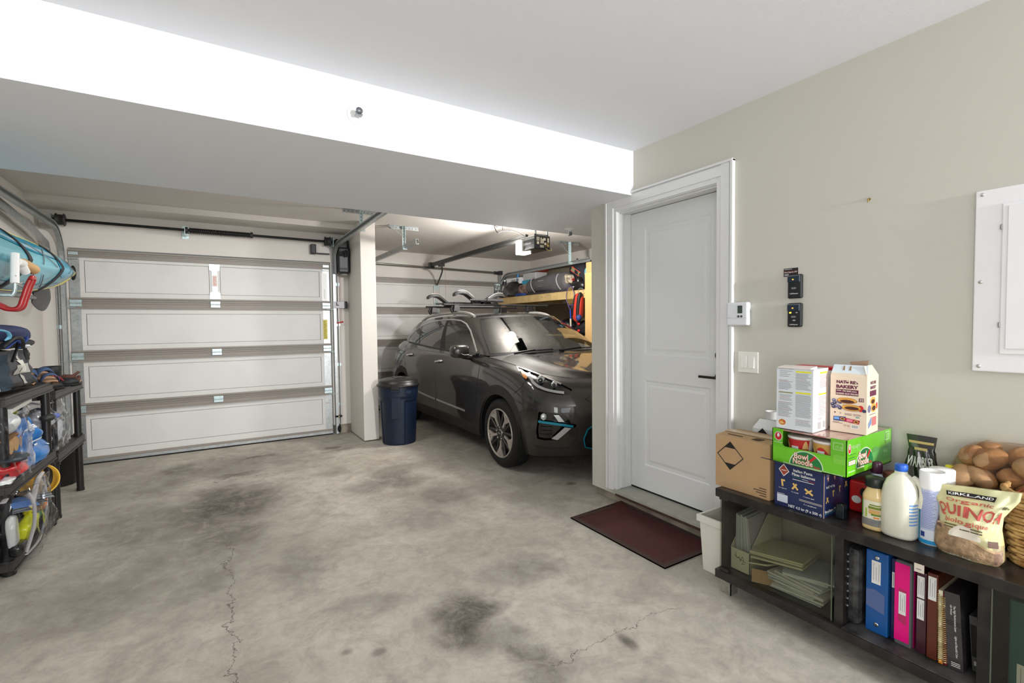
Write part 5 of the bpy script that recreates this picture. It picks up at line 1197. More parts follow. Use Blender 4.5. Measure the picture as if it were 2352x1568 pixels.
F.poly([(.055,.062),(.108,.056),(.104,.040),(.052,.046)],mat('print_wrapred',(158,30,64),.4),.0003); F.rect(.061,.047,.082,.058,mat('print_pink',(216,120,140),.4),.0005); F.ell(.094,.049,.009,.006,BR1,.0005); F.ell(.094,.049,.006,.003,BR3,.0007)
F.text('1.81 kg',.048,.027,.007,mat('print_mauve2',(160,110,120),.5),wid=.020); F.rect(.076,.020,.104,.036,WH,.0003)
for q in range(8): F.rect(.080+.0028*q,.023,.0812+.0028*q,.034,TX,.0005)
F.rect(.092,.066,.106,.070,mat('print_tealgrey',(90,150,150),.5))
F=Face(m,(0,-W_,0),(1,0,0),(0,0,1)); m.use(BE)
for b in (.205,.185): F.text('NATURE' if b>.2 else 'BAKERY',.04,b,.013,MAR,bold=.03,wid=.07)
F.rect(.035,.155,.115,.178,MAR); F.ell(.075,.135,.032,.016,BR1); F.ell(.075,.132,.022,.009,BR3,.0002); F.ell(.085,.105,.032,.018,BR1,.0004); F.ell(.085,.103,.022,.010,BR3,.0006); F.ell(.03,.105,.02,.016,BLU); F.ell(.125,.11,.01,.014,PRED)
F.poly([(.02,.045),(.06,.07),(.06,.04),(.02,.022)],mat('print_wrapblue2',(120,140,180),.4)); F.rect(.065,.03,.12,.066,mat('print_wrapred2',(200,110,110),.4)); F.rect(.03,.078,.11,.080,MAR)
m.build('carton',t,local=True,bevel=.001)
m=MB(BE); m.hexa([(0,-W_,H_),(.002,-W_,H_),(.002,0,H_),(0,0,H_)],[(.008,-W_,H_+.012),(.010,-W_,H_+.012),(.010,0,H_+.012),(.008,0,H_+.012)])
m.use(mat('flap_bluewhite',(212,222,228),.4)); m.hexa([(.008,-W_,H_+.012),(.010,-W_,H_+.012),(.010,0,H_+.012),(.008,0,H_+.012)],[(.030,-W_+.004,H_+.046),(.032,-W_+.004,H_+.046),(.032,-.003,H_+.046),(.030,-.003,H_+.046)])
m.use(mat('glue_brown',(150,124,92),.6))
for yy in (-.043,-.066): m.hexa([(.0145,yy-.004,H_+.024),(.0148,yy-.004,H_+.024),(.0148,yy+.004,H_+.024),(.0145,yy+.004,H_+.024)],[(.0255,yy-.002,H_+.042),(.0262,yy-.002,H_+.042),(.0262,yy+.003,H_+.042),(.0255,yy+.003,H_+.042)])
m.build('front_flap',t,local=True)
m=MB(BE); m.hexa([(0.0,-W_-.001,H_),(D_,-W_-.001,H_),(D_,-W_+.001,H_),(0.0,-W_+.001,H_)],[(.02,-W_+.016,H_+.045),(D_-.03,-W_+.016,H_+.045),(D_-.03,-W_+.018,H_+.045),(.02,-W_+.018,H_+.045)])
m.build('side_flap',t,local=True)
m=MB(mat('kraft_inner',(150,126,104),.8)); m.hexa([(.10,-.062,H_+.004),(.12,-.09,H_+.004),(.122,-.088,H_+.004),(.102,-.060,H_+.004)],[(.05,-.055,H_+.058),(.075,-.115,H_+.066),(.077,-.113,H_+.066),(.052,-.053,H_+.058)]); m.build('torn_flap',t,local=True)
# ---- things between box and wall
t=thing('white_carton','tilted white carton with a black triangle behind the cardboard box','box',(2.40,1.34,.53),math.radians(8))
m=MB(mat('carton_white',(226,228,230),.4)); m.box(2.35,2.49,1.25,1.43,.5305,.80); m.add([(2.35,1.43,.80),(2.35,1.33,.80),(2.38,1.335,.845),(2.38,1.41,.845)],[(0,3,2,1)]); m.add([(2.35,1.33,.80),(2.35,1.25,.80),(2.38,1.26,.848),(2.38,1.335,.845)],[(0,3,2,1)])
F=Face(m,(2.349,1.43,.60),(0,-1,0),(0,0,1)); F.poly([(.02,.172),(.085,.172),(.053,.205)],INK); F.line(.005,.155,.02,.172,.003,INK); F.line(.085,.172,.11,.15,.003,INK); m.M=Matrix(); m.build('carton',t)
t=thing('paper_cup','white paper cup on the tilted carton behind the boxes','cup',(2.43,1.375,.806))
m=MB(mat('cup_white',(232,232,230),.5)); m.lathe([(.025,.0),(.030,.078),(.032,.080),(.030,.082),(.0285,.078),(.024,.004)],(2.43,1.375,.802),28,caps=False); m.build('cup',t)
t=thing('blue_capped_bottle','small clear bottle with a light blue cap behind the white small-print box','bottle',(2.43,1.31,.53))
m=MB(mat('cap_lightblue',(70,150,205),.4)); m.cyl((2.43,1.32,.795),(2.43,1.32,.82),.013,n=18); m.use(mat('bottle_greywhite',(196,198,206),.2)); m.lathe([(.03,.0),(.032,.01),(.032,.21),(.014,.255),(.013,.27)],(2.43,1.32,.531),24); m.build('bottle',t)
# ---- bottles
def bottle(name,label,cat,c,prof,m_,n=36,sx=1,sy=1,pw=2): 
    t=thing(name,label,cat,c); m=MB(m_); m.lathe(prof,c,n,sx=sx,sy=sy,pw=pw); return t,m
c=(2.178,.822,.5305)
t,m=bottle('dressing_bottle','squat dressing bottle with black cap and green label next to the milk jug','bottle',c,[(.030,0),(.036,.004),(.037,.012),(.037,.030),(.036,.034),(.036,.118),(.037,.122),(.036,.135),(.024,.162),(.023,.168)],mat('mayo_yellow',(228,200,142),.25,coat=.5),40,pw=3)
m.build('bottle',t)
m=MB(mat('label_cream',(226,222,200),.35))
def cy(c,r,a,h,pw=3):
    ct,st=cos(a),sin(a); k=(abs(ct)**pw+abs(st)**pw)**(-1/pw); return (c[0]-r*ct*k,c[1]-r*st*k,c[2]+h)
def lab_(m,c,r,a0,a1,h0,h1,pw=3,n=14): m.grid(lambda u,v:cy(c,r,a0+(a1-a0)*u,h0+(h1-h0)*v,pw),n,1,True,flip=True)
lab_(m,c,.0368,-1.5,1.5,.036,.116); m.use(mat('label_green',(84,170,50),.35)); lab_(m,c,.0372,-1.5,-.72,.05,.116)
m.use(mat('label_greyband',(130,128,124),.35)); lab_(m,c,.0373,-1.5,1.5,.018,.046); m.use(mat('label_olive',(120,134,40),.4)); lab_(m,c,.0374,-.2,.9,.085,.095); lab_(m,c,.0374,-.1,.8,.098,.103)
m.use(mat('label_bread',(206,164,100),.4)); lab_(m,c,.0376,-.15,.75,.066,.083); m.use(mat('label_leaf',(96,132,36),.4)); lab_(m,c,.0378,.05,.8,.060,.067); m.use(mat('label_orange',(220,130,50),.4)); lab_(m,c,.0379,.25,.7,.05,.056); m.use(mat('label_stalk',(170,190,70),.4)); lab_(m,c,.0376,-.45,-.3,.05,.085)
m.use(TX); lab_(m,c,.0379,.1,.9,.032,.035); lab_(m,c,.0379,.1,.9,.038,.041); m.build('label',t)
m=MB(mat('cap_blackgreen',(26,32,30),.35)); m.lathe([(.031,.166),(.032,.170),(.032,.198),(.030,.202),(.0,.203)],c,40); m.build('cap',t)
c=(2.185,.742,.5305)
t=thing('milk_jug','translucent white milk jug with blue cap near the cabinet front edge','jug',c)
MILK=mat('milk_plastic',(222,220,202),.25,coat=.5)
m=MB(MILK); m.lathe([(.040,.0),(.052,.004),(.056,.014),(.056,.13),(.055,.16),(.050,.19),(.040,.215),(.026,.232),(.019,.238),(.018,.250)],c,48,pw=2.8); m.build('body',t)
m=MB(MILK); m.tube([(c[0]+.02,c[1]-.030,c[2]+.222),(c[0]+.01,c[1]-.058,c[2]+.205),(c[0]+.0,c[1]-.068,c[2]+.17),(c[0]+.0,c[1]-.060,c[2]+.125)],.013,14,sub=6); m.build('handle',t)
m=MB(mat('cap_blue',(30,90,190),.35)); m.lathe([(.020,.248),(.0205,.250),(.0205,.270),(.019,.273),(.0,.273)],c,36); m.build('cap',t)
m=MB(mat('label_milkblue',(110,150,200),.4))
for q in range(7): lab_(m,c,.0568,.75,1.35,.06+.012*q,.066+.012*q,2.8,6)
m.build('label',t)
c=(2.33,.875,.5305)
t,m=bottle('squeeze_bottle','clear squeeze bottle with a dark plum cap behind the dressing bottle','bottle',c,[(.034,0),(.037,.01),(.037,.10),(.034,.13),(.028,.155),(.018,.175),(.016,.182)],mat('bottle_iceblue',(186,200,214),.15,coat=.8),32)
m.build('bottle',t); m=MB(mat('cap_plum',(66,30,52),.3)); m.lathe([(.019,.18),(.021,.185),(.020,.222),(.018,.226),(0,.227)],c,28); m.build('cap',t)
c=(2.43,.855,.5305)
t,m=bottle('sauce_jar','round brown-lidded jar half hidden behind the squeeze bottle','jar',c,[(.03,0),(.033,.01),(.033,.11),(.028,.13)],mat('jar_brown',(120,84,70),.3,coat=.5),28); m.build('jar',t)
m=MB(mat('jar_lid_brown',(150,92,74),.4)); m.lathe([(.031,.13),(.032,.135),(.032,.165),(.029,.17),(0,.17)],c,28); m.use(CREAM); lab_(m,c,.0325,-.5,.4,.14,.15,2,6); m.build('lid',t)
t,m=wbox('red_snack_bag','glossy red packet standing between the navy carton and the dressing bottle','packet',2.30,2.40,.885,.965,.5305,.665,mat('packet_red',(186,24,26),.25,coat=.6))
m.use(INK); F=Face(m,(2.30,.965,.5305),(0,-1,0),(0,0,1)); F.ell(.03,.055,.018,.016,WH); F.ell(.055,.09,.012,.02,INK,.0002); m.build('packet',t,bevel=.01,seg=3)
m=MB(mat('marker_navyblack',(20,30,36),.25,coat=.5)); m.box(2.165,2.195,.925,.955,.5305,.588); m.ell((2.18,.94,.588),(.015,.015,.006),16,8); o=m.build('dark_bottle',None,bevel=.004); tag(o,'small dark blue-black bottle on the cabinet against the navy carton','bottle')
t=thing('wipes_canister','white-topped canister with light blue label right of the milk jug','canister',(2.205,.655,.5305))
c=(2.205,.655,.5305); m=MB(mat('can_white',(222,226,236),.3,coat=.4)); m.lathe([(.034,0),(.0365,.003),(.036,.012),(.036,.205),(.0365,.21)],c,44); m.build('body',t)
m=MB(mat('can_skyblue',(40,150,206),.3)); m.lathe([(.0368,.004),(.0368,.018)],c,44,caps=False); lab_(m,c,.0366,-1.7,-.75,.018,.185,2,10); m.use(mat('can_softblue',(186,194,224),.4)); lab_(m,c,.0367,-.7,1.0,.055,.2,2,10); m.use(mat('can_textblue',(140,150,196),.5))
for q in range(22): lab_(m,c,.037,-.6,.3+.4*((q*7)%5)/5,.062+.006*q,.0645+.006*q,2,5)
m.use(mat('can_royal',(24,60,140),.4)); lab_(m,c,.037,-.62,-.25,.028,.046,2,4); m.build('label',t)
m=MB(mat('lid_white',(240,240,240),.35)); m.lathe([(.037,.205),(.0375,.21),(.0375,.262),(.035,.266),(.033,.262),(.0,.262)],c,44); m.build('cap',t)
c=(2.30,.655,.5305)
t=thing('wipes_canister','second white-capped canister, directly behind the light blue labelled one','canister',c)
m=MB(mat('can_white',(222,226,236),.3,coat=.4)); m.lathe([(.034,0),(.0365,.003),(.036,.012),(.036,.205)],c,44); m.build('body',t)
m=MB(mat('lid_white',(240,240,240),.35)); m.lathe([(.037,.205),(.0375,.21),(.0375,.255),(.035,.258),(0,.258)],c,44); m.build('cap',t)
# lemon-yellow bottles
for q,(x,y,h,lb) in enumerate(((2.39,.655,.255,'squat yellow bottle with a brimmed yellow cap behind the white canisters'),(2.455,.62,.262,'second yellow bottle, further back beside the potato bag'))):
    c=(x,y,.5305); t=thing('lemon_juice_bottle',lb,'bottle',c,0); YE=mat('lemon_yellow',(206,200,26),.25,coat=.6)
    m=MB(YE); m.lathe([(.028,0),(.032,.01),(.033,h-.11),(.032,h-.07),(.026,h-.05),(.022,h-.045)],c,32); m.build('bottle',t)
    m=MB(mat('lemon_cap',(232,220,0),.3)); m.lathe([(.034,h-.045),(.035,h-.040),(.030,h-.034),(.018,h-.030),(.017,h-.002),(.014,h),(0,h)],c,32); m.use(mat('label_leaf',(96,132,36),.4)); m.lathe([(.0185,h-.030),(.0188,h-.026)],c,24,caps=False); m.build('cap',t)
# ---- wild rice bag
t=thing('rice_bag','black pouch of wild rice with a pinched flared top standing against the wall','bag',(2.43,.755,.53),0)
m=MB(mat('pouch_black',(40,40,40),.25,coat=.7))
prof=[(0,.085,.035),(.05,.088,.04),(.12,.082,.036),(.19,.062,.024),(.25,.045,.012),(.29,.042,.008),(.315,.046,.004),(.345,.050,.002)]
def bagf(u,v,c=(2.43,.755,.5305),prof=prof):
    k=v*(len(prof)-1); i=min(int(k),len(prof)-2); f=k-i; z,a,b=[prof[i][q]+(prof[i+1][q]-prof[i][q])*f for q in range(3)]
    t_=2*pi*u; w=.0035*sin(9*t_+z*40)*(1 if z<.28 else 0); return (c[0]-(b+w)*cos(t_)-z*.0,c[1]-(a+w)*sin(t_)*1.0+.012*z,c[2]+z)
m.grid(bagf,48,28,True,cu=True,flip=True)
m.build('pouch',t)
m=MB(mat('label_gold',(190,170,110),.4)); e=lambda p,d: (p[0]-d,p[1],p[2])
m.grid(lambda u,v:e(bagf(.09-.17*0+ -.09+.18*0 + (u-.5)*.34,.84+.05*v),.002),8,1,True,flip=False)
m.grid(lambda u,v:e(bagf((u-.5)*.16,.70+.05*v),.002),6,1,True)
m.use(WH)
def btext(s_,h,z0,a0,a1):
    vs,fs=text_mesh(s_,.03,'LEFT'); W=max(v[0] for v in vs); P=[]
    for v in vs:
        p=bagf(a0+(a1-a0)*v[0]/W,(z0+v[1]*h)); P.append((p[0]-.003,p[1],p[2]))
    m.add(P,fs,False)
btext('WARBLER',.15,.50,-.15,.17); m.use(mat('rice_window',(150,134,104),.6,var=.6,vscale=90)); m.grid(lambda u,v:e(bagf(-.20+.16*u,.12+.28*v*(1-.4*u)),.002),8,6,True)
m.use(WH); m.grid(lambda u,v:e(bagf(-.22+.42*u,.05+.02*v),.002),10,1,True); m.build('label',t)
# ---- quinoa bag
t=thing('quinoa_bag','large pale green printed quinoa bag leaning at the cabinet front edge','bag',(2.17,.545,.53),math.radians(0))
QG=mat('quinoa_bag_green',(214,212,166),.3,coat=.5,var=.25,vscale=5,vcol=(204,190,120)); QB=mat('quinoa_grain',(176,146,112),.7,var=.4,vscale=60,bump=.3,bscale=150)
qp=[(0.0,.078,.030,0),(.02,.090,.042,0),(.07,.088,.046,.0),(.12,.080,.042,.002),(.16,.082,.030,.004),(.19,.100,.018,.008),(.215,.116,.010,.012),(.24,.119,.004,.014)]
def qf(u,v,c=(2.178,.548,.5305)):
    k=v*(len(qp)-1); i=min(int(k),len(qp)-2); f=k-i; z,a,b,o_=[qp[i][q]+(qp[i+1][q]-qp[i][q])*f for q in range(4)]
    t_=2*pi*u; ct,st=cos(t_),sin(t_); w=.002*sin(7*t_+z*50)+.0015*sin(13*t_-z*90); s_=(abs(st)**.75)*(1 if st>=0 else -1)
    zz=z+ (.014*s_ if z>.15 else 0)*(z-.15)/.09
    return (c[0]-(b+w)*ct+o_,c[1]-(a)*s_-.004*z/.24,c[2]+zz)
m=MB(QG); m.grid(qf,64,40,True,cu=True,flip=True); bag=m.build('pouch',t)
m=MB(QB)
def qe(u,v,d): p=qf(u,v); return (p[0]-d,p[1],p[2])
m.grid(lambda u,v:qe(-.215+.43*u,.02+(.34+.05*sin(6*u)-.10*u)*v,.0015),26,12,True)
m.use(mat('grain_edge',(204,172,132),.6)); m.grid(lambda u,v:qe(-.215+.43*u,.37+.05*sin(6*u)-.10*u+(-.02+.02*v),.0022),26,1,True)
m.use(mat('scoop_print',(222,214,198),.5)); m.grid(lambda u,v:qe(-.06+.12*u,.30+.12*v*sin(pi*(.1+.8*u)),.003),10,5,True); m.grid(lambda u,v:qe(.04+.105*u+.006*v,.34+.27*u+.02*v,.004),10,2,True)
m.use(mat('quinoa_shadowprint',(110,84,74),.6)); m.grid(lambda u,v:qe(-.21+.10*u,.34+.11*v*(1-u),.0018),8,4,True); m.grid(lambda u,v:qe(.10+.07*u,.27+.06*v,.0035),8,3,True)
def qtext(s_,v0,hh,u0,u1,mt,d=.004,bold=.03,tilt=0):
    vs,fs=text_mesh(s_,bold,'LEFT'); W=max(v[0] for v in vs); m.use(mt); P=[qe(u0+(u1-u0)*v[0]/W,v0+v[1]*hh+tilt*v[0]/W,d) for v in vs]; m.add(P,fs,False)
QR=mat('quinoa_red',(186,84,72),.5)
m.use(INK); m.grid(lambda u,v:qe(-.075+.15*u,.80+.085*v,.003),8,1,True); qtext('KIRKLAND',.827,.062,-.066,.066,WH,.0045,.02); qtext('Signature',.805,.018,-.03,.03,mat('sticker_red',(90,34,34),.5),.0045)
qtext('Organic',.70,.085,-.085,.085,QR,.004,.01); qtext('QUINOA',.515,.20,-.165,.185,QR,.004,.025); qtext('biologique',.43,.075,-.10,.10,QR,.004,.01)
for b in (.395,.37): m.use(mat('print_olive',(96,92,60),.6)); m.grid(lambda u,v,b=b:qe(-.10+.17*u,b+.012*v,.003),6,1,True)
m.use(mat('print_olive',(96,92,60),.6)); m.grid(lambda u,v:qe(.135+.03*u,.70+.045*v,.003),4,1,True); m.grid(lambda u,v:qe(.17+.02*u,.705+.02*v,.003),4,1,True); qtext('2.04 kg',.035,.04,-.06,.02,WH,.004,.02)
m.build('printed_front',t)
m=MB(thin('clear_film',(236,232,240),.08,1.4)); m.grid(lambda u,v:(lambda p:(p[0]-.006*sin(pi*u),p[1]-.010*(1-v),p[2]))(qf(.12+.28*u,.0+.30*v)),16,8,True); m.build('clear_gusset',t)
# ---- wicker basket with potatoes behind
t=thing('wicker_basket','pale wicker basket at the right end of the cabinet top','basket',(2.36,.30,.53))
WK=mat('wicker',(206,170,112),.6,var=.35,vscale=30,vcol=(150,108,58))
m=MB(WK); hx,hy=.135,.165; cx,cy_=2.36,.30
def ringp(k,z,off,nn=72):
    P=[]
    for i in range(nn):
        a=2*pi*i/nn; ct,st=cos(a),sin(a); q=(abs(ct)**5+abs(st)**5)**(-1/5); g=off*(1 if (i//2+k)%2 else -1); fl=1+.12*(z-.55)/.2
        P.append((cx+(hx*fl+g)*ct*q,cy_+(hy*fl+g)*st*q,z))
    return P
for k in range(17): m.tube(ringp(k,.552+.0125*k,.0035),.0068,6,closed=True)
m.build('woven_wall',t)
m=MB(WK)
for off,z in ((.0,.538),(.008,.541)): m.tube(ringp(0,z,off,56),.009,6,closed=True)
m.build('base_braid',t)
m=MB(WK)
for k in range(2): m.tube([(p[0],p[1],p[2]+.004*sin(i*1.3+k*pi)) for i,p in enumerate(ringp(0,.772,.002,56))],.008,6,closed=True)
m.build('rim_braid',t)
POT=mat('potato_skin',(176,138,98),.75,bump=.25,bscale=80,var=.3,vscale=20)
random.seed(11); pc=0
spots=[(2.385,.585,.565),(2.385,.49,.57),(2.46,.60,.57),(2.46,.51,.572),(2.36,.555,.632),(2.43,.575,.64),(2.47,.50,.65),(2.40,.475,.64),(2.375,.60,.70),(2.445,.60,.71),(2.35,.52,.705),(2.43,.525,.715),(2.36,.565,.77),(2.44,.555,.79),(2.385,.49,.78),(2.46,.47,.74),(2.37,.43,.75),(2.44,.40,.77),(2.39,.545,.835),(2.43,.475,.85),(2.37,.44,.83),(2.44,.38,.85),(2.41,.60,.835),(2.46,.565,.855),(2.36,.61,.765),(2.45,.53,.80),(2.36,.36,.78),(2.40,.33,.82),(2.43,.29,.80),(2.38,.29,.76)]
base=None
for q,(x,y,z) in enumerate(spots):
    if base is None or q%6==0:
        m=MB(POT); m.ell((0,0,0),(.040,.052,.036),22,14,lump=.07,seed=q); o=m.build('potato',None); base=o
    else: o=base.copy(); COL.objects.link(o)
    o.location=(x,y,z); o.rotation_euler=(random.uniform(-.5,.5),random.uniform(-.5,.5),random.uniform(0,6)); o.scale=[random.uniform(.92,1.16)]*3
    tag(o,'brown potato in the clear net bag behind the quinoa','potato','potatoes in the clear bag')
t=thing('potato_bag','clear plastic and mesh bag around the potatoes against the right wall','bag',(2.41,.45,.53))
m=MB(thin('bag_film',(238,226,214),.12,1.35))
def pb(u,v):
    a=2*pi*u; ph=pi*(.03+.9*v); n_=1+.05*noise.noise(Vector((cos(a)*2,sin(a)*2,v*5)))
    return (2.412+.083*n_*cos(a)*abs(sin(ph))**.45,.455+.215*n_*sin(a)*abs(sin(ph))**.45,.715-.187*cos(ph)*-1*-1*(-1)*(-1)*(-1) if False else .715+.185*cos(ph))
m.grid(pb,56,28,True,cu=True); m.build('film',t)
m=MB(mat('bag_red_print',(170,90,80),.5)); m.tube([(2.335,.52,.66),(2.325,.49,.72),(2.335,.44,.77),(2.35,.38,.79)],.0025,6,sub=6); m.build('seam',t)
m=MB(mat('clip_white',(236,236,230),.4)); m.prism([(.425,.675),(.395,.70),(.44,.715),(.445,.68)],2.318,2.322,'x'); o=m.build('bread_clip',None); tag(o,'white paper tag on the potato bag above the quinoa','tag')
# ================================================================= inside the cabinet
PAP=mat('paper_white',(214,214,208),.7); PAPB=mat('paper_bluish',(190,196,200),.7); FOLD=mat('folder_cream',(196,192,160),.7)
t=thing('magazine_holder','white cardboard magazine holder with handwriting behind the smoked glass','file holder',(2.25,1.36,.1265))
m=MB(mat('holder_white',(206,206,184),.7)); m.box(2.14,2.143,1.312,1.412,.1275,.235); m.box(2.14,2.42,1.409,1.412,.1275,.235); m.box(2.14,2.42,1.312,1.315,.1275,.235)
m.prism([(2.14,.235),(2.42,.235),(2.42,.40),(2.30,.40)],1.409,1.412,'y'); m.prism([(2.14,.235),(2.42,.235),(2.42,.40),(2.30,.40)],1.312,1.315,'y'); m.box(2.14,2.42,1.312,1.412,.1275,.131); m.box(2.417,2.42,1.312,1.412,.131,.40)
m.use(INK); m.tube([(2.1392,1.385,.215),(2.1392,1.378,.19),(2.1392,1.365,.20),(2.1392,1.36,.18),(2.1392,1.35,.205),(2.1392,1.343,.185),(2.1392,1.352,.17),(2.1392,1.336,.175)],.0009,5,sub=6); m.tube([(2.1392,1.392,.20),(2.1392,1.35,.187),(2.1392,1.33,.182)],.0008,5,sub=4)
m.build('holder',t)
rows=[(1.402-.0105*k,.0,.405-.004*(k%3)) for k in range(9)]
for k,(y,a,h) in enumerate(rows):
    m=MB(PAPB if k%2 else mat('envelope_grey',(176,172,184),.7)); m.M=Matrix.Translation((2.17,y,.134))@Matrix.Rotation(-(k-4)*.012-.02*(k>6),4,'X')@Matrix.Rotation(-.06,4,'Y'); m.box(0,.22,-.0035,.0035,0,h-.134); o=m.build('envelope',None)
    tag(o,'white envelope standing in the magazine holder behind the glass','envelope','envelopes in the magazine holder')
for k,(z,x,y0,y1,d,r) in enumerate(((.262,2.13,1.07,1.30,.21,-.10),(.251,2.135,1.075,1.30,.21,-.09),(.238,2.128,1.07,1.295,.21,-.11))):
    m=MB(FOLD); m.M=Matrix.Translation((x,(y0+y1)/2,z+.012))@Matrix.Rotation(r,4,'X')@Matrix.Rotation(.12,4,'Z'); m.box(0,d,-(y1-y0)/2,(y1-y0)/2,-.004,.0035); o=m.build('file_folder',None,bevel=.001)
    tag(o,'cream file folder lying tilted, '+('topmost','middle one','lowest')[k]+' of the three behind the glass','folder','cream folders')
random.seed(5)
for k in range(13):
    z=.131+.0082*k; m=MB(PAP if k%3 else PAPB); m.M=Matrix.Translation((2.235+random.uniform(-.012,.012),1.10+random.uniform(-.02,.02)-(.02 if k>8 else 0),z))@Matrix.Rotation(random.uniform(-.12,.12)+(.35 if k>9 else 0),4,'Z'); w_=.105 if k<9 else .085
    m.box(-.10,.11,-w_,w_,0,.0068); o=m.build('paper_stack',None); tag(o,'loose white paper sheaf in the pile under the cream folders','paper','papers piled behind the glass')
m=MB(FOLD); m.M=Matrix.Translation((2.13,1.255,.212))@Matrix.Rotation(-.25,4,'X')@Matrix.Rotation(.2,4,'Y'); m.box(-.02,.07,-.048,.048,0,.006); m.use(INK)
for q in range(3): m.tube([(-.008+.022*q,-.035+.01*(q%2),.0065),(-.006+.022*q,-.01,.0068),(-.010+.022*q,.012,.0065),(-.004+.022*q,.03,.0068)],.0008,4,sub=4)
tag(m.build('note_card',None,bevel=.001),'small cream card with handwriting in front of the folders','card')
m=MB(KRAFT); m.M=Matrix.Translation((2.125,1.235,.1285))@Matrix.Rotation(.5,4,'Z'); m.prism([(0,0),(.06,0),(.03,.05)],-.05,.05,'y'); tag(m.build('card_prop',None),'small brown wedge of card under the handwritten card','card')
def binder(name,label,y1,w_,x,z0,h,d,m_,tilt=0,grp='binders and books in the open middle shelf',bv=.004):
    """y1 = edge towards the door; spine faces the room"""
    t=thing(name,label,'binder',(x,y1-w_/2,z0),0,grp); t.rotation_euler=(tilt,0,0)
    m=MB(m_); m.box(0,d,-w_/2,w_/2,0,h); o=m.build('cover',t,local=True,bevel=bv)
    return t
Z0=.1285
def lbl(t,w_,b0,b1,a0,a1,mt=None,lines=3,nm='spine_label',x=-.0008):
    m=MB(mt or WH); m.add([(x,w_/2-a0,b0),(x,w_/2-a1,b0),(x,w_/2-a1,b1),(x,w_/2-a0,b1)],[(0,1,2,3)]); m.use(TX)
    for q in range(lines):
        a=a0+(a1-a0)*(q+.7)/(lines+.4); m.add([(x-.0004,w_/2-a,b0+(b1-b0)*.15),(x-.0004,w_/2-a-.0012,b0+(b1-b0)*.15),(x-.0004,w_/2-a-.0012,b1-(b1-b0)*(.1+.15*(q%2))),(x-.0004,w_/2-a,b1-(b1-b0)*(.1+.15*(q%2)))],[(0,1,2,3)])
    m.build(nm,t,local=True)
t=binder('ring_binder','worn black ring binder with rounded spine beside the left upright panel',.912,.06,2.135,Z0,.312,.29,mat('binder_black',(30,30,31),.55,var=.5,vscale=22,vcol=(72,72,72),bump=.2,bscale=60),bv=.022)
t=binder('ring_binder','bright blue lever binder with a white spine label',.838,.074,2.150,Z0,.322,.30,mat('binder_blue',(24,84,150),.35)); lbl(t,.074,.195,.285,.020,.05)
m=MB(mat('binder_blue_pocket',(86,104,150),.3)); m.add([(-.0006,.034,.10),(-.0006,-.026,.085),(-.0006,-.026,.16),(-.0006,-.01,.165),(-.0006,.005,.172),(-.0006,.034,.165)],[(0,1,2,3,4,5)]); m.build('spine_pocket',t,local=True)
m=MB(CHROME)
for z in (.298,.034): m.lathe([(.008,0),(.008,-.0012),(.0045,-.0016)],(0,0,z),20,'x')
m.build('rivets',t,local=True)
t=binder('ring_binder','narrow navy binder squeezed between the blue and the pink ones',.760,.016,2.165,Z0,.312,.29,mat('binder_navy',(28,36,84),.4),bv=.002); lbl(t,.016,.20,.26,.003,.011,lines=1)
t=binder('ring_binder','hot pink binder with grey corners and a torn label',.742,.052,2.145,Z0,.322,.28,mat('binder_greyedge',(86,88,90),.5),bv=.006)
m=MB(mat('binder_pink',(226,0,124),.35)); m.box(-.0012,.002,-.020,.025,.018,.312); m.build('pink_panel',t,local=True)
m=MB(mat('binder_pink',(226,0,124),.35)); m.box(.02,.28,-.0268,-.0258,.0,.322); m.build('pink_side',t,local=True)
lbl(t,.052,.120,.205,.014,.036,x=-.002); m=MB(mat('binder_pocket_pink',(178,40,96),.3)); m.add([(-.0016,.013,.095),(-.0016,-.011,.082),(-.0016,-.011,.12),(-.0016,.013,.12)],[(0,1,2,3)]); m.add([(-.0016,.013,.205),(-.0016,-.011,.205),(-.0016,-.011,.215),(-.0016,.013,.218)],[(0,1,2,3)]); m.build('label_pocket',t,local=True)
t=binder('ring_binder','dark maroon binder carrying two white labels one above the other',.680,.030,2.155,Z0,.300,.29,mat('binder_maroon',(62,24,38),.3,coat=.3),bv=.003); lbl(t,.030,.205,.285,.003,.024); lbl(t,.030,.125,.200,.003,.024)
t=binder('ring_binder','reddish brown binder with a white label at the top of its spine',.647,.030,2.150,Z0,.312,.29,mat('binder_brown',(92,42,28),.35),tilt=0.0,bv=.003); lbl(t,.030,.215,.300,.003,.026)
t=binder('spiral_notebook','white spiral notebook with gold wire and an orange corner',.612,.012,2.15,Z0,.262,.21,mat('notebook_white',(226,218,190),.6),tilt=-.015,bv=.001)
m=MB(mat('notebook_orange',(226,140,30),.5)); m.box(-.0008,.002,-.006,.006,.0,.016); m.build('orange_corner',t,local=True)
def spiral(t,h,m_,r=.008,y=0):
    m=MB(m_); P=[(-.002+r*cos(a),y+r*sin(a),.01+(h-.02)*i/ (h/.0075*10)) for i in range(int(h/.0075*10)) for a in [2*pi*i/10]]; m.tube(P,.0014,4); m.build('wire_binding',t,local=True)
spiral(t,.26,mat('wire_gold',(214,196,140),.35,metal=.7),.007)
t=binder('spiral_notebook','second spiral notebook with a dark red back, leaning beside the first',.598,.010,2.152,Z0,.258,.21,mat('notebook_red',(120,34,30),.5),tilt=-.03,bv=.001); spiral(t,.255,mat('wire_gold',(214,196,140),.35,metal=.7),.007)
t=binder('boxed_book','dark grey boxed book with white spine lettering leaning to the right',.585,.042,2.145,Z0+.002,.268,.20,mat('case_grey',(62,58,60),.3,coat=.4,var=.15,vscale=4),tilt=-.055,bv=.001)
m=MB(WH)
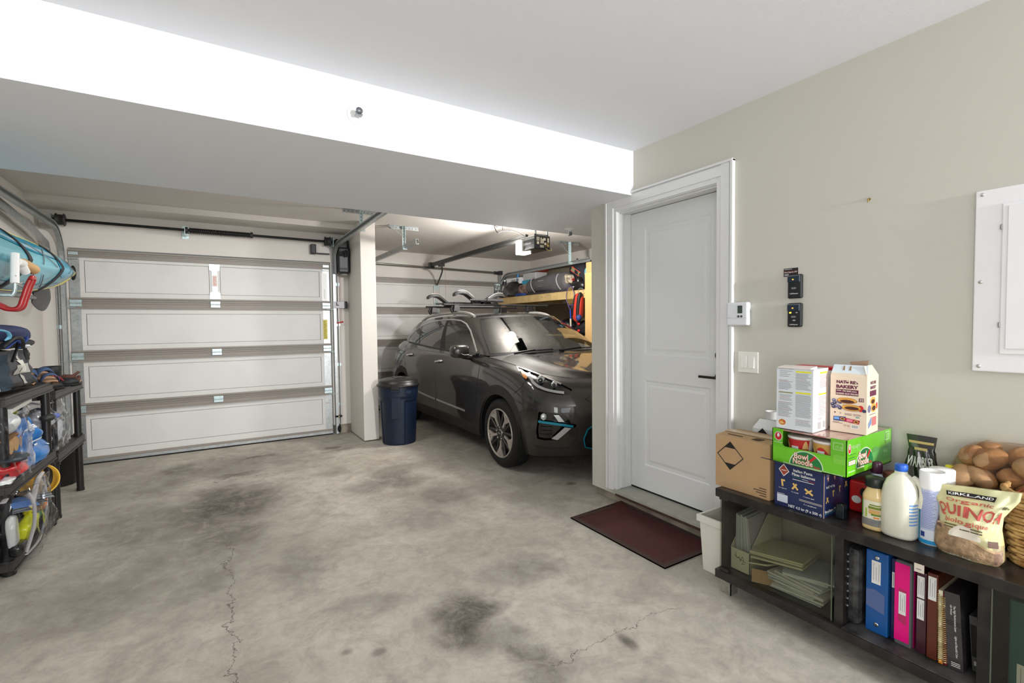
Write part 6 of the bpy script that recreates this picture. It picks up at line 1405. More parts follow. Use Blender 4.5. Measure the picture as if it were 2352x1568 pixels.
F=Face(m,(-.0,.021,0),(0,-1,0),(0,0,1)); F.text('Lights and Beautiful Color',.024,.12,.006,WH,rot=-pi/2,wid=.075); F.text('The High Performance Laser',.024,.225,.006,WH,rot=-pi/2,wid=.09); F.text('HD Printer',.015,.225,.005,WH,rot=-pi/2,wid=.035)
for q in range(3): F.rect(.010+.004*0,.012+.006*q,.034,.0145+.006*q,WH)
for q in range(3): F.rect(.0,.155+.006*q,.042,.157+.006*q,INK,-.0002)
m.build('spine_print',t,local=True)
m=MB(mat('gadget_grey',(92,92,94),.4)); m.M=Matrix.Translation((2.20,.525,Z0))@Matrix.Rotation(-.06,4,'X'); m.box(0,.15,-.010,.010,0,.19); m.use(BLK); m.box(-.001,.001,-.008,.008,.05,.16); m.use(WH); m.box(-.0014,-.001,-.007,.004,.02,.035); tag(m.build('slim_device',None,bevel=.003),'slim grey device case leaning right of the grey boxed book','case')
for k,(y,c_,lb) in enumerate(((.44,(38,92,92),'teal binder behind the right smoked glass door with a white label'),(.36,(46,60,58),'dark green binder behind the right smoked glass door'))):
    t=binder('ring_binder',lb,y,.065,2.16,Z0,.31,.28,mat('binder_teal%d'%k,c_,.4),grp='binders behind the right glass')
    if k==0: lbl(t,.065,.02,.11,.02,.05,lines=2)
m=MB(mat('shelf_tag',(214,204,190),.6)); m.box(2.0685,2.0695,.632,.660,.462,.492); m.use(TX); m.box(2.068,2.0686,.64,.654,.472,.475); tag(m.build('shelf_label'),'small cream paper label stuck over the edge of the cabinet shelf opening','label')
# white tub between door and cabinet
t=thing('storage_tub','tall white plastic tub between the door step and the black cabinet','tub',(2.30,1.55,0))
TW=mat('tub_white',(226,224,214),.45)
def rr(x0,x1,y0,y1,z): return [(x0,y0,z),(x1,y0,z),(x1,y1,z),(x0,y1,z)]
m=MB(TW); a=(2.222,2.40,1.475,1.628); b=(2.208,2.415,1.46,1.642)
o0,o1=rr(*a,.001),rr(*b,.285); i0,i1=rr(2.226,2.396,1.479,1.624,.006),rr(2.213,2.41,1.465,1.637,.285)
m.add(o0+o1+i0+i1,[(3,2,1,0)]+[(k,(k+1)%4,4+(k+1)%4,4+k) for k in range(4)]+[(8,9,10,11)]+[(8+(k+1)%4,8+k,12+k,12+(k+1)%4) for k in range(4)]+[(4+k,4+(k+1)%4,12+(k+1)%4,12+k) for k in range(4)],False)
m.build('bin',t)
m=MB(TW); 
for (x0,x1,y0,y1) in ((2.196,2.212,1.448,1.654),(2.411,2.427,1.448,1.654),(2.212,2.411,1.448,1.464),(2.212,2.411,1.638,1.654)): m.box(x0,x1,y0,y1,.268,.304)
m.build('rim',t,bevel=.002)
# ================================================================= left wall: shelving, bags, kayak
RES=mat('resin_black',(52,50,48),.45,bump=.05,bscale=200); RESG=mat('resin_post',(34,33,33),.35)
def shelf_unit(label,y0,y1,x0,x1,tiers,zfoot=0.0):
    t=thing('plastic_shelf_unit',label,'shelf unit',((x0+x1)/2,(y0+y1)/2,0))
    for z in tiers:
        m=MB(RES); m.box(x0,x1,y0,y1,z-.012,z-.006)
        for a in (x0,x1-.022): m.box(a,a+.022,y0,y1,z-.052,z+.004)
        for a in (y0,y1-.022): m.box(x0+.022,x1-.022,a,a+.022,z-.052,z+.004)
        m.box(x0-.006,x0,y0-.004,y1+.004,z-.056,z-.046); m.box(x1,x1+.006,y0-.004,y1+.004,z-.056,z-.046)
        for q in range(1,6): yy=y0+(y1-y0)*q/6; m.box(x0+.02,x1-.02,yy-.006,yy+.006,z-.03,z-.012)
        m.build('shelf',t,bevel=.002)
    zt=tiers[0]-.03
    for x in (x0+.04,x1-.032):
        for y in (y0+.045,y1-.045):
            m=MB(RESG); m.cyl((x,y,0.0),(x,y,zt),.024,n=18)
            for z in tiers[1:]: m.cyl((x,y,z-.08),(x,y,z+.02),.031,n=18)
            m.cyl((x,y,0),(x,y,.02),.027,n=18); m.build('post',t)
    return t
XA0,XA1=-1.395,-.975
shelf_unit('black plastic shelf unit nearest the camera, holding the grey tote bag',3.60,4.46,XA0,XA1,(.98,.505,.085))
shelf_unit('lower black plastic shelf unit at the far end near the garage door',4.52,5.30,XA0,XA1,(.905,.46))
m=MB(mat('bin_black',(22,22,22),.4)); m.lathe([(.11,0),(.13,.27),(.138,.275),(.138,.285),(.125,.285),(.105,.01),(0,.01)],(-1.20,5.55,.001),36); tag(m.build('bucket'),'black plastic bucket on the floor beyond the far shelf unit','bucket')
m=MB(RES); m.box(-1.40,-1.0,2.6,3.36,.0,.14); m.box(-1.41,-.985,2.58,3.38,.12,.16); tag(m.build('storage_crate',None,bevel=.01),'dark brown storage crate corner on the floor at the left frame edge','crate')
# far-left cap on the near shelf post
m=MB(mat('tin_grey',(150,150,148),.35,metal=.4)); m.lathe([(.07,0),(.072,.03),(.076,.035),(.074,.045),(.05,.05),(0,.05)],(-1.06,3.56,.985),30); tag(m.build('round_tin'),'round grey tin at the near corner of the top shelf','tin')
# ---- tote
FG=mat('fabric_grey',(74,74,78),.85,bump=.3,bscale=90); FD=mat('fabric_slate',(44,58,70),.85,bump=.3,bscale=90); NYL=mat('nylon_black',(24,24,26),.55,bump=.2,bscale=70)
t=thing('tote_bag','grey fabric tote bag with a white tag, standing on the near top shelf','bag',(-1.19,4.0,.985))
def soft(cx,cy,cz,hx,hy,h,taper=.1,sq=6,wr=.012,seed=1):
    def f(u,v):
        a=2*pi*u; ct,st=cos(a),sin(a); q=(abs(ct)**sq+abs(st)**sq)**(-1/sq); k=1-taper*v
        n_=wr*noise.noise(Vector((ct*3+seed,st*3,v*4)))*2
        vv=max(0,min(1,v)); rr=min(1,(vv*14)**.5 if vv<.07 else 1)
        return (cx+(hx*k*rr+n_)*ct*q,cy+(hy*k*rr+n_)*st*q,cz+h*vv+.012*sin(a*2+seed)*(vv>.9))
    return f
m=MB(FG); ft=soft(-1.19,4.0,.986,.185,.345,.23,.12,5,.014,2); m.grid(ft,64,20,True,cu=True); m.build('bag_body',t)
m=MB(FD); m.grid(lambda u,v:(lambda p:(p[0]+.004,p[1],p[2]))(ft(-.13+.05*u,.08+.84*v)),8,12,True); m.build('side_panel',t)
m=MB(NYL); m.grid(lambda u,v:(-1.19+(.15-.04*v)*cos(2*pi*u)*(1-v*.9),4.0+(.29)*sin(2*pi*u)*(1-v*.9),1.212+.03*v),32,4,True,cu=True)
m.tube([(-1.01,3.85,1.16),(-.99,3.86,1.24),(-1.02,3.98,1.28),(-1.02,4.1,1.24),(-1.01,4.12,1.16)],.012,8,sub=6,flat=.4); m.build('handles',t)
def onf(u,v,d): p=ft(u,v); return (p[0]+d,p[1]+0,p[2])
m=MB(mat('tag_white',(216,216,206),.6)); m.grid(lambda u,v:onf(-.015+.045*u,.45+.32*v,.006),4,3,True); m.use(mat('tag_greywhite',(176,176,168),.6)); m.grid(lambda u,v:onf(-.05+.11*u,.42+.24*v,.004),8,3,True); m.grid(lambda u,v:onf(.0+.018*u,.15+.28*v*(1-.3*u),.005),3,3,True); m.grid(lambda u,v:onf(-.005+.014*u,.75+.2*v,.005),3,3,True); m.build('care_tag',t)
m=MB(NYL); m.grid(lambda u,v:onf(-.12+.26*u,.0+.22*v,.004),16,4,True); m.build('base_band',t)
t=thing('blue_quilt_bag','navy blue padded bag lying folded on top of the grey tote','bag',(-1.18,3.95,1.22))
BN=mat('quilt_navy',(36,48,92),.7,bump=.3,bscale=60,var=.3,vscale=9)
m=MB(BN); m.ell((-1.17,3.90,1.318),(.18,.47,.060),40,18,lump=.05,seed=3,sq=3); m.build('padded_body',t)
m=MB(NYL); m.ell((-1.17,3.96,1.262),(.175,.40,.030),36,12,sq=4,lump=.03,seed=5); m.build('folded_under_flap',t)
m=MB(NYL); m.tube([(-.99,3.62,1.25),(-.96,3.7,1.30),(-.965,3.82,1.285),(-.98,3.88,1.24)],.02,10,sub=6,flat=.5); m.use(mat('strap_blue',(30,60,130),.6)); m.tube([(-.985,3.86,1.24),(-.962,3.90,1.28),(-.97,3.94,1.30)],.012,8,sub=6,flat=.5); m.tube([(-.98,3.66,1.245),(-.958,3.74,1.285),(-.963,3.8,1.27)],.008,8,sub=6,flat=.5); m.build('straps',t)
m=MB(mat('reflective_cyan',(110,180,214),.4)); m.tube([(-.975,3.55,1.345),(-.965,3.62,1.335),(-.965,3.66,1.31),(-.98,3.66,1.285)],.010,8,sub=6,flat=.5); m.build('piping',t)
m=MB(mat('tissue_white',(220,222,228),.7)); m.ell((-1.0,4.06,1.245),(.02,.05,.010),12,8,lump=.3,seed=2); m.build('white_tag',t)
# ---- footwear on the lower unit
BOOT=mat('boot_black',(26,26,30),.5,bump=.2,bscale=60)
for k,(x,y) in enumerate(((-1.13,4.72),(-1.085,4.96))):
    t=thing('rubber_boot','black ankle boot standing on the far shelf, '+('left of the pair' if k==0 else 'right of the pair'),'boot',(x,y,.906),0,'black boots')
    m=MB(BOOT); m.lathe([(.045,.0),(.048,.02),(.047,.06),(.052,.11),(.056,.155),(.053,.158),(.048,.13)],(x,y,.906),26,sx=1,sy=1.05,caps=False); m.ell((x+.07,y-.0,.935),(.085,.042,.036),20,12); m.build('upper',t)
    m=MB(mat('boot_sole',(16,16,16),.7)); m.ell((x+.045,y,.915),(.12,.046,.014),22,8,sq=4); m.build('sole',t)
SAN=mat('sandal_tan',(176,138,108),.7); DEN=mat('denim_blue',(66,88,124),.8,bump=.3,bscale=200)
for k,(x,y,r) in enumerate(((-1.02,4.53,.5),(-1.10,4.47,.2))):
    t=thing('sandal','tan soled denim strap sandal at the joint of the two shelf units, '+('front one' if k==0 else 'back one'),'sandal',(x,y,.99),r,'denim sandals')
    m=MB(SAN)
    def sf(u,v): 
        L_=-.11+.22*u; w_=.036+.010*sin(u*pi)-.006*(u<.2); a=pi*2*v; return (w_*cos(a),L_,.012+.012*sin(a)+.03*max(0,.5-u))
    m.M=Matrix.Rotation(.35,4,'X'); m.grid(sf,14,12,True,cv=True); m.build('sole',t,local=True)
    m=MB(DEN); m.M=Matrix.Rotation(.35,4,'X')
    for yy,w_ in ((.045,.03),(-.05,.018)):
        m.grid(lambda u,v:(.046*cos(pi*u),yy+w_*(v-.5)*2,.020+.052*sin(pi*u)),14,2,True)
    m.build('strap',t,local=True,solid=.003)
m=MB(mat('strap_red',(186,58,72),.6)); m.tube([(-1.03,4.62,1.02),(-1.0,4.7,1.0),(-.99,4.78,.965)],.008,8,sub=5,flat=.5); tag(m.build('red_strap'),'short red webbing strap between the sandals and the boots','strap')
t=thing('leather_gloves','crumpled brown leather gloves at the far end of the shelf','gloves',(-1.03,5.18,.906))
LE=mat('leather_brown',(88,52,40),.6,bump=.3,bscale=70)
for k in range(2):
    m=MB(LE); m.ell((-1.02-.03*k,5.17+.02*k,.93+.03*k),(.06,.07,.018),20,10,lump=.18,seed=k+4)
    for q in range(4): m.tube([(-1.0-.03*k,5.19+.012*q,.93+.03*k),(-.985-.02*k,5.22+.014*q,.942+.032*k),(-.99,5.255+.008*q,.955+.035*k)],.009,8,sub=3)
    m.build('glove',t)
m=MB(mat('leather_cuff',(196,150,118),.6)); m.ell((-.995,5.235,.916),(.03,.04,.008),16,8,lump=.2,seed=9); m.build('cuff',t)
m=MB(mat('bottle_bluegrey',(120,140,170),.4)); m.cyl((-1.30,4.62,.52),(-1.30,4.62,.86),.035,n=20); tag(m.build('blue_tube'),'tall blue-grey tube behind the posts on the middle shelf','tube')
# ---- middle shelf bags (z .51)
CLR=thin('clear_vinyl',(232,234,238),.06,1.5)
def blob(name,label,cat,c,r,mt,seed=1,lump=.12,sq=0,grp=None,parts=None):
    m=MB(mt); m.ell(c,r,28,18,lump=lump,seed=seed,sq=sq); o=m.build(name,None); tag(o,label,cat,grp); return o
blob('white_ball','round white plastic-wrapped bundle in the clear bag on the middle shelf','bundle',(-1.06,3.74,.82),(.10,.13,.07),mat('plastic_white',(226,230,228),.3,coat=.6,bump=.3,bscale=30),3,.08)
t=thing('foam_roll','tan and brown rolled item below the white bundle on the middle shelf','rolled mat',(-1.06,3.78,.66))
m=MB(mat('cork_tan',(222,176,118),.55)); m.cyl((-1.2,3.80,.695),(-.995,3.80,.695),.042,n=24); m.cyl((-1.2,3.70,.69),(-.99,3.70,.69),.036,n=24); m.build('tan_roll',t)
m=MB(mat('cork_brown',(140,92,46),.6)); m.box(-1.22,-1.0,3.62,3.88,.728,.752); m.build('brown_board',t,bevel=.01)
m=MB(mat('slate_dark',(52,60,66),.4)); m.ell((-1.02,3.72,.632),(.09,.11,.024),22,12,lump=.15,seed=5); tag(m.build('dark_beret'),'small dark shiny cap between the tan roll and the red bag','cap')
blob('red_plastic_bag','red crumpled plastic bag at the bottom left of the middle shelf','bag',(-1.03,3.72,.575),(.085,.15,.058),mat('plastic_red',(214,34,40),.3,coat=.7,bump=.4,bscale=24,var=.4,vscale=9),6,.2)
blob('white_red_bag','white corner of a folded packet under the red bag','packet',(-.99,3.62,.53),(.03,.07,.018),mat('plastic_white',(226,230,228),.3,coat=.6,bump=.3,bscale=30),8,.2)
t=thing('blue_shopping_bag','bright blue plastic shopping bag with white lettering on the middle shelf','bag',(-1.02,4.15,.51))
BB=mat('plastic_blue',(0,118,200),.3,coat=.6,bump=.5,bscale=18,var=.3,vscale=6)
def bbf(u,v):
    a=2*pi*u; w_=.26*(1-v)**.8+.05; n_=.02*noise.noise(Vector((cos(a)*2,sin(a)*2,v*4)))*2
    return (-1.05+(.075*(1-.55*v)+n_)*cos(a),4.17-.10*v+(w_+n_)*sin(a),.512+.295*v)
m=MB(BB); m.grid(bbf,44,20,True,cu=True); m.build('bag_body',t)
m=MB(mat('print_bagwhite',(232,240,246),.5))
def bb(u,v,d=.006): p=bbf(u,v); return (p[0]+d,p[1],p[2])
def onbag(s_,u0,u1,v0,v1,slope=0):
    vs,fs=text_mesh(s_,.03,'LEFT'); W=max(v[0] for v in vs); m.add([bb(u0+(u1-u0)*v[0]/W,v0+(v1-v0)*v[1]+slope*v[0]/W) for v in vs],fs,False)
m.grid(lambda u,v:bb(-.02+.05*u,.42+.05*u+.04*v),4,2,True); m.grid(lambda u,v:bb(.0+.035*u,.34+.04*v),4,2,True); m.grid(lambda u,v:bb(-.15+.16*u,.66+.15*u+.04*v),6,2,True); m.grid(lambda u,v:bb(.10+.06*u,.25-.1*u+.03*v),4,2,True)
onbag('oral',-.06,.06,.70,.86,.06)
m.build('lettering',t)
t=thing('clear_zip_bag','large clear zip bag with white wrapped things at the far end of the middle shelf','bag',(-1.05,4.6,.51))
m=MB(mat('bubble_white',(206,206,208),.25,coat=.8,bump=.8,bscale=26)); m.ell((-1.07,4.68,.60),(.09,.17,.10),30,18,lump=.14,seed=4); m.ell((-1.07,4.58,.72),(.08,.16,.07),30,18,lump=.16,seed=6); m.build('bubble_wrap',t)
m=MB(mat('cap_grey',(52,52,50),.5)); m.ell((-1.0,4.42,.745),(.04,.06,.026),20,12); m.use(mat('print_lilac',(96,110,180),.5)); m.ell((-.995,4.56,.735),(.03,.05,.022),18,12); m.build('small_items',t)
def zipbag(fn_name,label,c,hx,hy,h,lean=0,seed=1,par=None):
    pass
def film(cx,cy,cz,hx,hy,h,seed,lean=0,mt=CLR,top=.35):
    def f(u,v):
        a=2*pi*u; ct,st=cos(a),sin(a); q=(abs(ct)**4+abs(st)**4)**(-1/4); k=1-top*v**2
        n_=.012*noise.noise(Vector((ct*4+seed,st*4,v*6)))*2
        return (cx+(hx*k+n_)*ct*q+lean*v,cy+(hy+n_)*st*q,cz+h*v+.01*sin(3*a))
    return f
m=MB(CLR); f_=film(-1.08,4.64,.512,.12,.24,.33,3); m.grid(f_,56,20,True,cu=True); m.build('film',t)
m=MB(mat('zip_grey',(120,120,122),.4)); m.tube([f_(u/40,1) for u in range(40)],.006,6,closed=True); m.build('zip',t)
m=MB(mat('plant_green',(70,110,40),.6,var=.8,vscale=30,vcol=(214,190,60))); m.ell((-1.12,4.12,.83),(.05,.11,.03),22,12,lump=.3,seed=3); tag(m.build('green_packet'),'green and yellow packet near the top of the middle shelf','packet')
m=MB(mat('paper_white',(214,214,208),.7)); m.M=Matrix.Translation((-1.08,3.95,.895))@Matrix.Rotation(.06,4,'X'); m.box(-.10,.08,-.17,.17,-.012,.012); tag(m.build('white_card_box',None,bevel=.003),'thin white carton tucked under the top shelf','box')
t=thing('clear_pouch','clear vinyl pouch wrapped round the white bundle and red bag','bag',(-1.05,3.76,.51))
m=MB(CLR); m.grid(film(-1.06,3.78,.512,.11,.21,.37,7,top=.2),48,18,True,cu=True); m.build('film',t)
# ---- lower shelf
t=thing('zip_storage_bag','clear storage bag with white zip edges, leaning from the lower shelf at front','bag',(-1.0,3.75,.09))
f2=film(-1.02,3.72,.092,.13,.19,.36,11,.03); m=MB(CLR); m.grid(f2,52,18,True,cu=True); m.build('film',t)
WEB=mat('webbing_white',(196,190,186),.8,bump=.2,bscale=300)
def webb(pts,mt=WEB,r=.014): m=MB(mt); m.tube(pts,r,8,sub=6,flat=.35); m.build('webbing_edge',t)
webb([(-.93,3.62,.12),(-.90,3.64,.25),(-.90,3.66,.36),(-.93,3.70,.42)]); webb([(-.91,3.66,.36),(-.94,3.85,.40),(-.96,4.0,.43),(-.97,4.12,.44)]); webb([(-1.0,3.58,.42),(-1.0,3.75,.455),(-1.0,3.92,.46)])
webb([(-.93,3.62,.105),(-.93,3.8,.10),(-.94,3.95,.12),(-.95,4.08,.2),(-.96,4.14,.3),(-.97,4.14,.42)],r=.008)
t2=thing('zip_storage_bag','second clear storage bag behind, holding silver blinds and toys','bag',(-1.0,4.05,.09))
f3=film(-1.04,4.02,.092,.12,.16,.34,17,.02); m=MB(CLR); m.grid(f3,52,18,True,cu=True); m.build('film',t2)
SIL=mat('foil_silver',(160,164,172),.25,metal=.6)
random.seed(3)
for k,(x,y,z,cn) in enumerate([(-.98,3.74,.34,'b'),(-.97,3.98,.31,'s')]):
    m=MB(mat('slats_blue',(70,112,170),.4) if cn=='b' else SIL)
    for q in range(16):
        m.M=Matrix.Translation((x-.004*q,y,z+.006*(q%8)-.012*(q//8)))@Matrix.Rotation(-.25+.02*q,4,'X')@Matrix.Rotation(.5,4,'Z'); m.use((SIL if q%3 else mat('slats_dark',(70,74,80),.4)) if cn=='s' or q>7 else mat('slats_blue',(70,112,170),.4)); m.box(-.05,.06,-.10,.10,-.0018,.0018)
    m.M=Matrix(); o=m.build('plastic_sleeves',None); tag(o,('bluish' if cn=='b' else 'silvery')+' stack of plastic sleeves in the lower clear bag','sleeves')
def toy(name,label,c,r,col,rot,seed,sq=6): m=MB(mat('toy_%s'%name,col,.3,coat=.6)); m.ell(c,r,22,14,rot=rot,lump=.05,seed=seed,sq=sq); tag(m.build('toy_part' if False else name),label,'toy')
toy('yellow_toy','bright yellow packet low in the front clear bag',(-.965,3.79,.205),(.035,.085,.05),(222,224,30),(.3,.2,0),1)
toy('yellow_star','smaller yellow piece above the yellow packet',(-.975,3.86,.285),(.02,.035,.03),(222,210,30),(0,.4,.3),2,3)
toy('green_toy','green curved toy in the rear clear bag',(-.955,3.98,.245),(.02,.09,.025),(60,170,80),(.5,0,0),3,0)
toy('orange_toy','orange toy piece resting on the green one',(-.94,3.98,.275),(.018,.05,.018),(232,132,50),(.4,0,0),4,3)
toy('teal_toy','teal soft toy behind the zip edge',(-1.0,3.9,.30),(.025,.06,.022),(70,130,140),(.2,0,0),5,0)
toy('white_toy','white plastic piece beside the left post',(-.985,3.64,.24),(.02,.04,.09),(214,214,206),(.1,0,0),6,5)
toy('black_toy','black object at the bottom of the front clear bag',(-.97,3.66,.135),(.03,.06,.035),(24,24,26),(0,0,0),7,4)
t=thing('yellow_bowl','yellow plastic bowl tipped on its side on the lower shelf','bowl',(-1.0,4.33,.1))
m=MB(mat('plastic_yellow',(240,190,70),.35,coat=.4)); m.M=Matrix.Translation((-1.05,4.36,.33))@Matrix.Rotation(1.1,4,'X')@Matrix.Rotation(.3,4,'Y'); m.lathe([(.03,-.07),(.07,-.05),(.10,.0),(.108,.04),(.102,.042),(.094,.0),(.064,-.042),(0,-.06)],(0,0,0),36); m.M=Matrix(); m.build('bowl',t)
m=MB(mat('box_darkbrown',(60,50,44),.7)); m.box(-1.36,-1.02,4.12,4.44,.09,.25); tag(m.build('dark_box',None,bevel=.004),'low dark box under the tipped yellow bowl','box')
blob('dark_pouch','dark folded pouch behind the front clear bag','pouch',(-1.2,3.72,.20),(.10,.16,.11),NYL,13,.15)
# ---- kayak on the left wall
KT=mat('kayak_teal',(0,148,182),.35,coat=.3,var=.15,vscale=4); KG=mat('kayak_greyblue',(150,178,190),.4); KD=mat('kayak_deepteal',(96,170,186),.35,coat=.3)
t=thing('folding_kayak','teal and pale blue kayak hanging on its side along the left wall','kayak',(-1.12,3.9,1.78))
def kc(s): # s = distance behind the bow tip
    y=5.60-s; z=1.835-.055*min(1,s/1.2); a=.215*(1-math.exp(-s/.62))**.9+.012; b=.20*(1-math.exp(-s/.7))**.9+.012; x=-1.07-.10*min(1,s/1.4); return y,z,x,a,b
def kf(s,an,d=0):
    y,z,x,a,b=kc(s); ct,st=cos(an),sin(an); k=(abs(ct)**1.35+abs(st)**1.35)**(-1/1.35); return (x+(b+d)*ct*k,y,z+(a+d)*st*k)
S1=2.7
m=MB(KD); m.grid(lambda u,v:kf(S1*u**1.5,2*pi*v),60,48,True,cv=True); m.build('hull_skin',t)
def kpatch(mt,nm,s0,s1,a0,a1,d=.004,n=24,fn=None):
    m=MB(mt); R=math.radians
    def g(u,v):
        s=s0+(s1-s0)*u; lo,hi=(a0,a1) if fn is None else fn(u); return kf(s,R(lo+(hi-lo)*v),d)
    m.grid(g,n,10,True,flip=False); m.build(nm,t)
kpatch(KT,'deck_panel',.35,2.6,25,88)
kpatch(KG,'bow_panel',.03,.62,-60,75,.003)
kpatch(KG,'grey_stripe',.62,2.2,0,1,.005,fn=lambda u:(28+8*u,46-4*u))
kpatch(mat('kayak_cyan',(0,165,200),.3,coat=.4),'cyan_oval',.38,.86,0,1,.008,fn=lambda u:(5-32*sin(pi*u)**.7,8+34*sin(pi*u)**.7))
kpatch(KG,'lower_panel',.5,2.6,-88,-52,.004)
kpatch(mat('kayak_lightteal',(110,180,196),.35,coat=.3),'side_panel',.62,2.6,-50,22,.003)
YP=mat('piping_yellow',(214,200,110),.5)
for a,nm in ((82,'top'),(-74,'low')):
    m=MB(YP); m.tube([kf(.02+2.5*i/40,math.radians(a),.004) for i in range(41)],.004,6); m.build('edge_piping',t)
m=MB(YP); m.tube([kf(.05+.5*i/12,math.radians(20-95*(i/12)),.006) for i in range(13)],.003,6); m.build('bow_piping',t)
for s0 in (.80,1.50):
    m=MB(mat('strap_rubber',(44,44,46),.6)); m.grid(lambda u,v:kf(s0-.03+.06*v+.16*(u-.5),math.radians(100-200*u),.010),30,1,True); m.build('hull_strap',t,solid=.006)
m=MB(mat('bungee_grey',(120,130,136),.6))
for (sa,aa,sb,ab) in ((.3,60,.55,-10),(.55,40,.3,-30),(.95,50,1.25,0),(1.25,50,.95,0),(.9,-20,1.1,-60),(1.15,-20,.95,-60),(1.35,-10,1.2,-60)): m.tube([kf(sa+(sb-sa)*q/8,math.radians(aa+(ab-aa)*q/8),.010) for q in range(9)],.003,6)
m.build('deck_bungees',t)
m=MB(BLK); m.ell((-1.065,5.62,1.842),(.022,.026,.065),18,12); m.tube([kf(.0,0),kf(.16,.8,.006)],.006,6); m.build('bow_grab_knob',t)
# padded rack arm in front of the hull
t=thing('padded_rack_arm','tan foam padded rack arm with white T bracket in front of the kayak','rack arm',(-.86,3.62,1.70))
m=MB(mat('foam_tan',(204,164,116),.8,bump=.2,bscale=80)); m.cyl((-.93,3.775,1.722),(-.93,3.965,1.708),.030,n=24); m.build('foam_pad',t,bevel=.01)
m=MB(mat('pvc_white',(238,238,236),.35)); m.cyl((-.93,3.68,1.722),(-.93,3.79,1.72),.024,n=20); m.cyl((-.93,3.64,1.60),(-.93,3.665,1.765),.019,n=18); m.cyl((-.93,3.75,1.72),(-.925,3.80,1.675),.022,n=16); m.build('tee_fitting',t)
m=MB(ZINC); m.tube([(-.93,3.645,1.61),(-.94,3.645,1.54),(-1.0,3.645,1.535),(-1.405,3.645,1.535)],.009,12,sub=4); m.build('support_rod',t)
# red hooks
t=thing('kayak_hook','red vinyl coated double hook holding the kayak off the left wall','hook',(-1.40,3.95,1.5))
HR=mat('hook_red',(176,42,44),.3,coat=.7)
for k,dy in enumerate((0,.055)):
    m=MB(HR); y=3.90+dy; m.tube([(-1.395,y,1.56),(-1.25,y,1.545),(-1.10,y,1.505),(-1.035,y,1.468),(-.985,y,1.475),(-.965,y,1.53),(-.945,y,1.60),(-.93,y,1.64)],.0135,12,sub=6); m.build('hook_arm',t)
m=MB(HR); m.tube([(-.93,3.90,1.64),(-.925,3.91,1.655),(-.925,3.945,1.655),(-.93,3.955,1.64)],.0135,12,sub=4); m.build('hook_tip',t)
m=MB(HR); m.box(-1.409,-1.395,3.87,3.99,1.45,1.62); m.build('wall_plate',t)
# paddle
t=thing('kayak_paddle','kayak paddle with dark grey blade hanging under the kayak bow','paddle',(-1.14,4.6,1.58))
m=MB(mat('blade_grey',(62,62,62),.45)); m.M=Matrix.Translation((-1.12,4.93,1.585))@Matrix.Rotation(.15,4,'Y')
m.grid(lambda u,v:(.004*cos(2*pi*v)+.015*sin(pi*u),-.20+.42*u,(.098*(sin(pi*min(1,u*.86+.10)))**.6)*sin(2*pi*v)),24,20,True,cv=True); m.build('blade',t)
m=MB(mat('shaft_grey',(108,106,104),.45)); m.cyl((-1.05,3.0,1.555),(-1.12,4.76,1.575),.014,n=14); m.build('shaft',t)
m=MB(mat('decal_white',(210,210,208),.5)); m.M=Matrix.Translation((-1.105,4.78,1.65))@Matrix.Rotation(-.5,4,'X'); m.box(0,.002,-.05,.07,-.005,.006); m.build('blade_decal',t)
m=MB(mat('line_white',(196,190,184),.6)); m.tube([(-.93,3.60,1.60),(-.96,3.85,1.60),(-1.0,4.1,1.585),(-1.02,4.3,1.57)],.004,6,sub=5); m.tube([(-.92,3.62,1.64),(-.95,3.8,1.61),(-.96,3.9,1.63)],.003,6,sub=5); tag(m.build('tie_cord'),'pale tie cord strung below the kayak hull','cord')
# ================================================================= trash can
t=thing('trash_can','dark blue round trash can with black domed lid beside the pillar','trash can',(1.765,5.36,0))
c=(1.765,5.36,0); TB=mat('can_blue',(17,30,50),.42,bump=.06,bscale=200); LB=mat('can_lid',(30,29,28),.38)
def tcan(u,v):
    a=2*pi*u; z=.004+.66*v; r=.188+.032*v; 
    # recessed vertical panels and a step under the rim
    if .0<v<.76 and abs(((a+.35)%(pi/2))-pi/4)<.42 : r-=.010
    if v>.80: r+=.006
    if v<.015: r-=.006
    # wheel notch at the front foot
    return (c[0]+r*cos(a),c[1]+r*sin(a),z)
m=MB(TB); m.grid(tcan,144,50,True,cu=True); m.cyl((c[0],c[1],.002),(c[0],c[1],.006),.185,n=40)
m.build('body',t)
m=MB(TB)
for a in (-2.05,1.09):
    M=Matrix.Translation(c)@Matrix.Rotation(a,4,'Z'); m.M=M; m.box(.205,.232,-.05,.05,.60,.655); m.box(.200,.216,-.05,.05,.30,.60)
m.M=Matrix(); m.build('side_handle',t,bevel=.008)
m=MB(LB); m.lathe([(.240,.655),(.243,.66),(.243,.675),(.236,.684),(.226,.688),(.222,.715),(.205,.732),(.15,.745),(.06,.75),(0,.75)],c,64)
m.build('lid',t)
m=MB(LB); m.box(c[0]-.06,c[0]+.06,c[1]-.10,c[1]+.06,.742,.76); 
for a in (-2.05,1.09):
    m.M=Matrix.Translation(c)@Matrix.Rotation(a,4,'Z'); m.box(.205,.250,-.045,.045,.63,.70)
m.M=Matrix(); m.build('lid_handle',t,bevel=.008)
m=MB(mat('can_logo',(70,84,110),.35)); a=-1.35
for q in range(20):
    pass
m.tube([(c[0]+(.2235)*cos(a+.12*cos(p)),c[1]+(.2235)*sin(a+.12*cos(p)),.605+.016*sin(p)) for p in [2*pi*i/28 for i in range(28)]],.0018,5,closed=True)
vs,fs=text_mesh('Rubbermaid',.02,'CENTER'); m.add([(c[0]+.2245*cos(a+v[0]*.036),c[1]+.2245*sin(a+v[0]*.036),.600+v[1]*.013) for v in vs],fs,False); m.build('embossed_logo',t)
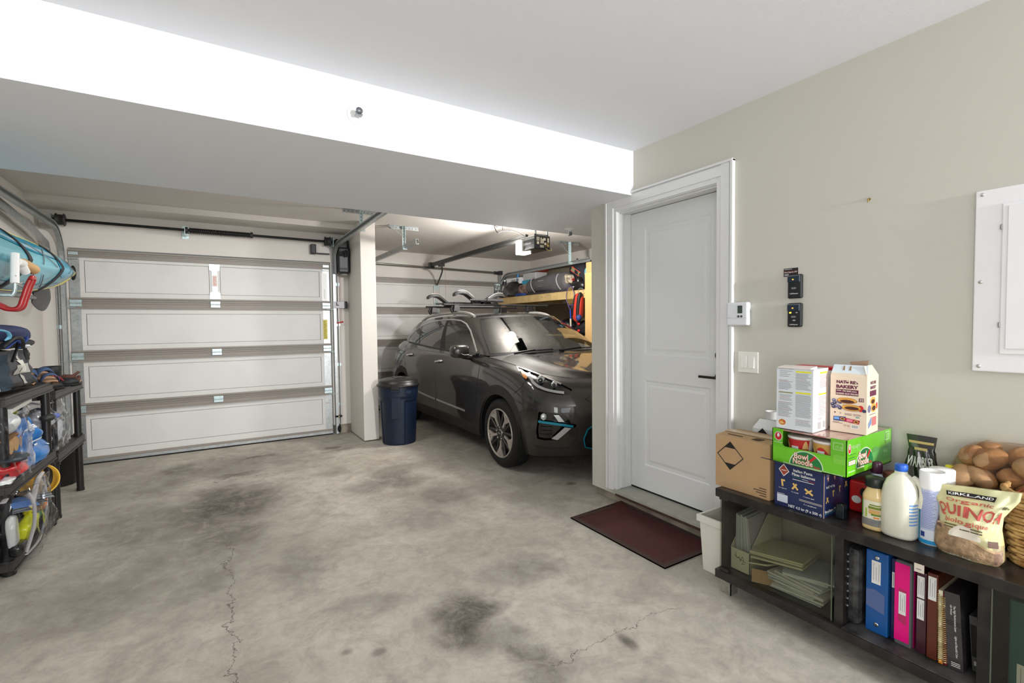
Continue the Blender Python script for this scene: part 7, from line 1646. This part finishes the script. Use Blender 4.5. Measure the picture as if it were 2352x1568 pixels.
m=MB(mat('receptacle',(200,196,186),.4)); m.box(1.5945,1.599,5.60,5.66,.40,.50); tag(m.build('outlet_plate'),'pale outlet plate on the pillar side behind the trash can','outlet')
# ================================================================= lumber shelf right of the car
WD=mat('lumber',(206,178,122),.65,bump=.1,bscale=60,var=.22,vscale=7); PLY=mat('plywood',(190,160,110),.7,var=.2,vscale=6)
t=thing('lumber_shelf','wall shelf framed in pale lumber running right of the car','shelf',(4.7,6.1,1.2))
m=MB(WD); m.box(4.30,4.338,5.0,7.40,1.703,1.806)
m.use(mat('wood_knot',(120,84,50),.7)); random.seed(8)
for q in range(12): y=4.9+2.3*random.random(); z=1.72+.07*random.random(); m.ell((4.2995,y,z),(.0008,.012*random.uniform(.5,1),.006),10,6)
m.build('front_rail',t)
m=MB(PLY); m.box(4.30,XR2-.001,5.0,7.40,1.806,1.818); m.build('top_deck',t)
m=MB(WD)
for y in (5.02,5.8,6.6,7.36): m.box(4.34,XR2-.001,y-.019,y+.019,1.705,1.805)
m.build('joist',t)
m=MB(WD)
for y in (5.05,7.33): m.box(4.345,4.385,y-.045,y+.045,.0,1.703)
m.build('leg_post',t)
m=MB(PLY); m.box(4.34,XR2-.001,5.0,7.40,1.17,1.19); m.build('lower_deck',t)
m=MB(mat('shelf_back_board',(128,116,96),.8)); m.box(XR2-.02,XR2-.001,5.0,7.4,1.19,1.70); m.build('back_board',t)
def item(name,label,cat,c,r,mt,seed=1,lump=.1,sq=0,rot=(0,0,0)): m=MB(mt); m.ell(c,r,28,18,rot=rot,lump=lump,seed=seed,sq=sq); o=m.build(name); return tag(o,label,cat)
item('garbage_bag','black crinkled garbage bag at the far end of the lumber shelf','bag',(4.55,7.08,1.945),(.2,.30,.13),mat('bag_gloss_black',(14,14,15),.25,coat=.6,bump=.9,bscale=22),2,.16,4)
t=thing('white_carton','flat white carton with grey print resting on the garbage bag','box',(4.5,7.05,2.08))
m=MB(mat('carton_white',(226,228,230),.4)); m.box(4.40,4.52,6.83,7.27,2.045,2.15); F=Face(m,(4.40,7.27,2.045),(0,-1,0),(0,0,1)); F.rect(.16,.02,.30,.08,mat('print_lightgrey',(165,167,170),.5)); F.ell(.36,.06,.04,.03,mat('print_midgrey',(120,124,130),.5)); F.rect(.02,.02,.05,.05,mat('print_midgrey',(120,124,130),.5)); m.build('carton',t,bevel=.003)
m=MB(mat('jar_black',(20,20,22),.3)); m.cyl((4.42,7.36,2.07),(4.42,7.36,2.12),.035,n=18); m.use(ZINC); m.cyl((4.42,7.36,2.12),(4.42,7.36,2.14),.034,n=18); tag(m.build('metal_tin'),'small black and silver tin behind the white carton','tin')
t=thing('clear_storage_bin','clear storage bin with turquoise base in the middle of the lumber shelf','storage bin',(4.55,6.6,2.03))
m=MB(mat('bin_turquoise',(0,140,176),.3,coat=.5)); m.box(4.42,4.72,6.38,6.80,2.015,2.085); m.build('base',t,bevel=.012)
m=MB(mat('bin_clear',(176,176,178),.3,coat=.3)); m.box(4.43,4.71,6.40,6.78,2.085,2.20); m.build('lid',t,bevel=.012)
m=MB(mat('bottle_skyblue',(20,110,170),.3)); m.cyl((4.42,6.92,2.10),(4.42,6.92,2.21),.022,n=14); tag(m.build('blue_bottle'),'thin blue bottle beside the clear storage bin','bottle')
m=MB(PLY); m.box(4.40,4.76,6.36,6.82,1.995,2.013); m.box(4.62,4.7,6.70,6.78,1.819,1.995); m.box(4.70,4.76,6.4,6.46,1.819,1.995); tag(m.build('raised_board'),'narrow board propped over the shelf deck under the clear bin','board')
item('orange_bag','orange-red bag along the back of the lumber shelf','bag',(4.86,6.78,2.20),(.12,.32,.12),mat('fabric_orange',(176,70,40),.6,bump=.2,bscale=50),5,.1,3)
item('patterned_pouch','small brown and pink patterned pouch between garbage bag and grey roll','pouch',(4.42,6.73,1.92),(.08,.12,.09),mat('pattern_brown',(140,110,100),.7,var=.7,vscale=18,vcol=(60,48,44)),7,.15,3)
item('blue_cloth','blue cloth end on the shelf edge beside the grey roll','cloth',(4.37,6.75,1.845),(.06,.17,.03),mat('cloth_blue',(40,70,140),.7),8,.15)
t=thing('grey_sleeping_roll','long grey sleeping bag roll with pale straps on the lumber shelf','sleeping bag',(4.45,6.05,1.82))
m=MB(mat('roll_grey',(92,90,94),.6,bump=.3,bscale=40,var=.2,vscale=6))
m.grid(lambda u,v:(4.46+(.125*cos(2*pi*v))*(min(1,(sin(pi*min(.999,max(.001,u)))*4))**.5),5.48+1.16*u,1.955+.035*sin(pi*u)+(.135+.02*sin(6*u))*sin(2*pi*v)*(min(1,(sin(pi*min(.999,max(.001,u)))*4))**.5)),40,28,True,cv=True,flip=True)
m.build('roll',t)
for y in (5.70,6.38):
    m=MB(mat('strap_pale',(170,168,168),.6)); m.grid(lambda u,v:(4.46+.140*cos(2*pi*u),y-.015+.03*v+.05*sin(2*pi*u),1.972+.150*sin(2*pi*u)),36,1,True,cu=True); m.build('strap',t,solid=.004)
m=MB(mat('strap_pale',(170,168,168),.6)); F=Face(m,(4.322,6.20,1.995),(0,-1,0),(.25,0,1)); F.line(0,.03,.16,.035,.008,mat('strap_pale',(170,168,168),.6)); F.line(.02,-.06,.13,-.058,.005,mat('strap_pale2',(140,138,138),.6)); m.build('logo_print',t)
m=MB(mat('fabric_dark',(46,44,48),.8)); m.box(4.36,4.62,5.5,6.62,1.8185,1.86); tag(m.build('folded_pad',None,bevel=.015),'dark folded pad under the grey sleeping roll','pad')
t=thing('plaid_hamper','domed black and cream checked bag behind the grey roll','bag',(4.7,6.0,2.05))
def plaid():
    m=bpy.data.materials.new('plaid'); m.use_nodes=True; nt=m.node_tree; b=nt.nodes['Principled BSDF']; tc=nt.nodes.new('ShaderNodeTexCoord'); br=nt.nodes.new('ShaderNodeTexBrick')
    br.inputs['Scale'].default_value=16; br.inputs['Color1'].default_value=C(30,28,26); br.inputs['Color2'].default_value=C(44,40,36); br.inputs['Mortar'].default_value=C(128,120,92); br.inputs['Mortar Size'].default_value=.035
    mp=nt.nodes.new('ShaderNodeMapping'); mp.inputs['Rotation'].default_value=(0,pi/2,.3); nt.links.new(tc.outputs['Object'],mp.inputs[0]); nt.links.new(mp.outputs[0],br.inputs['Vector']); nt.links.new(br.outputs['Color'],b.inputs['Base Color']); b.inputs['Roughness'].default_value=.8; return m
m=MB(plaid()); m.ell((4.72,6.02,2.05),(.17,.40,.235),32,20,sq=2.6,rot=(.12,0,0)); m.build('hamper_body',t)
item('red_cloth','small bright red cloth between the grey roll and the dark backpack','cloth',(4.48,5.70,2.065),(.05,.09,.022),mat('cloth_red',(196,30,30),.6),3,.15)
t=thing('dark_backpack','navy backpack with orange and green stripes at the near end of the lumber shelf','backpack',(4.58,5.42,1.82))
m=MB(mat('pack_navy',(22,26,38),.65,bump=.25,bscale=50)); m.ell((4.62,5.42,2.06),(.17,.27,.21),30,20,lump=.07,seed=4,sq=2.6); m.build('pack_body',t)
m=MB(mat('pack_olive',(120,124,92),.6)); m.M=Matrix.Translation((4.455,5.42,2.11))@Matrix.Rotation(.5,4,'X')@Matrix.Rotation(.0,4,'Y'); m.box(-.006,.03,-.10,.10,-.022,.022); m.use(mat('pack_orange',(190,80,50),.6)); m.box(-.008,.03,-.11,.11,.022,.034); m.box(-.008,.03,-.11,.11,-.034,-.022); m.build('stripe_panel',t,bevel=.004)
m=MB(NYL); m.tube([(4.55,5.5,2.24),(4.5,5.44,2.29),(4.5,5.38,2.26),(4.52,5.33,2.2)],.010,8,sub=5); m.tube([(4.55,5.35,2.24),(4.5,5.27,2.2),(4.48,5.22,2.08)],.014,8,sub=5); m.build('shoulder_strap',t)
item('camo_pouch','cream and brown camouflage pouch in front of the backpack','pouch',(4.40,5.50,2.005),(.05,.10,.065),mat('camo',(200,190,166),.7,var=.9,vscale=24,vcol=(96,82,66)),6,.12,3)
t=thing('black_boot','black boot with a red mark on the shelf edge below the backpack','boot',(4.42,5.31,1.82))
m=MB(mat('boot_gloss',(18,18,20),.35,coat=.3)); m.ell((4.43,5.30,1.885),(.09,.17,.065),26,16,sq=3); m.ell((4.45,5.36,1.955),(.07,.09,.07),24,14,sq=3); m.build('shell',t)
m=MB(PRED); m.tube([(4.345,5.31,1.985),(4.35,5.34,1.995),(4.352,5.38,1.985),(4.35,5.35,1.965),(4.345,5.31,1.97)],.005,6,sub=4); m.build('red_mark',t)
m=MB(WH); F=Face(m,(4.337,5.34,1.86),(0,-1,0),(0,0,1)); F.rect(0,.012,.03,.02,WH); F.rect(.004,0,.024,.006,WH); m.build('white_mark',t)
item('light_blue_bottle','pale blue bottle end between the backpack and the tall cardboard','bottle',(4.45,5.16,2.07),(.03,.045,.07),mat('bottle_paleblue',(110,180,200),.3,coat=.4),2,0)
# racket and vest hanging from the rail
t=thing('badminton_racket','badminton racket with purple frame and blue shaft hanging from the lumber rail','racket',(4.27,5.31,1.6))
PUR=mat('racket_purple',(84,70,120),.35,coat=.5)
m=MB(PUR); m.tube([(4.27,5.315+.088*sin(a)*(1-.12*cos(a)),1.745+.135*cos(a)) for a in [2*pi*i/40 for i in range(40)]],.006,8,closed=True); m.tube([(4.27,5.26,1.625),(4.27,5.30,1.56),(4.27,5.312,1.53)],.006,8,sub=3); m.tube([(4.27,5.37,1.625),(4.27,5.33,1.56),(4.27,5.312,1.53)],.006,8,sub=3); m.build('frame',t)
m=MB(mat('racket_string',(226,190,90),.5))
for q in range(-4,5):
    w_=.088*(1-(q/5)**2)**.5; h_=.13*(1-(q/5)**2)**.5; m.cyl((4.27,5.315+.0165*q,1.745-h_),(4.27,5.315+.0165*q,1.745+h_),.0009,n=4)
for q in range(-6,7): w_=.086*(1-(q/7)**2)**.5; m.cyl((4.27,5.315-w_,1.745+.0185*q),(4.27,5.315+w_,1.745+.0185*q),.0009,n=4)
m.build('strings',t)
m=MB(mat('racket_blue',(20,70,190),.35,coat=.4)); m.cyl((4.27,5.312,1.54),(4.27,5.308,1.42),.010,.008,n=12); m.build('shaft',t)
m=MB(mat('grip_white',(200,194,176),.7)); m.cyl((4.27,5.308,1.42),(4.27,5.304,1.31),.013,n=12); m.build('grip',t)
t=thing('life_vest','red and black life vest hanging below the lumber rail by a wire hook','life vest',(4.27,5.11,1.55))
m=MB(mat('vest_red',(196,56,40),.6,bump=.2,bscale=60)); m.ell((4.26,5.13,1.57),(.05,.085,.20),24,18,sq=3,rot=(.12,0,0)); m.build('panel',t)
m=MB(NYL); m.ell((4.245,5.085,1.58),(.045,.03,.20),18,14,sq=3,rot=(.12,0,0)); m.ell((4.235,5.17,1.60),(.04,.012,.15),16,12,sq=3,rot=(.15,0,0)); m.build('black_panel',t)
m=MB(mat('vest_blue',(40,60,120),.6)); m.ell((4.235,5.085,1.43),(.04,.045,.05),18,12); m.build('blue_panel',t)
m=MB(ZINC); m.tube([(4.27,5.17,1.75),(4.28,5.17,1.80),(4.29,5.13,1.835),(4.29,5.07,1.83),(4.28,5.05,1.79)],.003,6,sub=5); m.build('wire_hook',t)
item('black_gear_bag','black gear bag low on the shelf below the life vest','bag',(4.42,5.12,1.28),(.15,.17,.105),NYL,9,.1,3)
for k,z in enumerate((1.345,1.25)): item('red_plug','round red plug on the black gear bag, '+('upper one' if k==0 else 'lower one'),'plug',(4.275,5.14,z),(.012,.028,.020),PRED,1,0)
item('black_helmet','black rounded helmet on the lower deck beyond the racket','helmet',(4.55,5.72,1.31),(.14,.15,.12),mat('helmet_black',(16,16,18),.3,coat=.4),4,.05)
item('black_shoe_bag','black lumpy bag on the lower deck left of the helmet','bag',(4.52,6.08,1.30),(.14,.17,.11),NYL,12,.15)
item('dark_case','dark case with pale trim on the lower deck under the racket','case',(4.5,5.42,1.25),(.13,.13,.06),mat('case_dark',(26,26,28),.4,coat=.3),5,.03,4)
# tall cardboard
t=thing('tall_cardboard_box','tall upright cardboard box at the door-wall end of the right bay','box',(4.28,4.68,0))
KR2=mat('kraft_tall',(196,160,104),.75,var=.06,vscale=3); m=MB(KR2); m.box(4.115,4.45,4.55,4.817,.0,2.01); m.build('carton',t,bevel=.004)
t=thing('printed_carton','cardboard box with black print standing behind the tall cardboard box','box',(4.4,4.89,0))
m=MB(KR2); m.box(4.25,4.55,4.83,4.95,.0,2.17); F=Face(m,(4.25,4.83,1.93),(1,0,0),(0,0,1)); F.text('K2',.03,.12,.06,INK,bold=.05,wid=.10); m.build('carton',t,bevel=.004)
